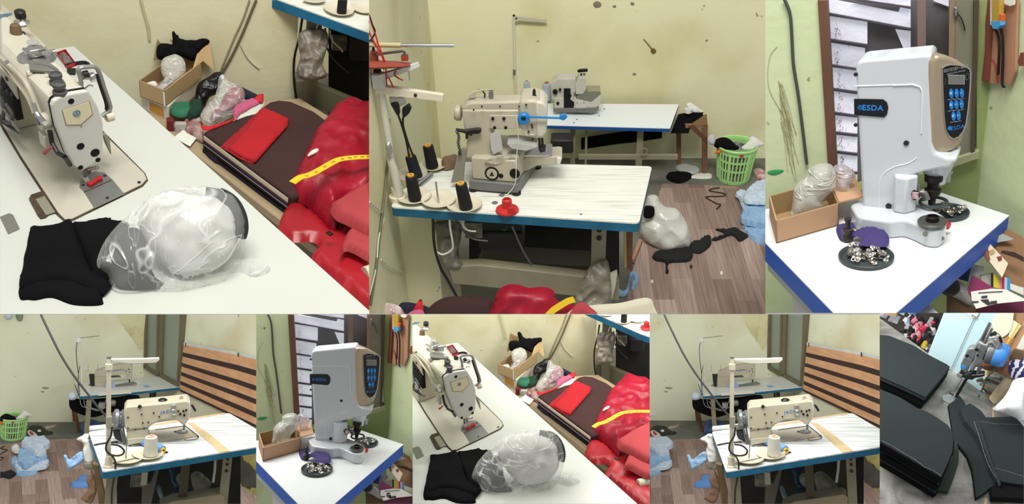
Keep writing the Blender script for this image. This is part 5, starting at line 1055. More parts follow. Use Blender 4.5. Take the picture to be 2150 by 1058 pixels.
# ================================================================ set three: snap fastening machine on a small table by the louvred window
def rim_dish(P, t, c, r, ax=UPZ):
    t.part('dish', MB().lathe(c, ax, [(r * .2, r * .05), (r * .84, r * .05), (r * .92, r * .15), (r * .97, r * .18), (r * 1.0, r * .15), (r * .97, 0), (r * .2, 0)], 44), mat('dish_grey', (58, 66, 68), .45, var=.06), smooth=50)
def build_snap(P):
    k = P.D * P.sc / F
    z1, z2, z3, z4 = Zm(1605, 0, 3.207), Zm(1875, 0, 3.207), Zm(1605, 330, 3.207), Zm(1875, 330, 3.207)
    nv = -P.view
    MINT = wall_mat('mint_distemper', (204, 214, 172), (166, 180, 128), (118, 114, 90), sc=1.2)
    # window wall is the plane of the back; the left wall strip stands a little nearer
    YB = P.z(1990, 330, 0).y + 40 * k
    YB = P.z(1950, 396, 0).y + 5 * k
    yb = lambda *q, d=0: [P.y(x, y, YB + d * k) for x, y in q]
    wl = yb((1560, -60), (1712, -60), (1752, 390), (1756, 700), (1560, 700))
    solo(P, 'wall_left', 'pale mint green wall left of the window, scratched', 'wall', MB().prism(wl, (0, 30 * k, 0)), MINT, kind='structure', smooth=0)
    # window: dark frame, dusty louvre slats behind
    wf = Thing(P, 'window_1', 'dusty window with horizontal louvre slats and brown frame', 'window', yb((1830, 200))[0])
    wf.root()['kind'] = 'structure'
    BR = mat('brown_frame', (104, 72, 56), .6, var=.12, vs=10)
    wf.part('frame', MB().prism(yb((1714, -40), (1735, -40), (1762, 440), (1744, 440), d=-6), (0, 24 * k, 0)), BR, bevel=1 * k)
    wf.part('mullion', MB().prism(yb((1926, -40), (1944, -40), (1944, 130), (1926, 130), d=-2), (0, 18 * k, 0)), mat('timber_dusty', (122, 104, 94), .7, var=.15))
    wf.part('mullion', MB().prism(yb((1994, -40), (2010, -40), (2006, 130), (1992, 130), d=-2), (0, 18 * k, 0)), mat('timber_tan', (140, 118, 96), .7, var=.15))
    sl = mat('louvre_glass', (226, 226, 238), .35, spec=.5, c2=(120, 116, 130), vs=5, bump=.15, bs=120)
    LIT = bpy.data.materials.get('daylit_louvre')
    if LIT is None:
        LIT = sl.copy(); LIT.name = 'daylit_louvre'
        b = LIT.node_tree.nodes['Principled BSDF']; b.inputs['Emission Color'].default_value = (.86, .88, 1, 1); b.inputs['Emission Strength'].default_value = .38
    n_ = 0
    for y0, y1, xr, dy in ((-44, -12, 1912, 26), (-3, 25, 1912, 34), (34, 80, 1821, 13), (90, 134, 1816, 12), (142, 184, 1800, 8), (192, 234, 1800, 8), (243, 276, 1800, 6), (284, 316, 1800, 6), (324, 356, 1800, 6), (362, 394, 1800, 6)):
        x0 = 1733 + y0 * .055
        q = yb((x0, y0), (xr, y0 + dy), (xr, y1 + dy), (x0 + 1, y1), d=30)
        wf.part('louvre', MB().prism(q, (0, 5 * k, -0)), LIT, smooth=0)
        wf.part('louvre_edge', MB().prism(yb((x0, y1 + 1), (xr, y1 + dy + 1), (xr, y1 + dy + 4), (x0, y1 + 4), d=24), (0, 10 * k, 0)), mat('louvre_edge', (72, 68, 76), .6), smooth=0)
        rnd = random.Random(n_); n_ += 1
        dots = MB()
        for j in range(26):
            dots.disc(yb((1757 + y0 * .03 + rnd.gauss(0, 3 if j < 20 else 12), y0 + 3 + rnd.uniform(0, y1 - y0)), d=29)[0], (0, -1, 0), rnd.uniform(.25, .8) * k, 1.2 * k, 6)
        if y0 > 0: wf.part('dirt_specks', dots, mat('dirt', (92, 66, 54), .9), smooth=0, kind='stuff')
    DG = mat('dim_glass', (112, 110, 116), .25, spec=.6, c2=(70, 66, 68), vs=3)
    wf.part('dark_pane', MB().prism(yb((1730, -60), (2020, -60), (2010, 440), (1750, 440), d=42), (0, 6 * k, 0)), DG, smooth=0)
    for q in (((1880, 62), (1912, 66), (1912, 104), (1896, 100)), ((1878, -20), (1912, -20), (1912, 10), (1890, 4)), ((1890, 16), (1912, 20), (1912, 50), (1880, 44)), ((1962, -20), (1992, -20), (1992, 14), (1960, 2))):
        wf.part('daylight_gap', MB().prism(yb(*q, d=36), (0, 3 * k, 0)), LIT, smooth=0)
    wf.part('jamb', MB().prism(yb((2008, -60), (2044, -60), (2040, 330), (2002, 345), d=-4), (0, 30 * k, 0)), mat('jamb_grey', (120, 118, 100), .7, var=.2, vs=6))
    wf.part('jamb_edge', MB().prism(yb((2046, -60), (2058, -60), (2046, 330), (2038, 336), d=-10), (0, 34 * k, 0)), mat('jamb_dark', (72, 62, 46), .7))
    wf.part('sill', MB().prism(yb((1950, 352), (2056, 318), (2056, 332), (1950, 368), d=-14), (0, 40 * k, 0)), mat('sill_plaster', (150, 152, 120), .8))
    wf.part('latch_wire', MB().tube(yb((2004, 18), (2010, 28), (2018, 38), (2024, 54), (2026, 64), d=-8), 1 * k, 6, 3), DARK)
    wf.part('latch', MB().puff(yb((2002, 18), (2008, 14), (2012, 22), (2010, 36), (2004, 36), d=-6), (0, -1, 0), 3 * k, 0, 3 * k, 2 * k, 1 * k, .2 / k, 2), GREYM)
    GRN = wall_mat('moss_distemper', (146, 158, 104), (122, 138, 86), (96, 100, 62), sc=1.4)
    solo(P, 'wall_back', 'mossy green wall under and beside the window', 'wall', MB().prism(yb((1740, 380), (1800, 400), (1950, 362), (2050, 326), (2052, -60), (2080, -60), (2094, 700), (1740, 700), d=0), (0, 40 * k, 0)), GRN, kind='structure', smooth=0)
    # right wall turns towards the viewer
    c0 = P.y(2078, 100, YB - 2 * k); 
    solo(P, 'wall_right', 'mint green side wall with hanging cardboard strips', 'wall', MB().par((c0.x, YB + 10 * k, -700 * k), V((150 * k, -260 * k, 0)) * 1.6, (30 * k, 20 * k, 0), (0, 0, 1400 * k)), MINT, kind='structure', smooth=0)
    nr = V((-260, -150, 0)).normalized()
    rw = lambda *q, d=0: [P.pl(x, y, V((c0.x, YB + 10 * k, 0)) + nr * d * k, nr) for x, y in q]
    solo(P, 'floor', 'dim floor below the blue edged table', 'floor', MB().par((-700 * k, -900 * k, -420 * k), (1700 * k, 0, 0), (0, 1500 * k, 0), (0, 0, 10 * k)), mat('dim_floor', (112, 110, 92), .8, var=.15), kind='structure')
    solo(P, 'wall_cable', 'thick dark grey cable running down the mint wall', 'cable', MB().tube(yb(*z1((125, -20), (155, 40), (175, 110), (185, 250), (195, 430), (225, 620), (255, 850), (280, 1060)), d=-5) + yb((1694, 345), d=-5), 2.7 * k, 8, 4), mat('cable_grey', (70, 74, 72), .5), smooth=60)
    rnd = random.Random(4)
    th = MB()
    for i in range(22):
        x, y = 1640 + rnd.uniform(-6, 10), 205 + rnd.uniform(-40, 60)
        th.tube(yb((x, y), (x + 8 + rnd.uniform(0, 8), y + 50), (x + 18 + rnd.uniform(-4, 14), y + 90 + rnd.uniform(0, 40)), d=-1), .28 * k, 4, 3)
    th.tube(yb((1632, 98), (1618, 115), (1612, 150), (1616, 190), (1640, 235), (1648, 250), d=-1), .4 * k, 4, 4)
    solo(P, 'thread_tangle', 'tangle of thin brown threads stuck to mint wall', 'threads', th, mat('thread_brown', (150, 138, 100), .9), kind='stuff', smooth=0)
    solo(P, 'paint_smear', 'green paint smear on the mint wall above box', 'smear', MB().puff(yb(*z3((20, 100), (60, 85), (120, 85), (125, 100), (70, 122), (30, 115)), d=-.5), (0, -1, 0), .6 * k, 0, 3 * k, 3 * k, .2 * k, .2 / k, 3), mat('smear_green', (60, 150, 88), .7))
    # -- table
    t = Thing(P, 'work_table', 'white table with bright blue edge under the snap machine', 'table', P.z(1880, 560))
    top = P.zs([(1607, 508), (1762, 668), (1868, 668), (2119, 452), (1955, 396), (1810, 406), (1700, 420), (1560, 440)])
    top = [P.z(1595, 497), P.z(1810, 718), P.z(2119, 452), P.z(1950, 396), P.z(1600, 440)]
    BE = mat('royal_blue_edge', (0, 84, 186), .4, var=.08)
    t.part('tabletop', MB().prism(top, (0, 0, -2 * k)), mat('white_table', (226, 230, 230), .25, var=.03, vs=6), smooth=0)
    t.part('blue_edge', MB().prism([p - UPZ * 2 * k for p in top], (0, 0, -34 * k)), BE, smooth=0, bevel=1 * k)
    e = top[1] - top[0]
    t.part('apron_left', MB().par(top[0] - UPZ * 37 * k + e * .02 + V((8 * k, 8 * k, 0)), e * .9, V((6 * k, 6 * k, 0)), (0, 0, -26 * k)), mat('apron_grey', (176, 180, 178), .5))
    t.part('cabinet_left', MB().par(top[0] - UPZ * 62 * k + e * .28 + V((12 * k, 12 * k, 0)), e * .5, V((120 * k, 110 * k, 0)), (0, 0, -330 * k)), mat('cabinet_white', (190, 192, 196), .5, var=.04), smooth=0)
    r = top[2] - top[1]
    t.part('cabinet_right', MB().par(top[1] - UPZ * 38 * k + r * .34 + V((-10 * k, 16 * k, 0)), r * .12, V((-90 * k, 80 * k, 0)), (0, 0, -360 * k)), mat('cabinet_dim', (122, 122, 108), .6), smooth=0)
    # -- snap machine
    base = P.z(1900, 490)
    t = Thing(P, 'snap_machine', 'tall white snap fastening machine with gold control front on table', 'snap machine', base); t.minz = .2 * k
    WM = mat('gloss_white', (202, 207, 212), .18, spec=.5, coat=.4)
    GD = mat('champagne_gold', (188, 172, 148), .3, metal=.55, var=.04)
    y0 = P.z(1868, 470).y
    q0 = P.z(1812, 470)
    # flank plane: turned a little to the left; front faces right-forward
    dx = V((1, -.16, 0)).normalized(); nf = V((-.16, -1, 0)).normalized(); o_ = V((q0.x, y0, 0)); back = -nf
    s = lambda *q, d=0: [P.pl(x, y, o_ + back * d * k, nf) for x, y in q]
    side = [(1796, 142), (1800, 130), (1812, 126), (1948, 114), (1956, 118), (1957, 140), (1956, 200), (1956, 300), (1964, 322), (1990, 332), (2010, 330), (2008, 340), (1995, 352), (1962, 358), (1940, 362), (1905, 372), (1892, 392), (1888, 430), (1884, 466), (1872, 474), (1840, 470), (1812, 460)]
    bodyw = 52
    t.part('housing', MB().prism(s(*side), back * bodyw * k), WM, bevel=9 * k, seg=4, smooth=50)
    t.part('side_seam', MB().tube(s(*z1((610, 580), (880, 572))) + s(*z2((0, 575), (130, 570), (180, 585), (195, 610), (195, 760), (190, 900)), d=-.6), 1.2 * k, 6), mat('seam_light', (226, 230, 232), .25))
    t.part('neck_bulge', MB().tube(s((1846, 466), (1845, 420), (1847, 385), (1856, 364), (1878, 350), (1906, 343), (1925, 331)), .9 * k, 6, 4), mat('seam_light', (226, 230, 232), .25))
    for q, r in (((1797, 156), 3), ((1797, 262), 3), ((1803, 440), 3), ((1866, 432), 4.5), ((1903, 300), 4)): t.part('side_screw', MB().disc(s(q)[0] , nf, r * k, 1.6 * k, 12), DARK)
    lp = s(*z1((604, 664), (800, 668), (826, 690), (835, 722), (826, 770), (805, 788), (606, 772)), d=-.2)
    pl_ = t.part('name_plate', MB().prism(lp, nf * 1.4 * k), mat('plate_black', (18, 22, 30), .25))
    BLL = mat('logo_blue', (44, 132, 214), .4)
    a, b = s((1815, 226.5), (1851, 227.5), d=-2)
    up_ = s((1830, 216))[0] - s((1830, 238))[0]
    t.text('lettering', 'ESDA', s((1832, 227), d=-1.8)[0], b - a, up_, 11.6 * k, BLL, pl_, ext=.3 * k, off=.02, space=1.12)
    em = s((1806, 226), d=-1.6)[0]; t.part('emblem', MB().lathe(em, nf, [(4 * k, 0), (4 * k, .5 * k)], 16), BLL, pl_)
    em2 = MB()
    for i in range(3): em2.box(em + nf * .7 * k + UPZ * (i - 1) * 2.4 * k, 7 * k, .5 * k, .6 * k, dx, back, UPZ)
    t.part('emblem_lines', em2, MATS['plate_black'], pl_)
    # gold front: face turned to the right, seen obliquely; sits proud of the housing
    g0 = s((1957, 200), d=-2)[0]
    fx = V((.84, .54, 0)).normalized(); fn = fx.cross(UPZ).normalized(); fn = fn if fn.y < 0 else -fn
    fr = lambda *q, d=0: [P.pl(x, y, g0 - fn * d * k, fn) for x, y in q]
    gold = [(1956, 128), (1962, 121), (1975, 116), (1990, 117), (2012, 126), (2030, 137), (2037, 150), (2035, 200), (2030, 260), (2024, 290), (2018, 305), (2004, 316), (1980, 324), (1966, 322), (1957, 312), (1955, 290), (1955, 160)]
    gb = fr(*gold)
    gp = t.part('control_front', MB().prism(gb, -fn * 40 * k), GD, bevel=7 * k, seg=4, smooth=50)
    t.part('panel_rim', MB().prism(fr(*z2((330, 455), (352, 440), (390, 432), (440, 436), (490, 446), (515, 460), (524, 490), (518, 600), (505, 740), (492, 830), (470, 890), (440, 925), (405, 938), (375, 920), (352, 880), (340, 780), (332, 600)), d=-.4), fn * 1.2 * k), mat('rim_silver', (200, 198, 190), .3, metal=.6), gp, smooth=30)
    pn = t.part('control_panel', MB().prism(fr(*z2((336, 460), (356, 446), (392, 438), (440, 442), (486, 452), (509, 466), (516, 492), (511, 600), (498, 740), (486, 826), (465, 882), (437, 916), (405, 930), (380, 912), (358, 874), (347, 780), (339, 600)), d=-1.4), fn * 1.2 * k), mat('panel_black', (14, 16, 20), .3), smooth=30)
    scr = z2((372, 506), (478, 508), (477, 566), (373, 565))
    t.part('screen_rim', MB().prism(fr(*[(x + (x - 2007.5) * .04, y + (y - 167) * .08) for x, y in scr], d=-2.6), fn * .8 * k), mat('screen_rim', (206, 206, 206), .4), pn)
    t.part('screen', MB().prism(fr(*scr, d=-3.2), fn * .8 * k), mat('lcd', (118, 120, 116), .3), pn)
    rx = lambda x, y, d=-3.2: fr((x, y), d=d)[0]
    exx = rx(2016, 167) - rx(2000, 167)
    def words(nm, body, x, y, hpx, m, sp=1.0, al='CENTER'):
        t.text(nm, body, rx(x, y), fx, UPZ, hpx * k, m, pn, ext=.15 * k, align=al, space=sp)
    words('screen_digits', '15:1080', 2007.5, 167, 15, mat('lcd_dark', (70, 72, 70), .5), .85)
    words('heading', '四爪钉扣一体机', 2007, 144.5, 5.6, mat('print_grey', (150, 152, 156), .5), .9)
    words('heading', 'SNAP BUTTON MACHINE', 2007, 152, 2.5, mat('print_grey', (150, 152, 156), .5))
    BB = mat('button_blue', (34, 126, 206), .35)
    rows = ((389, 628), (425, 627), (460, 626), (389, 706), (423, 703), (458, 700), (404, 781), (438, 777))
    for i, (x, y) in enumerate(rows):
        q = z2((x, y))[0]
        bp = t.part('button', MB().prism(fr(*[(q[0] + 4.2 * math.cos(a_) , q[1] + 9.6 * math.sin(a_)) for a_ in [2 * math.pi * j / 20 for j in range(20)]], d=-2.4), fn * 1.8 * k), BB, pn)
        t.part('button_mark', MB().box(rx(q[0], q[1], -4.4), 3.6 * k, .4 * k, (1 if i % 3 else 4) * k, fx, fn, UPZ), mat('mark_pale', (150, 200, 236), .4), bp)
        words('caption', 'ABCDE', q[0], q[1] + 12.6, 3.2, mat('print_grey', (150, 152, 156), .5)) if False else t.part('caption', MB().box(rx(q[0], q[1] + 12.4), 9 * k, .3 * k, .9 * k, fx, fn, UPZ), mat('print_grey', (150, 152, 156), .5), pn)
    words('lettering', 'ESDA', 2010, 268, 8.6, BLL, 1.1)
    t.part('emblem', MB().disc(rx(1993.5, 269, -2.6), fn, 3 * k, .6 * k, 14), BLL, pn)
    if False: t.part('chrome_strip', MB().prism(fr(*z2((520, 640), (512, 760), (495, 900), (478, 990), (470, 1000), (488, 880), (505, 740)), d=4), fn * 2 * k), CHROME, gp)
    # lower head and punch
    hd = s((1990, 345), d=46)[0]
    c = P.near(1966, 392, hd)
    t.part('nose', MB().lathe(P.near(1964, 384, hd) - UPZ * 0, UPZ, [(13 * k, 0), (15 * k, 2 * k), (16 * k, 12 * k), (22 * k, 26 * k), (26 * k, 44 * k)], 28), WM, smooth=50)
    t.part('punch', MB().lathe(P.near(1956, 429, hd), UPZ, [(5 * k, 0), (6 * k, 14 * k), (11 * k, 18 * k), (12 * k, 22 * k), (12 * k, 26 * k), (8 * k, 28 * k), (9 * k, 38 * k), (13 * k, 41 * k), (13 * k, 50 * k)], 20), mat('punch_black', (34, 28, 26), .4, metal=.4))
    t.part('guard_ring', MB().ring(P.near(1960, 424.5, hd), UPZ, 19 * k, 2.6 * k, 32, 8), mat('ring_grey', (74, 80, 80), .4, metal=.3)); t.part('ring_bracket', MB().tube([P.near(x, y, hd) for x, y in ((1941, 422), (1938, 412), (1930, 404), (1928, 392))], 2.6 * k, 8), GREYM)
    cl = MB().box(P.near(1979, 374, hd), 18 * k, 8 * k, 7 * k); t.part('clamp', cl, GREYM, bevel=1 * k); t.part('clamp_knob', MB().lathe(P.near(1989, 381, hd), UPZ, [(4.5 * k, 0), (4.5 * k, 14 * k), (6.5 * k, 14 * k), (6.5 * k, 19 * k), (2 * k, 20 * k)], 14), STEEL)
    mp = lambda x, y, d=20: s((x, y), d=d)[0]
    t.part('hinge_plate', MB().box(mp(*z4((80, 235))[0], 0), 14 * k, 3 * k, 20 * k, dx, back, UPZ), STEEL); t.part('mount_plate', MB().prism(s(*z4((30, 320), (105, 295), (108, 328), (32, 356)), d=-2), back * 4 * k), STEEL)
    for q in z4((52, 332), (92, 314), (75, 222), (82, 248)): t.part('plate_screw', MB().disc(s(q, d=-3)[0], nf, 3 * k, 1.5 * k, 10), DARK)
    t.part('coil', MB().tube(s(*z4((122, 225), (160, 275)), d=-4), 6 * k, 10), DARK); t.part('coil_label', MB().box(s(z4((150, 258))[0], d=-11)[0], 9 * k, 1.5 * k, 11 * k, dx, back, UPZ), mat('coil_label', (170, 80, 76), .6, c2=(210, 210, 210), vs=120))
    for q in (z4((105, 175), (120, 210), (125, 225)), z4((130, 178), (118, 220)), z4((170, 185), (175, 230), (215, 240), (235, 285))): t.part('cable', MB().tube(s(*q, d=4), 2.4 * k if q[0][0] < 1927 else 3.6 * k, 8, 3), BLK if q[0][0] < 1927 else GREYM)
    # base foot with lower die
    foot = P.zs([(1782, 462), (1835, 452), (1905, 455), (1960, 478), (1984, 492), (1986, 508), (1970, 522), (1945, 520), (1915, 505), (1896, 498), (1870, 502), (1800, 492)], 0)
    t.part('foot', MB().prism([p + UPZ * .3 * k for p in rnd_poly(foot, 12 * k)], (0, 0, 30 * k)), WM, bevel=4 * k, seg=3, smooth=50)
    fz = 30.3 * k
    t.part('post', MB().prism(P.zs([(1872, 432), (1905, 425), (1924, 432), (1922, 444), (1900, 450), (1876, 446)], fz), (0, 0, 60 * k)), WM, bevel=3 * k)
    dc = P.z(1957, 472, fz)
    t.part('die_plate', MB().lathe(dc, UPZ, [(17 * k, 0), (17 * k, 3 * k), (20 * k, 3.5 * k), (20.5 * k, 6 * k), (19 * k, 8 * k), (6 * k, 7 * k)], 30), mat('die_grey', (104, 106, 100), .35, metal=.6)); t.part('die', MB().lathe(dc + UPZ * 7 * k, UPZ, [(9 * k, 0), (9 * k, 7 * k), (7 * k, 8 * k), (7 * k, 4 * k), (.001, 4 * k)], 20), mat('punch_black', (34, 28, 26), .4))
    t.part('die_screw', MB().disc(dc + V((-9 * k, -18 * k, -6 * k)), (0, -1, 0), 3.6 * k, 3 * k, 12), GREYM)
    for x, y, rr in ((1938, 499, 2), (1978, 500, 3.4)): 
        p = P.pl(x, y, foot[8], V((-.3, -1, 0)).normalized()); t.part('foot_screw', MB().disc(p, V((-.2, -1, 0)), rr * k, 2 * k, 12), GREYM)
    # -- dishes of snaps
    SN = mat('snap_silver', (196, 190, 182), .22, metal=.95)
    for (x, y, r, lab, seed, m) in ((1818, 543, 54, 'grey dish of silver snaps at the front of table', 3, 60), (1989, 449, 41, 'grey dish of small rings behind the snap machine', 5, 40)):
        c = P.z(x, y, .3 * k); r *= P.up(c) / k
        dz = Thing(P, 'snap_dish', lab, 'dish', c); rim_dish(P, dz, c, r * k)
        rnd = random.Random(seed)
        for i in range(m):
            while True:
                px_, py_ = rnd.gauss(.05, .42), rnd.gauss(-.02 if seed == 3 else -.05, .3)
                if px_ * px_ + py_ * py_ < .6: break
            p = c + V((px_ * r * k, py_ * r * k, (4.5 + (i % 4) * 2.6) * k))
            ax = V((rnd.uniform(-.8, .8), rnd.uniform(-.8, .8), 1)).normalized(); q = rnd.uniform(.85, 1.2) * (5.4 if seed == 3 else 4.4) * P.up(c)
            if (i + seed) % 3: mb = MB().lathe(p, ax, [(q * .3, 0), (q, q * .05), (q * .98, q * .2), (q * .5, q * .42), (q * .3, q * .3)], 14)
            else: mb = MB().ring(p, ax, q * .8, q * .22, 14, 6)
            solo(P, 'snap_fastener', 'silver snap fastener part lying in the ' + ('front dish' if seed == 3 else 'dish behind the machine'), 'snap', mb, SN, group='snaps in the ' + ('front dish' if seed == 3 else 'rear dish'))
    # -- things on the table
    t = Thing(P, 'screw_bottle', 'small dark brown capped bottle beside the purple cloth', 'bottle', P.z(1780, 505))
    b = P.z(1779, 506); DB = mat('dark_brown', (44, 38, 34), .35)
    t.part('bottle', MB().lathe(b, UPZ, [(7.5 * k, 0), (8.2 * k, 2 * k), (8.2 * k, 10 * k), (6.8 * k, 13 * k), (6.8 * k, 17 * k), (8 * k, 18 * k), (8 * k, 21 * k), (4 * k, 23 * k)], 20), DB, smooth=50); t.part('cap', MB().lathe(b + UPZ * 23 * k, UPZ, [(4 * k, 0), (4 * k, 13 * k), (5.2 * k, 13 * k), (5.2 * k, 17 * k), (3 * k, 18 * k)], 16), DB)
    PUR = mat('purple_cloth', (62, 52, 106), .85, var=.12, vs=12, bump=.2, bs=80)
    solo(P, 'purple_cloth', 'flat purple cloth piece behind the brown bottle', 'cloth', MB().puff(P.zs(z3((484, 475), (560, 452), (655, 432), (680, 470), (640, 520), (560, 560), (510, 562)), .3 * k), UPZ, 5 * k, 0, 4 * k, 5 * k, 2 * k, .03 / k, 4, floor=.3 * k), PUR, smooth=60)
    solo(P, 'snap_fastener', 'single silver snap lying on the purple cloth', 'snap', MB().lathe(P.z(*z3((608, 488))[0], 7 * k), UPZ, [(4.5 * k, 0), (5 * k, 1 * k), (2 * k, 2.4 * k)], 14), SN)
    solo(P, 'purple_cloth', 'purple cloth bent over the edge of front dish', 'cloth', MB().puff(P.zs(z3((585, 525), (640, 490), (740, 480), (830, 520), (836, 590), (790, 605), (700, 600), (640, 590), (655, 545)), 12 * k), UPZ, 5 * k, 0, 5 * k, 5 * k, 3 * k, .03 / k, 6, floor=11 * k), PUR, smooth=60)
    solo(P, 'red_wrapper', 'crumpled red wrapper beside the lower die', 'wrapper', MB().puff(P.nears(z4((305, 430), (330, 420), (375, 432), (392, 450), (375, 485), (350, 480)), P.z(1985, 482, 10 * k)), nv, 6 * k, 4 * k, 6 * k, 3 * k, 4 * k, .1 / k, 3), mat('red_foil', (190, 36, 34), .3, metal=.3, var=.2, vs=40), smooth=50)
    solo(P, 'pink_scrap', 'pink paper scrap behind the snap machine neck', 'scrap', MB().puff(P.zs(z4((160, 255), (205, 240), (240, 255), (220, 270), (180, 275)), .3 * k), UPZ, 4 * k, 0, 4 * k, 3 * k, 1 * k, .1 / k, 3), mat('pink_paper', (224, 180, 180), .7))
    # cardboard box
    A, B = P.z(*z3((80, 583))[0]), P.z(*z3((500, 462))[0])
    hh = P.rise(A, z3((62, 432))[0][1]); u = B - A; w = P.z(1602, 430) - P.z(1622, 462); v = V((-.42, .9, 0)).normalized() * u.length * .6; th = 2.4 * k
    C = P.z(*z3((8, 500))[0]); v = (C - A).normalized() * u.length * .55
    v = V((v.x * .8, abs(v.y) + 40 * k, 0))
    t = Thing(P, 'cardboard_box', 'small open cardboard box on the table corner by wall', 'box', A)
    A = A + UPZ * .3 * k
    un, vn = u.normalized(), v.normalized()
    t.part('front_wall', MB().par(A, u, vn * th, (0, 0, hh)), mat('carton_tan', (186, 148, 116), .8, var=.07, vs=6)); t.part('side_wall', MB().par(A, un * th, v, (0, 0, hh)), mat('carton_tan', (196, 146, 108), .8))
    t.part('side_wall', MB().par(A + u, -un * th, v, (0, 0, hh)), CARD2); t.part('far_wall', MB().par(A + v, u, -vn * th, (0, 0, hh)), CARD2); t.part('base', MB().par(A, u, v, (0, 0, th)), CARD2)
    t.part('flap', MB().prism([A + u + UPZ * hh, A + u + v + UPZ * hh, A + u + v * .95 + un * 46 * k + UPZ * (hh + 8 * k), A + u + un * 44 * k + UPZ * (hh - 2 * k)], (0, 0, th)), mat('carton_tan', (196, 146, 108), .8))
    bq = A + u * .55 + v * .5 + UPZ * hh * .6
    solo(P, 'film_bag', 'tall crumpled clear plastic bag standing in the cardboard box', 'bag', MB().puff(P.nears(z3((182, 390), (190, 300), (200, 220), (240, 160), (290, 130), (300, 80), (360, 45), (440, 45), (475, 90), (480, 160), (470, 215), (420, 260), (390, 300), (385, 345), (330, 360), (250, 385)), bq), nv, 26 * k, 18 * k, 40 * k, 5 * k, 9 * k, .03 / k, 6, ridge=.8), film_mat('milky_bag', (206, 208, 200), .5, .85, 8), smooth=70)
    solo(P, 'film_bag', 'loose clear plastic bag end trailing behind the box flap', 'bag', MB().puff(P.nears(z3((470, 60), (540, 50), (600, 100), (600, 150), (570, 200), (590, 235), (540, 240), (490, 215), (480, 150)), bq + V((10 * k, 20 * k, 0))), nv, 14 * k, 10 * k, 20 * k, 5 * k, 6 * k, .04 / k, 3, ridge=.8), film_mat('lilac_film', (206, 198, 208), .4, .8, 9), smooth=70)
    # -- hanging cardboard strips on the side wall
    t = Thing(P, 'cardboard_strip', 'brown cardboard strip bundle hanging on the side wall', 'cardboard', rw((2100, 100))[0])
    cb = lambda n_, pts, d, w_, m: t.part(n_, MB().prism(rw(*pts, d=d), nr * w_ * k), m, smooth=0)
    cb('panel', z2((640, -20), (855, -20), (845, 180), (838, 480), (800, 575), (760, 545), (690, 558), (617, 540), (645, 330)), 3, 4, mat('strip_brown', (176, 130, 102), .8, var=.08))
    cb('strip', z2((645, -20), (690, -20), (672, 180), (660, 400), (650, 540), (617, 540), (640, 330)), 8, 5, mat('strip_dark', (122, 66, 48), .8)); cb('yellow_tube', z2((688, -20), (750, -20), (745, 130), (692, 150)), 12, 8, mat('tube_yellow', (176, 146, 60), .5)); cb('white_edge', z2((680, -20), (692, -20), (690, 165), (680, 160)), 14, 6, PAPER); cb('orange_end', z2((738, 90), (760, 95), (756, 140), (735, 140)), 16, 6, mat('tube_orange', (206, 98, 48), .5)); cb('blue_end', z2((690, 140), (755, 135), (757, 165), (735, 190), (705, 185)), 16, 8, mat('tube_blue', (70, 150, 206), .5)); cb('white_card', z2((760, -10), (825, -10), (822, 30), (800, 38), (762, 22)), 10, 3, PAPER)
    for pts, m in ((z2((668, 180), (700, 220), (715, 300), (712, 420), (708, 500)), BLK), (z2((725, 190), (738, 260), (740, 400), (735, 560), (750, 585)), BLK), (z2((668, 400), (690, 440), (700, 490), (705, 560)), mat('string_red', (120, 50, 44), .7))): t.part('cord', MB().tube(rw(*pts, d=16), 2 * k, 6, 3), m)
    solo(P, 'cardboard_strip', 'corner of brown cardboard jutting in at the edge', 'cardboard', MB().prism(rw(*z2((865, 410), (885, 350), (930, 350), (930, 440), (875, 440)), d=4), nr * 6 * k), mat('strip_dark', (122, 66, 48), .8))
    # -- heap of packaging below the table
    hz = -95 * k
    hp = rw((2115, 570), d=62)[0]
    def card(name, label, cat, pts, d, m, w_=2, tilt=(0, 0, 0), **kw):
        n = (nv + V(tilt)).normalized(); p0 = hp + P.view * d * k
        return solo(P, name, label, cat, MB().prism([P.pl(x, y, p0, n) for x, y in pts], -n * w_ * k), m, smooth=0, **kw)
    KR = mat('kraft_brown', (136, 104, 74), .8, var=.1, vs=6)
    card('cardboard_sheet', 'large brown cardboard sheet on the packaging heap', 'cardboard', z4((690, 560), (770, 480), (910, 560), (910, 900), (860, 870), (730, 830), (650, 640)), 30, KR, tilt=(.3, 0, .5))
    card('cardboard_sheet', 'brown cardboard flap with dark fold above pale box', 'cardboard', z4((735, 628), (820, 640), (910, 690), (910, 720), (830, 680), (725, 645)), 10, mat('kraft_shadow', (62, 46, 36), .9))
    bx = card('food_carton', 'cream printed carton lying tilted beneath the table edge', 'carton', z4((590, 625), (650, 580), (775, 715), (735, 810)), 0, mat('carton_print', (214, 202, 176), .6, var=.04), 5, (.4, 0, .6))
    for (pts, c, nm) in ((z4((605, 625), (640, 615), (655, 690), (640, 700)), (130, 72, 48), 'brown picture band on the cream carton'), (z4((645, 630), (675, 615), (690, 640), (660, 660)), (176, 150, 110), 'tan emblem on the cream carton'), (z4((700, 670), (730, 665), (735, 690), (712, 700)), (120, 50, 40), 'red brown picture on the cream carton')):
        card('carton_print', nm, 'print', pts, -1.5, mat('cp%d' % c[0], c, .7), 1, (.4, 0, .6))
    card('colour_box', 'blue and orange printed box under the table edge', 'box', z4((390, 770), (480, 710), (530, 720), (510, 840), (440, 820)), 26, mat('box_navy', (30, 44, 92), .5, c2=(70, 140, 196), vs=26), 14)
    card('colour_box', 'orange printed box panel under the table edge', 'box', z4((430, 740), (480, 715), (482, 775), (440, 770)), 14, mat('box_orange', (214, 110, 40), .5, var=.3, vs=40), 2)
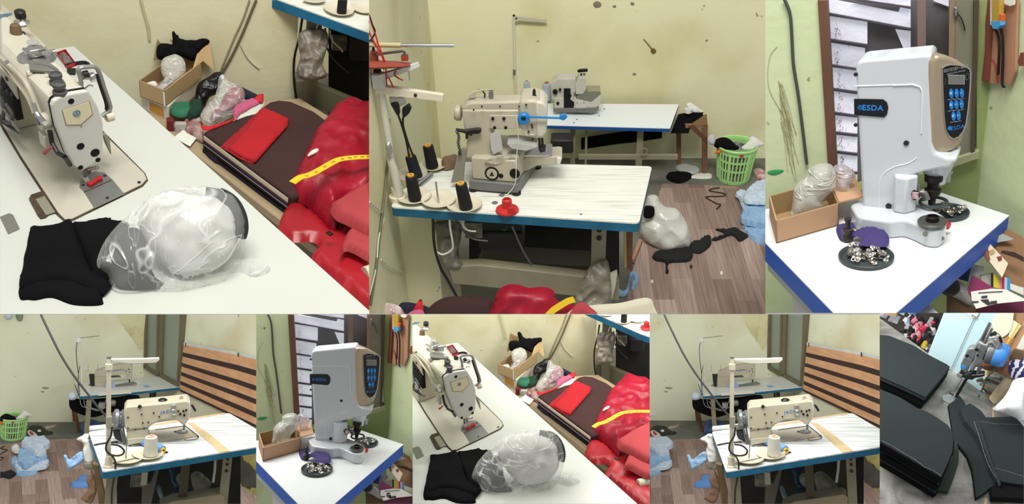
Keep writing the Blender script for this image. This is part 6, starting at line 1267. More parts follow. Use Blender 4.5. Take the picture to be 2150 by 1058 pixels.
    card('white_packet', 'white torn packet beside the printed boxes', 'packet', z4((500, 870), (530, 720), (610, 735), (615, 775), (560, 800)), 16, mat('packet_white', (206, 204, 198), .6, c2=(120, 120, 124), vs=40), 3)
    card('colour_box', 'white box with black panel behind the colour bars', 'box', z4((590, 800), (650, 790), (680, 780), (672, 870), (600, 870)), 20, mat('box_pale', (196, 192, 182), .6), 10)
    for i, (x0, x1, c, nm) in enumerate(((660, 676, (30, 30, 32), 'black'), (676, 715, (226, 206, 60), 'yellow'), (715, 732, (206, 150, 160), 'pale pink'), (732, 750, (196, 50, 80), 'magenta'), (750, 768, (180, 206, 226), 'pale blue'), (768, 788, (60, 150, 206), 'cyan'))):
        card('colour_bar', nm + ' colour bar on the printed packaging card', 'print', z4((x0, 782 + (x0 - 660) * .28), (x1, 782 + (x1 - 660) * .28), (x1, 872 + (x1 - 660) * .2), (x0, 872 + (x0 - 660) * .2)), 8, mat('bar%d' % i, c, .6), 2)
    card('packaging_card', 'white card end beside the printed colour bars', 'card', z4((788, 850), (880, 880), (880, 930), (790, 890)), 8, PAPER, 2)
    card('magenta_packet', 'crumpled magenta packet in front of the white box', 'packet', z4((500, 900), (535, 795), (580, 820), (660, 870), (680, 890), (600, 930), (520, 930)), -4, mat('magenta_foil', (150, 62, 106), .4, var=.2, vs=20), 4)
    t_ = card('label_sheet', 'white printed label sheet lying over the magenta packet', 'paper', z4((525, 905), (660, 885), (760, 890), (880, 950), (905, 965), (700, 985), (560, 1020), (530, 960)), -16, mat('label_paper', (222, 220, 210), .6, var=.03), 2, (.1, 0, .5))
    for pts in (z4((595, 935), (635, 930), (635, 945), (597, 948)), z4((590, 960), (640, 955), (660, 990), (640, 995)), z4((655, 970), (700, 965), (700, 985), (658, 988)), z4((530, 970), (575, 968), (577, 976), (532, 980)), z4((575, 910), (740, 900), (740, 904), (576, 914))):
        card('label_mark', 'black printed mark on the white label sheet', 'print', pts, -18, BLK, 1, (.1, 0, .5), group='marks on the label sheet')
    card('brown_box', 'dark brown box side at the bottom of the heap', 'box', z4((365, 930), (530, 1010), (700, 1058), (365, 1058)), 0, mat('kraft_deep', (92, 72, 52), .85), 20)
    card('magenta_sheet', 'dark magenta sheet under the label sheet', 'paper', z4((560, 1020), (700, 985), (910, 970), (910, 1058), (600, 1058)), -8, mat('magenta_deep', (96, 36, 62), .7), 6)
    card('white_film', 'clear film scrap at the top of the packaging heap', 'film', z4((680, 545), (740, 515), (815, 550), (780, 560), (700, 575)), 34, mat('milky_scrap', (190, 192, 186), .3, spec=.7), 4)
    solo(P, 'black_cap', 'black round cap hanging beside the table leg', 'knob', MB().lathe(P.nears(z4((380, 870)), hp - P.view * 10 * k)[0], nv, [(12 * k, 0), (14 * k, 3 * k), (14 * k, 10 * k), (10 * k, 14 * k)], 20), BLK) if False else solo(P, 'cable_reel', 'black round reel beside the table leg', 'reel', MB().lathe(P.nears(z4((380, 870)), hp - P.view * 10 * k)[0], nv, [(12 * k, 0), (14 * k, 3 * k), (14 * k, 10 * k), (10 * k, 14 * k)], 20), BLK)
    solo(P, 'film_bag', 'grey film bag in front of the brown box', 'bag', MB().puff(P.nears(z4((385, 920), (420, 830), (470, 850), (520, 900), (530, 1000), (440, 960)), hp + P.view * 2 * k), nv, 12 * k, 6 * k, 14 * k, 5 * k, 4 * k, .05 / k, 3), mat('grey_film', (150, 148, 142), .3, spec=.7, bump=.5, bs=40), smooth=60)
for P in (P3, P5): build_snap(P)
# ================================================================ set four: two sewing tables by a shuttered window and a striped curtain
def stripe_mat(name):
    """Printed timber-look curtain: tan boards with grain between dark bands; bands follow the cloth's own rows."""
    if name in MATS: return MATS[name]
    m = grain_mat(name, (222, 174, 130), (200, 148, 106), (.6, .6, 7), 5, .6, (.35, .75))
    return m
def build_window_room(P):
    k = P.D * P.sc / F
    zA, zB, zC, zD = Zm(0, 655, 5.159), Zm(270, 655, 5.159), Zm(0, 855, 5.211), Zm(270, 855, 5.211)
    zP = lambda *p: [(a / 2.6245 + 51.5, 655 + b / 2.6245) for a, b in p]
    nv = -P.view
    ZF, ZT, YW = -295 * k, -140 * k, 714 * k
    R1, R2 = P.z(338, 789, ZT), P.z(378, 811, ZT); rd = (R2 - R1); rd.z = 0; rd.normalize()
    rn = V((rd.y, -rd.x, 0)); rn = rn if rn.x < 0 else -rn
    cor = R1 - rd * ((YW - R1.y) / -rd.y) if rd.y < 0 else R1
    WA = wall_mat('pale_distemper', (234, 236, 208), (208, 200, 150), (150, 146, 118), sc=.8)
    # -- shell
    solo(P, 'wall_back', 'pale cream wall behind the far sewing table', 'wall', MB().par((cor.x - 900 * k, YW, ZF - 10 * k), (910 * k, 0, 0), (0, 20 * k, 0), (0, 0, 900 * k)), WA, kind='structure', smooth=0)
    solo(P, 'wall_right', 'cream side wall carrying the shuttered window', 'wall', MB().par(V((cor.x, cor.y, ZF - 10 * k)) + rd * -5 * k, rd * 900 * k, -rn * 20 * k, (0, 0, 900 * k)), WA, kind='structure', smooth=0)
    solo(P, 'floor', 'bare concrete floor beyond the plank covering', 'floor', MB().par((-900 * k, -900 * k, ZF - 10 * k), (2200 * k, 0, 0), (0, 1640 * k, 0), (0, 0, 10 * k)), CONCRETE, kind='structure')
    pq = plank_mat('vinyl_planks_far', [(124, 100, 92), (166, 142, 130), (146, 122, 112), (182, 160, 148), (136, 112, 104)], .34, .075, math.radians(82))
    solo(P, 'floor_covering', 'brown vinyl plank covering beside the near table', 'flooring', MB().prism(P.zs([(-60, 940), (60, 927), (105, 924), (170, 921), (260, 918), (560, 1000), (700, 1250), (-200, 1250)], ZF), (0, 0, 1.5 * k)), pq, kind='structure', smooth=0)
    ZG = ZF + 1.5 * k
    rw = lambda *q, d=0: [P.pl(x, y, R1 + rn * d * k, rn) for x, y in q]
    bw = lambda *q, d=0: [P.y(x, y, YW - d * k) for x, y in q]
    # plaster damage
    solo(P, 'damp_patch', 'yellow brown damp patch on wall above the window side', 'stain', MB().puff(bw(*[(250, 655), (306, 655), (305, 700), (296, 735), (280, 715), (262, 690)], d=.9), (0, -1, 0), .4 * k, 0, 6 * k, 5 * k, .1 * k, .05 / k, 3, wob=5 * k), wall_mat('damp_wall', (218, 216, 170), (192, 182, 126), (140, 130, 92), sc=5))
    for q, nm in ((((88, 813), (95, 812), (104, 814), (98, 817), (90, 816)), 'long grey plaster scrape low on the pale wall'), (((85, 821), (93, 821), (92, 824), (86, 823)), 'small grey plaster scrape under the long one')):
        solo(P, 'plaster_chip', nm, 'mark', MB().puff(bw(*q), (0, -1, 0), .7 * k, 0, 2 * k, 2 * k, .2 * k, .1 / k, 2), mat('chip_pale', (160, 160, 138), .9))
    # -- window
    w = Thing(P, 'window_1', 'shuttered window with two frosted panes in brown frame', 'window', rw((345, 730))[0]); w.root()['kind'] = 'structure'
    FR = mat('window_bronze', (112, 104, 80), .5, var=.12, vs=10); GL = mat('frosted_glass', (142, 152, 136), .3, spec=.5, var=.05, vs=3)
    def bar(n_, pts, d0, d1, m=FR, par=None): return w.part(n_, MB().prism(rw(*pts, d=d0), rn * (d1 - d0) * k), m, par, smooth=0, bevel=.3 * k)
    bar('pane', zB((215, -20), (350, -20), (340, 690), (200, 600)), 1, 3, GL); bar('pane', zB((385, -20), (620, -20), (560, 800), (365, 690)), 1, 3, GL)
    bar('frame', zB((205, -20), (225, -20), (212, 600), (190, 600)), 0, 8); bar('frame', zB((195, 570), (345, 660), (343, 698), (190, 606)), 0, 8); bar('frame', zB((340, -20), (362, -20), (350, 695), (326, 690)), 0, 9)
    bar('frame', zB((372, -20), (408, -20), (385, 680), (352, 695)), 0, 9); bar('frame', zB((358, 655), (558, 765), (555, 806), (352, 700)), 0, 9); bar('frame', zB((590, -20), (634, -20), (598, 420), (556, 806), (548, 800), (572, 420)), 0, 9)
    # -- curtain
    t = Thing(P, 'curtain', 'timber print curtain with dark bands hung along the side wall', 'curtain', rw((460, 790))[0])
    TM = stripe_mat('curtain_print'); DKB = mat('curtain_band', (62, 46, 42), .7, var=.1); NB = 22
    def edge(f, xs): return f
    xs = [378 + (545 - 378) * i / NB for i in range(NB + 1)]
    topy = lambda x: 724 + (x - 386) * .185 + max(0, x - 500) * .06
    boty = lambda x: 819 + (x - 378) * .475 
    lx = lambda v: 386 - 8 * v
    def row(v):
        out = []
        for i in range(NB + 1):
            s_ = i / NB; x = lx(v) + (548 - lx(v)) * s_; y = topy(x) * (1 - v) + boty(x) * v
            out.append(P.pl(x, y, R1 + rn * (7 + 1.6 * math.sin(i * 1.9 + v * 2) + 1.2 * math.sin(i * .7)) * k, rn))
        return out
    cuts = [(0, .16, 0), (.16, .25, 1), (.25, .39, 0), (.39, .47, 1), (.47, .59, 0), (.59, .67, 1), (.67, .79, 0), (.79, .87, 1), (.87, .975, 0), (.975, 1.02, 1)]
    for v0, v1, d_ in cuts:
        t.part('dark_band' if d_ else 'timber_band', MB().sheet([row(v0 + (v1 - v0) * j / 3) for j in range(4)], 1 * k, rn), DKB if d_ else TM, smooth=60)
    t.part('top_hem', MB().sheet([[p + UPZ * 7 * k for p in row(0)], row(0)], 1 * k, rn), mat('hem_white', (206, 212, 206), .6), smooth=60)
    for x in (390, 500): t.part('hook', MB().tube(rw((x, topy(x) - 5), (x, topy(x) + 3), d=10), 1.3 * k, 6), DARK)
    # dark grey patch and peeling yellow islands below the table, far right
    PD = mat('dark_patch_grey', (76, 74, 66), .9, var=.3, vs=10); 
    solo(P, 'dark_wall_patch', 'dark grey patch low on side wall, paint peeled', 'plaster patch', MB().puff(rw((488, 955), (545, 945), (552, 1000), (548, 1075), (520, 1060), (495, 1020), (485, 985), d=.9), rn, .5 * k, 0, 6 * k, 6 * k, .2 * k, .05 / k, 2, wob=6 * k), PD)
    for pts, nm in ((zD((1240, 520), (1330, 505), (1410, 500), (1410, 700), (1340, 640), (1280, 590)), 'peeling yellow paint island near the table edge'), (zD((1100, 790), (1200, 760), (1260, 880), (1410, 900), (1410, 1080), (1180, 1080), (1130, 960), (1085, 840)), 'large peeling yellow paint island near the floor')):
        solo(P, 'paint_island', nm, 'paint patch', MB().puff(rw(*pts, d=2.0), rn, .7 * k, 0, 4 * k, 4 * k, .3 * k, .06 / k, 4, wob=5 * k), mat('old_yellow_paint', (160, 152, 92), .8, var=.2, vs=14))
    # -- hanging things cut by the top edge, seen against the wall
    solo(P, 'cloth_bundle', 'green and tan cloth bundle hanging high on the wall', 'cloth', MB().puff(bw((33, 640), (47, 640), (48, 668), (42, 674), (34, 666), d=8), (0, -1, 0), 6 * k, 6 * k, 7 * k, 4 * k, 2 * k, .1 / k, 3), mat('green_tan', (70, 150, 110), .8, c2=(196, 150, 120), vs=12), smooth=60)
    solo(P, 'cloth_bundle', 'pale blue cloth hung beside the green bundle high up', 'cloth', MB().puff(bw((8, 640), (27, 640), (26, 666), (16, 670), (10, 664), d=8), (0, -1, 0), 5 * k, 5 * k, 7 * k, 4 * k, 2 * k, .1 / k, 6), SKYW, smooth=60)
    # -- far table
    ft = lambda x, y, z=0: P.z(x, y, ZT + z * k)
    t = Thing(P, 'sewing_table', 'far sewing table with white top under the window', 'table', ft(270, 815))
    tt = [ft(168, 831), ft(274, 823), ft(377, 812), ft(338, 790), ft(157, 803)]
    t.part('tabletop', MB().prism(tt, (0, 0, -1.5 * k)), mat('white_laminate3', (214, 218, 212), .3, var=.03), smooth=0)
    t.part('teal_edge', MB().prism([p - UPZ * 1.5 * k for p in tt], (0, 0, -6.5 * k)), mat('teal_edge_far', (26, 100, 132), .5, var=.2, vs=10), smooth=0)
    for (x, y, wd, dy) in ((187, 838, 11, 14), (325, 822, 10, 30), (318, 822, 5, 50)):
        p = P.z(x, y, ZT - 8 * k) + V((0, dy * k, 0)); t.part('leg', MB().par(V((p.x - wd / 2 * k, p.y, ZF)), (wd * k, 0, 0), (0, 6 * k, 0), (0, 0, ZT - ZF - 8 * k)), FRAME if wd > 10 else mat('leg_brown', (78, 70, 50), .7))
    yf = ft(200, 828).y
    f = lambda *q, d=0: [P.y(x, y, yf + d * k) for x, y in q]
    t.part('motor', MB().lathe(f((236, 846))[0], V((1, 0, 0)), [(6 * k, -7 * k), (8 * k, -5 * k), (8 * k, 5 * k), (4 * k, 8 * k)], 16), GREYM); t.part('motor_bracket', MB().box(f((214, 850), d=4)[0], 14 * k, 10 * k, 14 * k), STEEL)
    for q in (((168, 838), (172, 852), (190, 858), (208, 862), (222, 855)), ((180, 842), (190, 855), (205, 860)), ((225, 826), (222, 842), (215, 858)), ((176, 840), (178, 850), (188, 862))): t.part('cable', MB().tube(f(*q, d=-4), .8 * k, 6, 4), mat('wire_grey', (150, 150, 146), .5))
    solo(P, 'paper_sheet', 'white paper sheet hanging over far table front edge', 'paper', MB().prism(P.zs([(205, 826), (274, 818), (276, 826), (206, 831)], ZT + 1 * k), (0, 0, .8 * k)), PAPER, smooth=0)
    solo(P, 'blue_tag', 'small light blue card on the far table top', 'card', MB().prism(P.zs(zB((155, 800), (200, 790), (245, 808), (190, 820)), ZT + .3 * k), (0, 0, .6 * k)), mat('tag_blue', (140, 176, 204), .6), smooth=0)
    # far machine
    ym = ft(240, 812).y
    g = lambda *q, d=0: [P.y(x, y, ym + d * k) for x, y in q]
    t = Thing(P, 'sewing_machine', 'far cream sewing machine with motor pulleys beside the window', 'sewing machine', ft(240, 812)); t.minz = ZT + .15 * k
    sl = lambda n_, pts, d, wd, m=EN2, b=1.2: t.part(n_, MB().prism(g(*pts, d=d), (0, wd * k, 0)), m, bevel=b * k if b else 0)
    sl('column', zP((385, 345), (472, 345), (472, 440), (385, 440)), 0, 22); sl('arm', zP((385, 335), (480, 300), (575, 288), (592, 295), (592, 355), (585, 372), (565, 372), (555, 345), (480, 352), (472, 356), (385, 356)), -1, 24); sl('base_plate', zP((470, 408), (600, 385), (622, 398), (500, 428)), 0, 4, GREYM, 0)
    sl('needle_bar', zP((574, 370), (582, 370), (581, 395), (575, 395)), 5, 4, DARK, 0); sl('dark_bracket', zP((355, 345), (385, 345), (382, 440), (368, 440), (362, 400)), 2, 8, DARK, .5); sl('base', zP((350, 420), (385, 415), (385, 440), (352, 440)), 4, 16, EN2)
    for q, r in zip(zP((575, 315), (560, 325), (578, 330), (570, 345), (545, 320), (425, 385), (460, 385)), (2.4, 2, 2, 1.6, 1.6, 1, 1)): t.part('screw', MB().disc(g(q, d=-1.6)[0], (0, -1, 0), r * .55 * k, 1.2 * k, 10), BLK)
    t.part('brand_strip', MB().prism(g(*zP((485, 322), (538, 315), (538, 320), (485, 327)), d=-1.4), (0, 1 * k, 0)), mat('print_blue', (96, 116, 160), .5)); sl('side_flap', zP((470, 352), (520, 352), (530, 360), (480, 362)), 10, 6, GREYM, 0)
    for x in (350, 403): t.part('spool_pin', MB().tube(g(*zP((x, 290), (x, 325)), d=8), .6 * k, 6), STEEL); t.part('spool_plate', MB().lathe(g(*zP((x, 330)), d=8)[0], UPZ, [(9 * k, 0), (9.5 * k, 1 * k), (2 * k, 2 * k)], 20), CREAMP)
    solo(P, 'paper_cone', 'light blue rounded card standing before the far machine', 'card', MB().prism(g(*zP((443, 440), (444, 400), (455, 378), (470, 372), (490, 385), (503, 410), (506, 438)), d=-9), (0, 1.2 * k, 0)), mat('card_blue', (150, 168, 200), .7), smooth=0)
    for i, x in enumerate((398, 418)): 
        c = g(*zP((x, 427)), d=-6)[0]; solo(P, 'thread_tube', ('empty orange thread tube lying first before the far machine', 'orange thread tube lying second beside the blue card')[i], 'thread tube', MB().lathe(c, V((.3, -1, 0)), [(2 * k, 0), (3.6 * k, 0), (3.6 * k, -14 * k), (2 * k, -14 * k), (2 * k, 0)], 18), mat('tube_orange2', (226, 156, 40), .5))
    # far thread stand
    ps = ft(172, 829); yp = ps.y; h = lambda *q, d=0: [P.y(x, y, yp + d * k) for x, y in q]
    t = Thing(P, 'thread_stand', 'thin white thread stand on the far table corner', 'thread stand', ps); t.minz = ZT + .15 * k
    t.part('pole', MB().tube([ps] + h((170, 775), (166, 716)), 1.9 * k, 10), WHITE_STAND := mat('stand_white', (214, 212, 196), .5)); t.part('joint', MB().tube(h((171, 772), (171.5, 800)), 2.8 * k, 8), WHITE_STAND); t.part('arm', MB().tube(h((167, 709.5), (209, 705)), .9 * k, 6), GREYM)
    t.part('head_block', MB().box(h((165, 714))[0], 10 * k, 6 * k, 11 * k), mat('block_white', (216, 218, 224), .5), bevel=1.5 * k); t.part('cable', MB().tube(h(*zA((835, 330), (825, 420), (835, 560), (850, 680), (845, 780), (850, 960)), d=-3), .9 * k, 6, 4), WIREB); t.part('cable', MB().tube(h(*zA((865, 580), (848, 700), (860, 850), (862, 975)), d=-4), .7 * k, 6, 4), WIREB)
    # stuff around the far table
    solo(P, 'black_cloth', 'wide black cloth hanging in front of the far table', 'cloth', MB().puff(f((145, 842), (150, 835), (175, 838), (230, 835), (288, 829), (291, 845), (285, 857), (255, 862), (225, 868), (195, 876), (165, 868), (148, 858), d=26), (0, -1, 0), 5 * k, 4 * k, 8 * k, 6 * k, 3 * k, .04 / k, 4), BLACKCLOTH, smooth=60)
    solo(P, 'white_cloth', 'white and blue cloth heap at the far table end', 'cloth', MB().puff(P.nears(zA((738, 905), (760, 870), (800, 870), (840, 905), (830, 940), (780, 955), (745, 940)), f((150, 836), d=20)[0]), nv, 8 * k, 6 * k, 9 * k, 3 * k, 3 * k, .08 / k, 3), SKYW, smooth=60)
    sp = P.z(170, 908, ZF); yy = sp.y; q = lambda *a, d=0: [P.y(x, y, yy + d * k) for x, y in a]
    t = Thing(P, 'timber_stool', 'rough timber stool legs under the black cloth', 'stool', sp)
    t.part('leg', MB().prism(q((152, 857), (159, 857), (169, 906), (163, 907)), (0, 6 * k, 0)), WOOD); t.part('leg', MB().prism(q((150, 857), (154, 857), (158, 885), (153, 885), d=30), (0, 6 * k, 0)), WOOD); t.part('seat_board', MB().prism(q((150, 853), (212, 856), (212, 861), (150, 858)), (0, 40 * k, 0)), WOOD)
    solo(P, 'blue_bag', 'shiny blue plastic bag on the floor under far table', 'bag', MB().puff(P.nears([(173, 912), (172, 890), (178, 882), (192, 880), (205, 884), (213, 890), (212, 912)], P.z(192, 912, ZF) + UPZ * 12 * k), nv, 12 * k, 10 * k, 14 * k, 4 * k, 4 * k, .07 / k, 3, floor=ZF), mat('blue_film', (70, 104, 160), .25, var=.3, vs=30, bump=.4, bs=60), smooth=60)
    # -- basket and floor heaps
    bc = P.z(27, 918, ZF); hb = P.rise(bc, 874)
    if P is P4 or True:
        basket(P, 'light green slotted laundry basket piled with clothes', bc, 29 * k, 24.5 * k, hb)
        solo(P, 'scrap_fill', 'dark fabric scraps filling the green basket', 'scraps', MB().lathe(bc + UPZ * 3 * k, UPZ, [(20 * k, 0), (24 * k, hb * .5), (26 * k, hb * .85), (.001, hb * .95)], 18), mat('scrap_dark', (40, 44, 44), .9, c2=(150, 150, 150), vs=60), kind='stuff')
        bt = bc + UPZ * hb
        for nm, lb, pts, hh, m in (('black_cloth', 'black cloth on top of the basket', zC((0, 110), (60, 70), (120, 85), (180, 120), (170, 145), (60, 160), (0, 150)), 9, BLACKCLOTH), ('white_cloth', 'white cloth hanging out of the basket side', zC((170, 130), (240, 60), (275, 35), (345, 80), (340, 100), (300, 105), (250, 140)), 8, mat('white_cotton', (222, 222, 214), .85)), ('orange_packet', 'orange packet at the basket front', zC((0, 160), (30, 150), (60, 165), (20, 190), (0, 190)), 4, mat('orange_paper', (226, 110, 46), .6))):
            solo(P, nm, lb, 'cloth' if 'cloth' in nm else 'packet', MB().puff(P.nears(pts, bt + P.view * -12 * k), nv, hh * k, hh * .7 * k, hh * k, 3 * k, 2 * k, .08 / k, len(lb)), m, smooth=60)
    def lay(name, label, cat, pts, hh, m, R=6, sp_=3.5, wr=2, wf=.06, seed=1, z=0, **kw):
        return solo(P, name, label, cat, MB().puff(P.zs(pts, ZG + z * k), UPZ, hh * k, 0, R * k, sp_ * k, wr * k, wf / k, seed, floor=ZG + z * k, **kw), m, smooth=60)
    lay('printed_shirt', 'dark printed shirt with white panels on the concrete', 'shirt', zC((300, 250), (350, 210), (460, 215), (520, 265), (580, 275), (560, 300), (440, 310), (355, 335), (330, 300)), 4, mat('shirt_dark', (46, 52, 42), .85), z=-1.5)
    lay('printed_cloth', 'white and red printed panel on the dark shirt', 'panel', zC((298, 270), (340, 255), (410, 305), (350, 335)), 2, mat('panel_white', (214, 208, 202), .7), z=3, R=2, wr=.4); lay('red_band', 'red band across the white shirt panel', 'print', zC((322, 270), (340, 262), (370, 295), (345, 305)), 1, mat('band_red', (196, 50, 70), .7), z=5.2, R=2, wr=.2); lay('printed_cloth', 'second white panel on the dark shirt', 'panel', zC((410, 250), (440, 245), (448, 265), (420, 270)), 1, PAPER, z=5, R=2, wr=.2)
    lay('paper_scrap', 'torn brown paper on the concrete by the wall', 'paper', zC((490, 235), (500, 210), (570, 200), (620, 185), (590, 215), (530, 235)), 1.5, mat('paper_tan', (172, 158, 130), .8), z=-1.5, R=2, wr=.5)
    for nm, pts, hh, m, z, sd in (('light blue cloth corner lowest in the floor pile', zC((115, 600), (180, 560), (300, 640), (400, 700), (390, 740), (200, 755), (160, 690)), 9, SKY, 0, 7), ('blue edged pale cloth folded across the pile', zC((160, 660), (200, 570), (280, 600), (400, 590), (530, 610), (520, 660), (440, 690), (220, 700)), 13, SKYW, 6, 5), ('light blue cloth folds in the middle of the pile', zC((190, 560), (230, 480), (300, 470), (420, 500), (520, 570), (440, 600), (300, 670), (210, 640)), 16, SKY, 14, 9), ('white blue cloth topmost on the floor pile', zC((235, 430), (265, 370), (330, 365), (460, 350), (545, 410), (535, 450), (480, 480), (510, 520), (400, 540), (300, 470)), 16, SKYW, 24, 3), ('white rolled cuff at the pile edge', zC((120, 455), (180, 430), (220, 470), (215, 500), (160, 500)), 9, mat('white_cotton', (222, 222, 214), .85), 12, 2)):
        lay('folded_cloth', nm, 'cloth', pts, hh * .55, m, R=1.8, sp_=1.8, wr=3.4, wf=.11, seed=sd, z=z, ridge=.9, wob=2.2 * k)
    lay('black_strap', 'black strap end at the edge of the plank floor', 'strap', zC((-60, 740), (60, 720), (120, 700), (175, 735), (110, 785), (20, 770), (-60, 800)), 6, mat('black_strap', (26, 28, 28), .9), seed=4)
    solo(P, 'zigzag_cord', 'dark zigzag cord beside the basket on the planks', 'cord', MB().tube(P.zs(zC((50, 425), (5, 450), (80, 465), (20, 500), (-20, 545), (35, 548), (5, 580)), ZG + 1 * k), 1.1 * k, 6, 3), mat('cord_brown', (58, 40, 30), .7), smooth=60)
    solo(P, 'thread_bits', 'loose grey threads in front of the basket', 'threads', MB().tube(P.zs(zC((0, 390), (40, 400), (90, 395), (150, 405)), ZG), .6 * k, 5, 3).tube(P.zs(zC((20, 405), (80, 385), (130, 400)), ZG), .6 * k, 5, 3), mat('thread_grey', (120, 130, 140), .8), kind='stuff')
    # -- near table
    t = Thing(P, 'sewing_table', 'near sewing table, white streaked top with beige tape', 'table', P.z(370, 950))
    top = rnd_poly([P.z(*a) for a in ((216, 990), (588, 930), (481, 867), (186, 906))], 5 * k)
    LAM2 = grain_mat('streaked_laminate_far', (226, 230, 228), (168, 174, 172), (1.0, 26, 1), 3.2, thr=(.48, .66), amount=.85, rot=.12)
    t.part('tabletop', MB().prism(top, (0, 0, -2 * k)), LAM2, smooth=0); t.part('teal_edge', MB().prism([p - UPZ * 2 * k for p in top], (0, 0, -10.5 * k)), mat('teal_edge_near', (24, 100, 134), .5, var=.2, vs=9), smooth=30)
    TP = mat('masking_tape', (202, 180, 138), .6, var=.1, vs=30)
    t.part('tape_strip', MB().prism(P.zs(zD((640, 165), (715, 175), (905, 310), (1110, 480), (995, 497), (800, 320)), .1 * k), (0, 0, .5 * k)), TP, label='beige tape strip', smooth=0); t.part('tape_strip', MB().prism(P.zs(zD((225, 195), (540, 140), (950, 75), (1060, 62), (1050, 76), (760, 118), (560, 160), (240, 208)), .1 * k), (0, 0, .5 * k)), TP, label='beige tape strip', smooth=0)
    zt = -12.5 * k
    def leg(x, y, wd, dy, m, dp=8):
        p = P.z(x, y, zt) + V((0, dy * k, 0)); p = P.y(x, y + 2, p.y)
        t.part('leg', MB().par(V((p.x - wd / 2 * k, p.y, ZF)), (wd * k, 0, 0), (0, dp * k, 0), (0, 0, zt - ZF)), m); return p
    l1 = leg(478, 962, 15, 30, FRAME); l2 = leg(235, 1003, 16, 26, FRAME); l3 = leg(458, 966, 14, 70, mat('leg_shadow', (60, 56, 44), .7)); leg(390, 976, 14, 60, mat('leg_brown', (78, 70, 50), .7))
    for dz in (14, 24, 36): t.part('leg_hole', MB().disc(V((l1.x, l1.y - .3 * k, zt - dz * k)), (0, -1, 0), 2.6 * k, 1.4 * k, 10), DARK)
    yb = l1.y
    n = lambda *a, d=0: [P.y(x, y, yb + d * k) for x, y in a]
    t.part('treadle', MB().prism(n(*zD((340, 1090), (480, 1030), (1010, 955), (1050, 985), (1045, 1090)), d=-4), (0, 30 * k, 0)), mat('treadle_tan', (150, 140, 112), .6)); t.part('motor', MB().box(n((289, 1003), d=30)[0], 22 * k, 26 * k, 22 * k), mat('bracket_grey', (128, 124, 108), .6)); t.part('motor_bracket', MB().box(n((303, 1002), d=20)[0], 10 * k, 12 * k, 24 * k), mat('bracket_cream', (176, 170, 150), .6), bevel=1 * k)
    t.part('belt_guard', MB().prism(n(*zD((150, 840), (240, 830), (300, 690), (330, 690), (290, 870), (240, 1080), (140, 1080)), d=30), (0, 8 * k, 0)), mat('dim_board', (96, 92, 78), .7)); t.part('pedal_rod', MB().tube(n(*zD((950, 575), (945, 680), (925, 820)), d=-2), 2.2 * k, 8), mat('rod_pale', (172, 172, 158), .5))
    solo(P, 'shade_backdrop', 'dark sheet added as shade behind the near table legs', 'backdrop', MB().sheet([[P.y(x, y, yb + (110 + 8 * ((i + j) % 2)) * k) for j, y in enumerate((940, 990, 1030, 1080))] for i, x in enumerate((245, 290, 340, 400, 450, 490, 505))], 2 * k, (0, 1, 0)), mat('shade_black', (34, 33, 28), .9), smooth=60)  # added dark sheet, its colour stands for the shade under the table
    hp = n((385, 1035), d=50)[0]
    def heap(name, label, cat, pts, p, hf, m, wr=4, wf=.06, seed=1, R=10): return solo(P, name, label, cat, MB().puff(P.nears(pts, p), nv, hf * k, hf * .6 * k, R * k, 4 * k, wr * k, wf / k, seed), m, smooth=60)
    heap('blue_cloth', 'dark teal cloth heap under the near table', 'cloth', zD((480, 930), (520, 890), (620, 880), (720, 930), (710, 1000), (600, 1020), (500, 1010)), hp, 8, mat('teal_cloth', (40, 76, 96), .85, var=.25, vs=20), seed=3); heap('blue_cloth', 'hanging strip of teal cloth under the table middle', 'cloth', zD((440, 660), (500, 670), (520, 800), (560, 880), (540, 900), (480, 830), (455, 740)), hp, 5, mat('teal_cloth', (40, 76, 96), .85), seed=6, R=5)
    heap('film_heap', 'grey crumpled plastic sheet heap under the near table', 'plastic sheet', zD((680, 740), (760, 700), (850, 760), (960, 880), (1000, 940), (860, 970), (740, 960), (700, 860)), hp + V((0, -6 * k, 0)), 10, mat('dusty_film2', (138, 134, 116), .4, var=.2, vs=12, spec=.6, bump=.4, bs=30), seed=8); heap('white_scrap', 'white fluffy scraps by the brown table post', 'scrap', zD((520, 760), (560, 720), (600, 740), (590, 860), (540, 840)), hp + V((0, 4 * k, 0)), 5, mat('scrap_pale', (160, 160, 150), .9, var=.2, vs=40), seed=2, R=5)
    heap('blue_pipe', 'pale blue grey strip standing under the table', 'strip', zD((300, 870), (345, 865), (385, 1000), (350, 1010)), hp + V((0, -14 * k, 0)), 3, mat('strip_blue', (110, 134, 140), .7), wr=.5, R=4)
    solo(P, 'crate', 'weathered wooden crate end at the left of near table', 'crate', MB().prism([P.y(x, y, l2.y + 6 * k) for x, y in zC((1015, 620), (1080, 640), (1145, 960), (1140, 1090), (1085, 1090), (1060, 900))], (0, 10 * k, 0)), mat('crate_wood', (124, 104, 70), .8, var=.2, vs=12))
    # near machine
    mb = P.z(300, 935); ym = P.z(290, 938).y
    g = lambda *a, d=0: [P.y(x, y, ym + d * k) for x, y in a]
    t = Thing(P, 'sewing_machine', 'near cream lockstitch sewing machine with grey pulley on the streaked table', 'sewing machine', mb); t.minz = .15 * k
    def sl(n_, pts, d, wd, m=EN2, b=1.6, par=None): return t.part(n_, MB().prism(g(*pts, d=d), (0, wd * k, 0)), m, par, bevel=b * k if b else 0, seg=3)
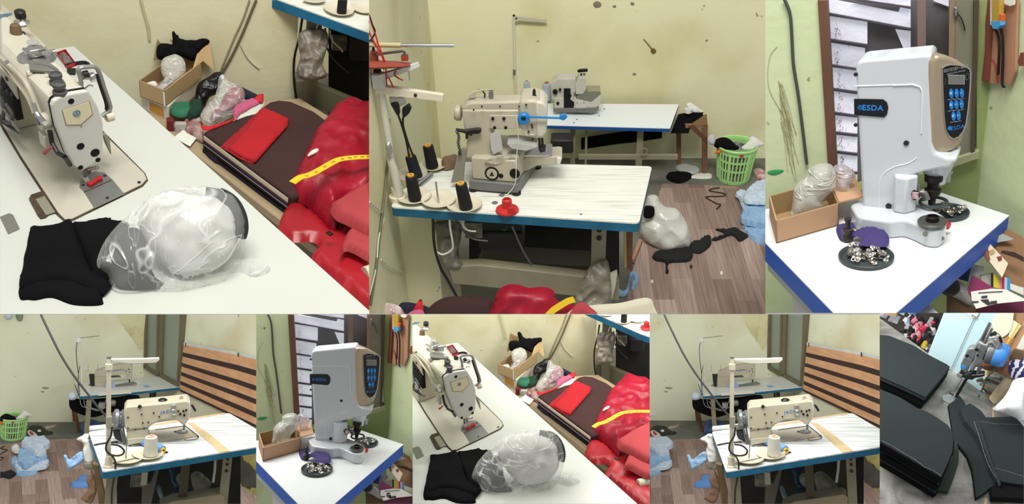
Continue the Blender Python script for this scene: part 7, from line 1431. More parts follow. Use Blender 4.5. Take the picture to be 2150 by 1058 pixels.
    t.part('bed', MB().prism(P.zs(zD((0, 360), (30, 430), (390, 375), (620, 345), (760, 320), (620, 205), (290, 250), (100, 270)), .4 * k), (0, 0, 2 * k)), mat('bed_grey', (180, 174, 158), .4, var=.06), smooth=0); t.part('bed_edge', MB().tube(P.zs(zD((290, 248), (620, 205), (765, 318)), 2.6 * k), .9 * k, 6), DARK); t.part('slide_plate', MB().tube(P.zs(zD((615, 350), (640, 360), (745, 345), (765, 325), (740, 322)), 1 * k), .7 * k, 6, 3), GREYM)
    t.part('needle_plate', MB().lathe(P.z(*zD((585, 268))[0], 2.6 * k), UPZ, [(10 * k, 0), (10 * k, .8 * k), (.01 * k, .8 * k)], 24), GREYM); t.part('tape_patch', MB().prism(P.zs(zD((595, 315), (690, 302), (660, 325), (610, 335)), 2.6 * k), (0, 0, .4 * k)), TP); t.part('plug', MB().disc(P.z(*zD((512, 268))[0], 2.6 * k), UPZ, 3 * k, .5 * k, 12), DARK)
    sl('column', zP((550, 535), (800, 510), (800, 590), (755, 600), (700, 622), (680, 645), (684, 700), (568, 722)), 0, 34, EN2, 2)
    arm = sl('arm', zP((548, 540), (562, 522), (800, 500), (895, 488), (910, 497), (913, 545), (906, 590), (885, 625), (866, 620), (848, 602), (810, 592), (755, 598), (700, 620), (684, 640), (552, 650)), -1.5, 37, EN2, 2.4)
    sl('joint_line', zP((560, 655), (682, 640), (682, 642.5), (560, 657.5)), -.4, 1, mat('label_line', (120, 112, 92), .6), 0); sl('foot_block', zP((568, 700), (686, 690), (690, 712), (568, 735)), -1, 36, EN2, 1)
    for q, r in zip(zP((570, 580), (645, 563), (712, 555), (742, 575), (682, 608), (570, 640), (610, 647), (660, 640), (652, 610), (635, 520)), [1.3] * 9 + [3]): t.part('screw', MB().disc(g(q, d=-2)[0], (0, -1, 0), r * k, 1.6 * k, 10), DARK)
    for q, r in zip(zP((848, 545), (858, 562), (875, 545), (880, 568), (890, 540)), (1.6, 2, 1.8, 2, 1.8)): t.part('head_screw', MB().disc(g(q, d=-2.4)[0], (0, -1, 0), r * k, 1.4 * k, 12), BLK)
    a_, b_ = g(*zP((755, 553), (812, 546)), d=-2); t.text('lettering', 'JACK', (a_ + b_) / 2, b_ - a_, UPZ, 7.2 * k, mat('letter_blue', (40, 120, 190), .4), arm, ext=.25 * k, space=1.25); a_, b_ = g(*zP((592, 606), (645, 599)), d=-.9)
    t.text('lettering', 'A09D', (a_ + b_) / 2, b_ - a_, UPZ, 5 * k, mat('letter_faint', (186, 180, 160), .5), arm, ext=.2 * k, space=1.5) if False else None
    sl('tension_unit', zP((808, 515), (832, 512), (836, 560), (822, 570), (806, 560)), -4, 3, STEEL, .4); t.part('tension_disc', MB().lathe(g(*zP((822, 553)), d=-4)[0], (0, -1, 0), [(4.5 * k, 0), (5 * k, 1 * k), (2 * k, 3 * k)], 16), STEEL)
    t.part('needle_bar', MB().tube(g(*zP((880, 620), (878, 660)), d=14), 1.7 * k, 8), GREYM); sl('presser_foot', zP((868, 650), (886, 648), (888, 658), (868, 660)), 11, 6, STEEL, .3); sl('head_cover', zP((896, 490), (912, 498), (915, 545), (908, 588), (900, 600)), -1, 30, mat('head_cover', (206, 202, 196), .4), .8)
    sl('guard', zP((855, 478), (870, 470), (880, 490), (895, 480), (900, 492), (850, 495)), 8, 8, STEEL, .3); sl('lever', zP((915, 515), (928, 512), (948, 545), (938, 552)), 10, 5, DARK, 1)
    t.part('black_knob', MB().lathe(g(*zP((760, 512)), d=14)[0], UPZ, [(7 * k, 0), (7.6 * k, 1.5 * k), (7.6 * k, 9 * k), (5 * k, 11 * k), (4.6 * k, 10 * k)], 20), BLK); t.part('hose', MB().tube(g(*zP((690, 512), (720, 495), (745, 486), (762, 484)), d=14), 1.1 * k, 6, 3).tube(g(*zP((775, 486), (830, 492), (890, 492)), d=14), 1.1 * k, 6, 3), CREAMP)
    PU = mat('pulley_grey', (128, 132, 136), .4, metal=.4)
    t.part('handwheel', MB().lathe(g(*zP((552, 584)), d=17)[0], (-1, -.1, 0), [(6 * k, 0), (14 * k, 1 * k), (14.5 * k, 4 * k), (11 * k, 6 * k), (11 * k, 8 * k), (15 * k, 10 * k), (15.5 * k, 15 * k), (12 * k, 17 * k), (4 * k, 17.5 * k)], 28), PU)
    for x0, x1, x2 in ((530, 528, 548), (545, 543, 556)): t.part('belt', MB().tube(g(*zP((x0, 560), (x1, 640), (x2, 745)), d=10), 1.8 * k, 6), mat('belt_grey', (98, 100, 102), .6))
    sl('winder', zP((486, 650), (520, 650), (545, 690), (540, 720), (500, 700), (490, 680)), 12, 10, DARK, 1); sl('winder_plate', zP((480, 640), (545, 630), (548, 640), (482, 652)), 10, 16, GREYM, .3)
    solo(P, 'white_ruler', 'narrow white board along the far edge of near table', 'board', MB().par(P.z(187, 904, .4 * k), P.z(246, 898) - P.z(187, 904), V((0, 12 * k, 0)), (0, 0, 4 * k)), mat('board_white', (226, 226, 218), .5))
    # near stand with plates
    ps = P.z(228, 980); yp = ps.y; h = lambda *a, d=0: [P.y(x, y, yp + d * k) for x, y in a]
    t = Thing(P, 'thread_stand', 'tall cream thread stand with long arm at near table corner', 'thread stand', ps); t.minz = .15 * k
    CP = mat('pole_cream', (206, 200, 178), .45, var=.05)
    t.part('pole', MB().tube([ps + UPZ * 2 * k] + h((228, 860), (229, 750)), [3.6 * k, 3.4 * k, 3.2 * k], 14), CP, smooth=60); t.part('pole_base', MB().lathe(ps, UPZ, [(8 * k, 0), (8 * k, 3 * k), (6 * k, 4 * k), (6 * k, 17 * k), (4.6 * k, 19 * k)], 18), CREAMP); t.part('clamp', MB().tube(h((229, 764), (229, 775)), 5.4 * k, 12), CP); t.part('joint', MB().tube(h((229, 874), (229, 895)), 4.6 * k, 10), mat('joint_steel', (178, 174, 156), .4, metal=.4)); t.part('cap', MB().tube(h((229, 752), (229, 748)), 3.4 * k, 12), GREYM)
    t.part('arm', MB().prism(h((231, 754), (300, 753), (334, 751.5), (335, 756), (328, 762), (300, 763), (270, 764), (236, 759), d=-2), (0, 5 * k, 0)), mat('arm_pale', (208, 206, 190), .5), bevel=.8 * k)
    for x, y, r in ((310, 957, 23.5), (265, 966, 24)): saucer(t, P, P.z(x, y, 2 * k), r * k, CREAMP)
    t.part('spool_pin', MB().tube([P.z(264, 962, 4 * k), P.y(266, 928, P.z(264, 962).y)], .9 * k, 6), GREYM); t.part('foot_arm', MB().tube([P.z(228, 975, 3 * k), P.z(290, 962, 3 * k)], 2 * k, 8), GREYM)
    WT = mat('ivory_thread', (204, 202, 190), .6, var=.05, vs=30)
    b = P.z(316, 955, 5 * k); tp = P.y(317.5, 915, b.y); spool(P, b, 11 * k, (tp - b).length, WT, label='white thread spool standing on the cream plate', cone=.85, ax=tp - b, core=mat('core_label', (226, 180, 160), .5))
    p0, p1 = P.z(301, 924, 7.5 * k), P.z(343, 946, 7.5 * k); spool(P, p0, 8 * k, (p1 - p0).length, mat('sky_thread', (110, 154, 214), .6, var=.08, vs=30), label='light blue thread spool lying on its side', cone=.95, ax=p1 - p0, core=mat('core_yellow', (222, 186, 60), .5))
    for q in zD((410, 495), (70, 382)): solo(P, 'bolt_cap', 'dark bolt cap by the blue spool' if q[0] > 320 else 'green dotted bolt cap by the machine foot', 'bolt cap', MB().disc(P.z(*q), UPZ, 3.4 * k, .8 * k, 12), DARK if q[0] > 320 else mat('cap_green', (60, 130, 96), .5))
    solo(P, 'machine_cable', 'black cable looping round the near stand pole to floor', 'cable', MB().tube(h(*zC((1225, 215), (1215, 310), (1170, 390), (1160, 460), (1195, 510), (1270, 530), (1340, 515), (1355, 470), (1300, 420), (1215, 405)), d=-8) , 1.5 * k, 8, 4).tube(h(*zC((1195, 505), (1240, 550), (1265, 620), (1250, 760), (1225, 920), (1222, 1090)), d=-9), 1.5 * k, 8, 4), mat('cable_dark', (44, 44, 40), .5), smooth=60)
    solo(P, 'ceiling_cable', 'long dark cable slanting down from ceiling to near machine', 'cable', MB().tube(P.nears(zA((435, -30), (450, 40), (540, 230), (650, 450), (760, 630), (860, 770), (965, 905), (1060, 1030)) + zC((1180, 115)), h((215, 850), d=60)[0]), 1.7 * k, 8, 4), WIREB, smooth=60)
    for nm, pts, m in (('black strap lying across the corner of near table', zC((1030, 412), (1100, 398), (1180, 385), (1290, 378)), DARK),): solo(P, 'strap', nm, 'strap', MB().tube(P.zs(pts, 1.5 * k), 1.4 * k, 6), m)
    # cloths at the table's left
    cl = P.near(180, 940, P.z(192, 940, -20 * k))
    def hang(label, pts, hf, m, d=0, seed=1, wr=3, R=8): return solo(P, 'hanging_cloth', label, 'cloth', MB().puff(P.nears(pts, cl + P.view * d * k), nv, hf * .7 * k, hf * .5 * k, R * .45 * k, 2.4 * k, wr * k, .1 / k, seed, ridge=.9), m, smooth=60)
    hang('white cloth hanging from the near table edge to floor', zC((840, 350), (900, 310), (930, 290), (975, 300), (1000, 420), (1030, 500), (1020, 600), (940, 610), (920, 560), (905, 480), (915, 400)), 6, mat('white_cotton', (222, 222, 214), .85), 10, 3); hang('pale blue cloth trailing from the white cloth', zC((695, 530), (725, 520), (760, 570), (850, 500), (900, 485), (930, 560), (900, 600), (800, 660), (745, 680), (720, 610)), 6, SKY, 14, 5)
    hang('dusty film sheet below the white cloth', zC((920, 600), (1020, 590), (1020, 680), (930, 670)), 4, mat('dusty_film2', (138, 134, 116), .4), 8, 7)
    lay('folded_cloth', 'bright blue folded cloth on planks by the crate', 'cloth', zC((785, 840), (840, 830), (850, 790), (950, 760), (970, 870), (790, 880)), 8, mat('mid_blue_cloth', (98, 144, 206), .85, var=.1), seed=4); hang('brown cloth hanging against the crate', zC((940, 790), (985, 740), (1000, 690), (1030, 740), (1060, 860), (1050, 950), (1000, 1050), (920, 1030), (885, 990), (930, 930), (970, 880)), 8, mat('brown_cotton', (140, 110, 86), .9, var=.15, vs=14), 6, 2, 4)
for P in (P4, P7): build_window_room(P)
# ================================================================ set five: cutting table with black cloth stacks and an upright cloth cutter
def marble_mat(name):
    if name in MATS: return MATS[name]
    m = mat(name, (140, 140, 136), .5, spec=.35); nt = m.node_tree; N = nt.nodes; L = nt.links
    tc = N.new('ShaderNodeTexCoord')
    n = N.new('ShaderNodeTexNoise'); n.inputs['Scale'].default_value = 6; n.inputs['Detail'].default_value = 9; n.inputs['Distortion'].default_value = 1.4; L.new(tc.outputs['Object'], n.inputs['Vector'])
    r = N.new('ShaderNodeValToRGB'); L.new(n.outputs['Fac'], r.inputs['Fac'])
    e = r.color_ramp.elements; e[0].position = .3; e[0].color = lin((82, 82, 79)) + (1,); e[1].position = .7; e[1].color = lin((152, 152, 149)) + (1,)
    n2 = N.new('ShaderNodeTexNoise'); n2.inputs['Scale'].default_value = 9; n2.inputs['Detail'].default_value = 4; n2.inputs['Distortion'].default_value = 2.2; L.new(tc.outputs['Object'], n2.inputs['Vector'])
    s = N.new('ShaderNodeMath'); s.operation = 'SUBTRACT'; s.inputs[1].default_value = .5; L.new(n2.outputs['Fac'], s.inputs[0])
    a = N.new('ShaderNodeMath'); a.operation = 'ABSOLUTE'; L.new(s.outputs[0], a.inputs[0])
    mr = N.new('ShaderNodeMapRange'); mr.inputs[1].default_value = 0; mr.inputs[2].default_value = .012; mr.inputs[3].default_value = .45; mr.inputs[4].default_value = 0; L.new(a.outputs[0], mr.inputs[0])
    x = N.new('ShaderNodeMix'); x.data_type = 'RGBA'; L.new(mr.outputs[0], x.inputs[0]); L.new(r.outputs['Color'], x.inputs[6]); x.inputs[7].default_value = lin((60, 58, 55)) + (1,)
    L.new(x.outputs[2], nt.nodes['Principled BSDF'].inputs['Base Color'])
    return m
def build_cutting(P):
    k = P.D * P.sc / F
    zE, zF = Zm(1840, 650, 5.039), Zm(1840, 855, 5.213)
    nv = -P.view
    B0, B1 = P.z(1948, 744), P.z(2106, 854); bd = (B1 - B0); bd.z = 0; bd.normalize(); bn = V((bd.y, -bd.x, 0)); bn = bn if bn.y < 0 else -bn
    w = lambda *q, d=0: [P.pl(x, y, B0 + bn * d * k, bn) for x, y in q]
    SB = mat('sky_board', (186, 216, 224), .45, var=.03, vs=3)
    solo(P, 'wall_back', 'light blue painted board behind the cutting table', 'wall', MB().prism(w((1948, 744), (1996, 620), (2300, 620), (2300, 1000), d=-1.5), -bn * 8 * k), SB, kind='structure', smooth=0)
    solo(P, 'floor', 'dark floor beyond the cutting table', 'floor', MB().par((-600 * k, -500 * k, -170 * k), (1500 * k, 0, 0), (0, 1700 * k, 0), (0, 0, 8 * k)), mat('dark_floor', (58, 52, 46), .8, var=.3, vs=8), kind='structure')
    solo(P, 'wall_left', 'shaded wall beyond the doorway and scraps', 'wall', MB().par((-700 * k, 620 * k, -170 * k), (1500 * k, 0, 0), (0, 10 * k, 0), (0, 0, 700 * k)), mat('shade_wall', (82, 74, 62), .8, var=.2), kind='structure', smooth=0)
    t = Thing(P, 'cutting_table', 'grey marbled cutting table under the black cloth stacks', 'table', P.z(2000, 950))
    t.part('tabletop', MB().prism(P.zs([(1700, 560), (1949, 742), (2106, 855), (2300, 994), (2300, 1300), (1500, 1300), (1500, 700)]), (0, 0, -6 * k)), marble_mat('grey_marble'), smooth=0)
    for x in (1900, 2120): t.part('leg', MB().par(P.z(x, 850, -6 * k), (10 * k, 0, 0), (0, 10 * k, 0), (0, 0, -156 * k)), GREYM)
    for a, b, cc in (((2086, 850), (2085, 884), 1), ((2070, 1046), (2069, 1062), 2)):
        p, q = P.z(*a), P.z(*b); d = (q - p); s_ = V((d.y, -d.x, 0)).normalized() * 1.6 * k
        t.part('tape_seam', MB().prism([p - s_, p + s_, q + s_, q - s_], (0, 0, .3 * k)), mat('seam_tan', (176, 150, 112), .6), smooth=0)
    # -- stacks of cut cloth
    CL = mat('charcoal_ply', (42, 48, 50), .9, var=.06, vs=5, bump=.12, bs=200, spec=.12); CL2 = mat('black_ply', (18, 19, 20), .9, spec=.1)
    def stack(label, pts, h, n, seed, jit=2.2, sm=False, top=None):
        t = Thing(P, 'cloth_stack', label, 'cloth stack', P.zs(pts)[0])
        base = P.zs(pts, h * k)
        if sm: base = cat_rom(base, 4)
        rnd = random.Random(seed); c = sum(base, V()) / len(base)
        for i in range(n):
            dx = V((rnd.uniform(-1, 1), rnd.uniform(-1, 1), 0)) * jit * k * (0 if i == n - 1 else 1)
            th = h * k / n; z0 = -h * k + i * th + .3 * k
            pl_ = [c + (p - c) * (1 + rnd.uniform(-.006, .012) * (i < n - 1)) + dx + V((0, 0, z0)) for p in base]
            t.part('ply' if i < n - 1 else 'top_ply', MB().prism(pl_, (0, 0, th * (.8 if i < n - 1 else .7))), CL if (i == n - 1 or i % 4 == 2) else CL2, smooth=0)
        return t
    s1 = stack('upper stack of black cloth plies by the doorway', [(1700, 640), (1847, 702), (1868, 704), (1920, 725), (1948, 743), (1987, 763), (1995, 769), (1985, 783), (1966, 806), (1943, 833), (1900, 812), (1847, 789), (1700, 720)], 36, 8, 3)
    s2 = stack('lower stack of black cloth plies with rounded corner', [(1700, 790), (1800, 806), (1847, 815), (1890, 833), (1925, 855), (1947, 863), (1972, 878), (1990, 891), (1999, 905), (2002, 922), (2000, 947), (1991, 970), (1977, 1000), (1940, 978), (1900, 955), (1847, 925), (1700, 850)], 56, 11, 5, 3)
    s2.part('low_ply', MB().prism(P.zs(zF((700, 770), (790, 640), (835, 540), (850, 400), (862, 385), (895, 500), (890, 620), (840, 790), (780, 945), (680, 930), (590, 915)), 3 * k), (0, 0, 5 * k)), mat('green_black_ply', (40, 50, 46), .9, var=.1), smooth=0, label='greenish black low ply')
    CH = mat('chalk', (132, 136, 134), .9)
    def chalk(t, pts, z, n='chalk_line', r=.32):
        t.part(n, MB().tube(P.zs(pts, z * k), r * k, 5), CH, label='thin white chalk line')
    chalk(s2, zF((60, 365), (180, 425), (280, 490), (420, 570), (520, 650), (620, 690), (712, 752)), 56.2)
    s3 = stack('largest cut stack of black cloth with white chalk lines', zE((766, 1000), (828, 958), (875, 908), (905, 935), (950, 1010)) + zF((1000, 5), (1060, 40), (1130, 95), (1175, 160), (1300, 158), (1480, 148), (1620, 152), (1700, 155), (1700, 900), (1616, 900), (1450, 880), (1350, 862), (1250, 875), (1170, 940), (1095, 985), (1080, 880), (1070, 780), (1050, 660), (1000, 530), (925, 430), (858, 372), (842, 330), (830, 200)), 8, 4, 9, 1.2)
    chalk(s3, zF((1180, 158), (1070, 158), (1120, 300), (1170, 470), (1230, 640), (1300, 760), (1345, 860)), 20.4); chalk(s3, zF((1170, 160), (1300, 180), (1640, 192)), 20.4, r=.26); chalk(s3, zF((1230, 640), (1400, 690), (1640, 765)), 20.4, r=.26)
    s3.part('fold_ridge', MB().tube(P.zs(zF((1110, 90), (1140, 250), (1190, 420), (1250, 600), (1310, 740), (1350, 855)), 20 * k), [1 * k, 3 * k, 3 * k, 3 * k, 3 * k, 2 * k], 8, 3), mat('ridge_ply', (34, 40, 44), .9), smooth=60)
    s3.part('upper_plies', MB().prism(P.zs(zF((900, 60), (1000, 5), (1060, 40), (1130, 95), (1175, 160), (1300, 158), (1480, 148), (1620, 152), (1700, 155), (1700, 900), (1616, 900), (1450, 880), (1350, 862), (1300, 835), (1240, 740), (1180, 560), (1090, 370), (985, 235), (945, 195)), 8.2 * k), (0, 0, 12 * k)), CL, smooth=0)
    s3.part('front_drape', MB().prism(P.zs(zF((1232, 920), (1300, 880), (1450, 890), (1700, 905), (1700, 1060), (1400, 1035), (1240, 1030)), 3 * k), (0, 0, 12 * k)), CL2, smooth=0); chalk(s1, zE((145, 525), (300, 560)), 36.2, r=.0) if False else None
    # -- cutter
    cb = P.z(2001, 838); cw = cb
    c = lambda *q, d=0: [P.y(x, y, cw.y + d * k) for x, y in q]
    t = Thing(P, 'cloth_cutter', 'upright electric cloth cutter, grey casting with blue motor end', 'cloth cutter', cb)
    CA = mat('cast_grey', (136, 140, 142), .38, metal=.35, var=.06); CA2 = mat('cast_dark', (104, 106, 106), .4, metal=.4); BM = mat('motor_blue', (62, 130, 206), .35, spec=.5)
    def sl(n_, pts, d, wd, m, b=1.0, par=None): return t.part(n_, MB().prism(c(*pts, d=d), (0, wd * k, 0)), m, par, bevel=b * k if b else 0, seg=3)
    sl('standard', zE((935, 735), (968, 738), (855, 935), (825, 925)), 2, 5, DARK, .3); sl('blade', zE((900, 735), (914, 735), (812, 895), (800, 888)), 0, 1.2, STEEL, 0); t.part('blade_knob', MB().lathe(c(*zE((797, 893)))[0], (0, -1, 0), [(3.4 * k, 0), (3.6 * k, 2 * k), (2 * k, 3 * k)], 14), CHROME)
    t.part('base_plate', MB().prism(P.zs(zE((690, 910), (790, 890), (860, 905), (930, 960), (800, 1010), (700, 960)), .2 * k), (0, 0, 1.6 * k)), mat('plate_pale', (160, 166, 164), .35, metal=.5), bevel=.3 * k)
    sl('crank_case', zE((890, 580), (920, 510), (950, 490), (1010, 540), (1005, 575), (965, 655), (950, 672), (920, 660), (888, 630)), -3, 16, CA, 2); sl('column', zE((945, 455), (975, 415), (1028, 410), (1075, 345), (1110, 345), (1100, 400), (1020, 555), (985, 540), (950, 490)), -2, 14, CA, 2); sl('housing', zE((1090, 350), (1150, 375), (1180, 365), (1225, 385), (1235, 440), (1225, 520), (1190, 580), (1120, 575), (1060, 600), (1010, 680), (970, 680), (985, 630), (1030, 540)), -4, 22, CA, 3)
    mc, md = c(*zE((1195, 470)))[0] + V((0, 8 * k, 0)), None
    ax = (c(*zE((1295, 500)))[0] - c(*zE((1195, 465)))[0]).normalized()
    t.part('motor', MB().lathe(mc - ax * 5 * k, ax, [(20 * k, 0), (22 * k, 3 * k), (22 * k, 9 * k), (21 * k, 12 * k)], 32), CA2, smooth=40); me_ = t.part('motor_cover', MB().lathe(mc + ax * 6 * k, ax, [(21.5 * k, 0), (22 * k, 2 * k), (21.5 * k, 14 * k), (18 * k, 20 * k), (10 * k, 22 * k)], 32), BM, smooth=50)
    for i in range(5):
        a0, a1 = -.9 + i * .42, -.9 + i * .42 + .26
        u = ax.orthogonal().normalized(); v = ax.cross(u)
        mb = MB()
        t.part('vent_slot', mb.tube([mc - ax * 6 * k + (u * math.cos(2.2 + a_) + v * math.sin(2.2 + a_)) * 17 * k for a_ in (a0, (a0 + a1) / 2, a1)], 1.1 * k, 6), HOLE)
    for q in ((1190, 240), (1208, 145)): pass
    t.part('slide_bar', MB().tube(c(*zE((1095, 345), (1200, 140)), d=4), 2.1 * k, 8), mat('bar_steel', (150, 150, 148), .3, metal=.8)); t.part('slide_bar', MB().tube(c(*zE((1115, 355), (1212, 150)), d=2), 1.5 * k, 8), CHROME); t.part('slide_bar', MB().tube(c(*zE((1140, 360), (1225, 200)), d=0), 2 * k, 8), mat('bar_steel', (150, 150, 148), .3)); 
    sl('rack', zE((1118, 320), (1190, 190), (1200, 195), (1130, 328)), 3, 3, DARK, 0)
    t.part('top_grip', MB().tube(c(*zE((1215, 275), (1262, 245)), d=2), 3.4 * k, 10), DARK); t.part('carry_handle', MB().tube(c(*zE((1180, 360), (1230, 340), (1270, 395), (1290, 400), (1300, 330), (1262, 290), (1220, 300)), d=-2), 2.6 * k, 10, 4), mat('handle_grey', (150, 150, 150), .4, metal=.3)); t.part('switch', MB().tube(c(*zE((1305, 285), (1325, 345)), d=-4), 2 * k, 8), BLK); t.part('spring', MB().tube(c(*zE((1285, 250), (1325, 300), (1328, 390)), d=-2), 1 * k, 6, 3), CHROME)
    for q, r in zip(zE((1065, 420), (1072, 480), (1142, 502), (1000, 648), (1175, 520), (960, 485)), (3, 2, 2, 2, 1.5, 3)): t.part('screw', MB().disc(c(q, d=-5)[0], (0, -1, 0), r * k, 2 * k, 12), DARK)
    t.part('sticker', MB().disc(c(*zE((920, 606)), d=-3.2)[0], (0, -1, 0), 4.4 * k, .6 * k, 20), mat('sticker_blue', (60, 150, 236), .4)); sl('lower_bracket', zE((870, 680), (890, 655), (930, 690), (1010, 680), (1130, 685), (1135, 710), (1040, 725), (1020, 745), (960, 740), (900, 715)), -1, 12, mat('bracket_black', (52, 54, 56), .4, metal=.3), 1); sl('guide_rod', zE((1060, 640), (1110, 600), (1120, 620), (1075, 690), (1050, 690)), -3, 6, CA2, .5); t.part('lever', MB().tube(c(*zE((1020, 700), (1140, 690)), d=-4), 2.6 * k, 8), BLK); t.part('clamp_block', MB().box(c(*zE((890, 690)), d=2)[0], 9 * k, 8 * k, 9 * k, bd, bn, UPZ), CA, bevel=1 * k)
    solo(P, 'power_cord', 'dark power cord trailing from the cutter motor to table', 'cord', MB().tube(c(*zE((1305, 520), (1280, 600), (1220, 670), (1150, 740), (1140, 800)), d=-6) + P.zs(zE((1110, 860), (1080, 920)), 1.2 * k), 1.2 * k, 6, 4), mat('cord_dark', (56, 62, 60), .5), smooth=60)
    # -- wall things
    solo(P, 'notice_card', 'white card with a hook high on the blue board', 'card', MB().prism(w(*zE((930, 25), (960, -30), (1090, -30), (1085, 40), (1045, 103)), d=.5), bn * .8 * k), PAPER, smooth=0); solo(P, 'hook', 'small metal hook on the white card', 'hook', MB().ring(w(*zE((1028, 72)), d=3)[0], bn, 3 * k, .8 * k, 14, 6), CHROME); solo(P, 'wall_wire', 'thin grey wire running down the blue board', 'wire', MB().tube(w(*zE((1030, 100), (950, 270), (870, 450), (780, 650)), d=1), .7 * k, 6), mat('wire_grey', (130, 134, 134), .5))
    # -- patterns and boards on the right
    def card(name, label, cat, pts, d, m, wd=1.5, sm=False, **kw):
        q = w(*pts, d=d); 
        if sm: q = cat_rom(q, 4)
        return solo(P, name, label, cat, MB().prism(q, bn * wd * k), m, smooth=0, **kw)
    KB = mat('kraft_sheet', (182, 138, 98), .8, var=.06, vs=6); PB = mat('pattern_cream', (226, 216, 192), .7, var=.04); SG = mat('stack_grey_tan', (128, 106, 80), .8, var=.15, vs=12)
    card('pattern_board', 'brown cardboard sheet hung right of the cutter', 'cardboard', zE((1320, 300), (1400, 260), (1480, 300), (1600, 60), (1600, 600), (1420, 600), (1330, 560)), 2, KB, 3); card('pattern_board', 'tan cardboard top corner above the cream patterns', 'cardboard', zE((1440, 100), (1470, 20), (1560, -30), (1600, -30), (1600, 120), (1550, 150)), 1, mat('tan_deep', (150, 118, 84), .8), 2)
    card('paper_pattern', 'large rounded cream paper pattern beside the slide bars', 'pattern', zE((1240, 90), (1300, 30), (1360, -20), (1450, -20), (1450, 90), (1430, 200), (1380, 265), (1320, 290), (1260, 240), (1235, 180)), 6, PB, 1.2, sm=True); card('paper_pattern', 'second cream paper pattern behind the yellow ruler', 'pattern', zE((1400, 280), (1450, 110), (1540, 170), (1440, 310)), 5, PB, 1); card('paper_strip', 'long white paper strip at the picture edge', 'paper', zE((1410, 555), (1540, 300), (1600, 200), (1600, 330), (1500, 540)), 5, PAPER, 1)
    card('ruler', 'yellow ruler leaning across the patterns', 'ruler', zE((1508, 143), (1524, 146), (1345, 445), (1328, 436)), 9, mat('ruler_yellow', (226, 184, 40), .45), 1); card('paper_piece', 'white paper piece under the motor, yellow strip on it', 'paper', zE((1100, 640), (1150, 605), (1320, 690), (1305, 725), (1200, 700), (1140, 740)), 10, PAPER, 1); card('ruler', 'short yellow strip end on the paper below the motor', 'ruler', zE((1185, 640), (1215, 630), (1180, 690), (1165, 690)), 12, mat('ruler_yellow', (226, 184, 40), .45), 1)
    for i in range(5):
        y0 = 700 + i * 34
        card('board_slab', ('top', 'second', 'third', 'fourth', 'lowest')[i] + ' tan board in the stack by the blue wall', 'board', zE((1040 + i * 30, y0 - 4 + i * 6), (1180, y0 - 36 + i * 30), (1420, y0 + 60 + i * 20), (1420, y0 + 84 + i * 20), (1190, y0 - 14 + i * 30), (1050 + i * 30, y0 + 18 + i * 6)), 3 + i * .6, SG if i % 2 == 0 else mat('slab_dark', (70, 58, 44), .9), 4)
    card('board_slab', 'tan board edge at the far right beside the sleeve', 'board', zE((1420, 500), (1480, 400), (1600, 430), (1600, 520), (1530, 520), (1440, 560)), 3.5, SG, 5)
    p0, p1 = w(*zE((1270, 955), (1470, 700)), d=12); solo(P, 'paper_roll', 'pale tan paper roll lying beside the board stack', 'roll', MB().tube([p0, p1], 12 * k, 18), mat('roll_tan', (186, 170, 140), .7, var=.06), smooth=60)
    # -- behind the table
    def back(name, label, cat, pts, yv, hf, m, seed=1, wr=4, R=10, sp_=4): return solo(P, name, label, cat, MB().puff(P.ys(pts, yv * k), (0, -1, 0), hf * k, hf * .5 * k, R * k, sp_ * k, wr * k, .06 / k, seed, ), m, smooth=60)
    rnd = random.Random(8)
    def hpx(px_, py_): return P.z(px_, py_, -160 * k)
    cols = [(206, 60, 88), (196, 150, 160), (120, 150, 200), (206, 206, 204), (24, 24, 26), (40, 40, 40), (150, 40, 50), (190, 170, 60), (170, 172, 176), (20, 20, 22), (222, 130, 150), (90, 92, 98)]
    nm = ('crimson', 'dusty pink', 'light blue', 'white', 'black', 'charcoal', 'dark red', 'mustard', 'pale grey', 'jet black', 'pink', 'slate')
    i = 0
    spots0 = [(368, 90, 3), (395, 130, 10), (350, 175, 1), (420, 165, 4), (460, 185, 0), (400, 215, 3), (520, 205, 10), (455, 245, 6), (360, 235, 9), (560, 185, 8), (590, 160, 5), (540, 260, 9), (490, 290, 11), (580, 245, 3), (430, 290, 3), (340, 290, 5), (520, 330, 9), (560, 300, 4), (510, 385, 7), (300, 255, 9), (470, 130, 4), (600, 200, 9), (545, 395, 3), (330, 140, 2), (380, 60, 2), (500, 240, 6), (560, 350, 5), (310, 300, 3), (620, 130, 9), (470, 320, 5), (400, 330, 5), (350, 330, 9), (270, 280, 11), (440, 360, 9)]
    spots = []
    for (x, y, ci) in spots0: spots += [(x, y, ci), (x + rnd.uniform(-28, 28), y + rnd.uniform(-26, 26), rnd.choice((3, 4, 5, 8, 9, 9, 0, 10, 11)))]
    seen = {}
    for x, y, ci in spots:
        q = zE((x, y))[0]; p = hpx(*q)
        pts = []
        for j in range(8):
            r = rnd.uniform(.5, 1.3) * 7 * k; a_ = 2 * math.pi * j / 8; pts.append(p + V((math.cos(a_) * r, math.sin(a_) * r * 1.3, 0)))
        seen[ci] = seen.get(ci, 0) + 1
        solo(P, 'fabric_scrap', nm[ci] + ' fabric scrap in the heap beyond the cutting table', 'scrap', MB().puff(pts, (0, 0, 1), rnd.uniform(5, 15) * k, 0, 4 * k, 2.5 * k, 5 * k, .13 / k, i, floor=-161.5 * k), mat('scrap%d' % ci, cols[ci], .85, var=.15, vs=30), smooth=60, group=nm[ci] + ' scraps in the heap'); i += 1
    solo(P, 'door_jamb', 'pale blue door post beyond the upper cloth stack', 'post', MB().prism(P.ys(zE((200, 40), (250, -30), (320, -30), (235, 245), (210, 238)), 420 * k), (0, 14 * k, 0)), SB, smooth=0)
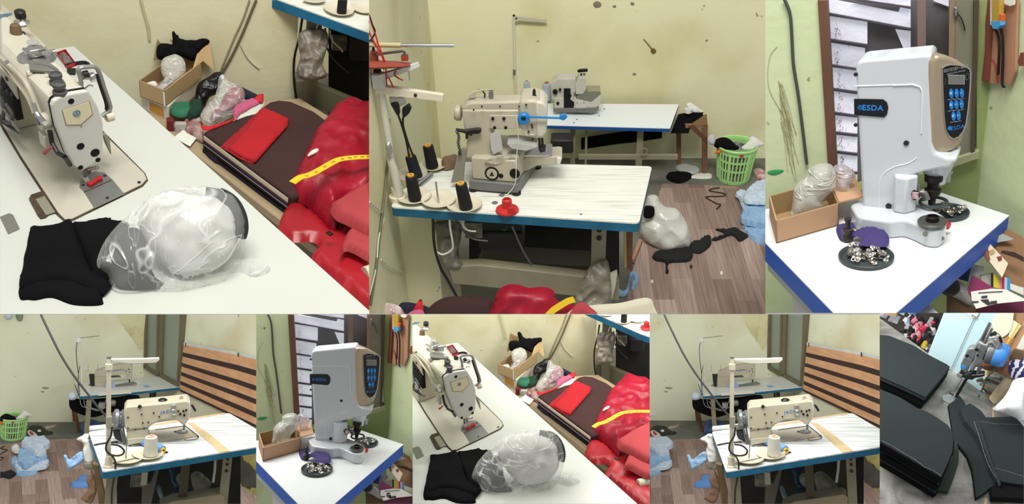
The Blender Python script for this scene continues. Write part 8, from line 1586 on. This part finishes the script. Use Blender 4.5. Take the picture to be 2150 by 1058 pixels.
    kbx = lambda name, label, pts, yv, m, wd=30: solo(P, name, label, 'box', MB().prism(P.ys(pts, yv * k), (0, wd * k, 0)), m, smooth=0, bevel=.8 * k)
    kbx('carton', 'brown carton at the top corner beyond the stacks', zE((100, -30), (210, -30), (215, 70), (160, 105), (110, 80)), 400, CARD); kbx('carton', 'white and blue carton beside the door post', zE((100, 125), (150, 105), (220, 150), (215, 220), (150, 215)), 380, mat('carton_pale', (176, 176, 180), .6, c2=(120, 122, 150), vs=12)); kbx('carton', 'pale carton at the outer edge beyond the stacks', zE((20, 60), (70, 60), (105, 100), (70, 125), (20, 120)), 385, mat('carton_blue', (150, 152, 176), .6, c2=(206, 204, 200), vs=14)); kbx('carton', 'grey carton corner above the brown cloth', zE((20, 10), (100, -30), (110, 40), (60, 62), (20, 70)), 410, mat('carton_tan2', (110, 92, 70), .7))
    back('tan_cloth', 'tan brown cloth draped beyond the upper stack', 'cloth', zE((20, 105), (70, 115), (140, 190), (180, 255), (165, 280), (100, 260), (20, 255)), 340, 8, mat('tan_drape', (168, 122, 66), .85, var=.12), 4); back('board_piece', 'pale blue grey board leaning in the scrap heap', 'board', zE((440, 70), (490, 20), (560, 20), (545, 110), (520, 140)), 560, 2, mat('board_blue', (110, 136, 150), .7), 3, .5, 3); back('wood_panel', 'brown wooden panel leaning at the back wall', 'panel', zE((550, 30), (700, -30), (690, 100), (650, 140), (540, 130)), 570, 2, mat('panel_brown', (110, 88, 62), .8, var=.15), 3, .5, 3)
    # -- person at the right edge
    pa = c(*zE((1290, 590)), d=-14)[0]
    def pt(x, y, d): return P.near(*zE((x, y))[0], pa + V((0, (66 - d) * k, 0)))
    SK = mat('skin', (138, 96, 74), .55, var=.06, vs=8, spec=.35)
    t = Thing(P, 'person', 'person reaching to the cutter, patterned navy cuff and white shirt', 'person', pt(1480, 640, 10))
    # body: forearm running into a hand that holds the far side of the motor, one skin
    arm = [pt(1640, 640, 40), pt(1540, 636, 30), pt(1450, 634, 20), pt(1370, 628, 10), pt(1300, 612, 2), pt(1262, 602, -4)]
    body = MB().tube(arm, [17 * k, 16 * k, 14 * k, 11.5 * k, 9.5 * k, 9 * k], 16, 4)
    palm = pt(1262, 602, -4); hx = (pt(1200, 585, -10) - palm).normalized(); hu = (pt(1262, 540, -4) - palm); hu = (hu - hx * hu.dot(hx)).normalized(); hz = hx.cross(hu)
    body.loft([[palm + hx * d * k + hu * (math.cos(a_) * rw_ * k) + hz * (math.sin(a_) * rt * k) for a_ in [2 * math.pi * j / 12 for j in range(12)]] for d, rw_, rt in ((-6, 8.5, 7), (0, 9.5, 6.5), (8, 10.5, 6), (16, 10.5, 5.5), (22, 9.5, 4.5), (24, 7, 3))])
    for i_, (o_, ln) in enumerate(((7.5, 17), (2.6, 19), (-2.4, 18), (-7, 14))):
        b_ = palm + hx * 21 * k + hu * o_ * k
        body.tube([b_ - hx * 3 * k, b_ + hx * ln * .4 * k, b_ + hx * ln * .7 * k - hz * 4 * k, b_ + hx * ln * .75 * k - hz * 10 * k], [2.7 * k, 2.6 * k, 2.4 * k, 1.9 * k], 8, 3)
    body.tube([palm + hx * 3 * k + hu * 8 * k, palm + hx * 10 * k + hu * 14 * k - hz * 3 * k, palm + hx * 18 * k + hu * 15 * k - hz * 8 * k], [3.6 * k, 3 * k, 2.2 * k], 8, 3)
    t.part('body', body, SK, smooth=60)
    def weave():
        if 'cuff_weave' in MATS: return MATS['cuff_weave']
        m = mat('cuff_weave', (40, 40, 92), .8); nt = m.node_tree; N = nt.nodes; L = nt.links
        tc = N.new('ShaderNodeTexCoord'); wv = N.new('ShaderNodeTexWave'); wv.inputs['Scale'].default_value = 12; wv.inputs['Distortion'].default_value = 5; wv.inputs['Detail'].default_value = 2; wv.inputs['Detail Scale'].default_value = 3
        L.new(tc.outputs['Object'], wv.inputs['Vector']); r = N.new('ShaderNodeValToRGB'); L.new(wv.outputs['Fac'], r.inputs['Fac'])
        r.color_ramp.elements[0].position = .55; r.color_ramp.elements[0].color = lin((38, 38, 88)) + (1,); r.color_ramp.elements[1].position = .68; r.color_ramp.elements[1].color = lin((206, 206, 214)) + (1,)
        L.new(r.outputs['Color'], N['Principled BSDF'].inputs['Base Color']); return m
    ax = (arm[0] - arm[2]).normalized(); ce = pt(1452, 634, 20)
    t.part('cuff', MB().lathe(ce, ax, [(14 * k, 0), (16.5 * k, 0), (18 * k, 8 * k), (19 * k, 26 * k), (21 * k, 60 * k), (17 * k, 60 * k)], 26), weave(), smooth=50, label='navy and white patterned cuff')
    t.part('shirt', MB().puff([pt(x, y, 24) for x, y in ((1640, 640), (1560, 655), (1490, 690), (1440, 760), (1400, 850), (1340, 940), (1260, 1020), (1230, 1050), (1330, 1090), (1480, 1150), (1640, 1260))], nv, 40 * k, 30 * k, 60 * k, 8 * k, 5 * k, .02 / k, 7), mat('shirt_white', (226, 232, 236), .8, spec=.2), smooth=60, label='white shirt')
build_cutting(P8)
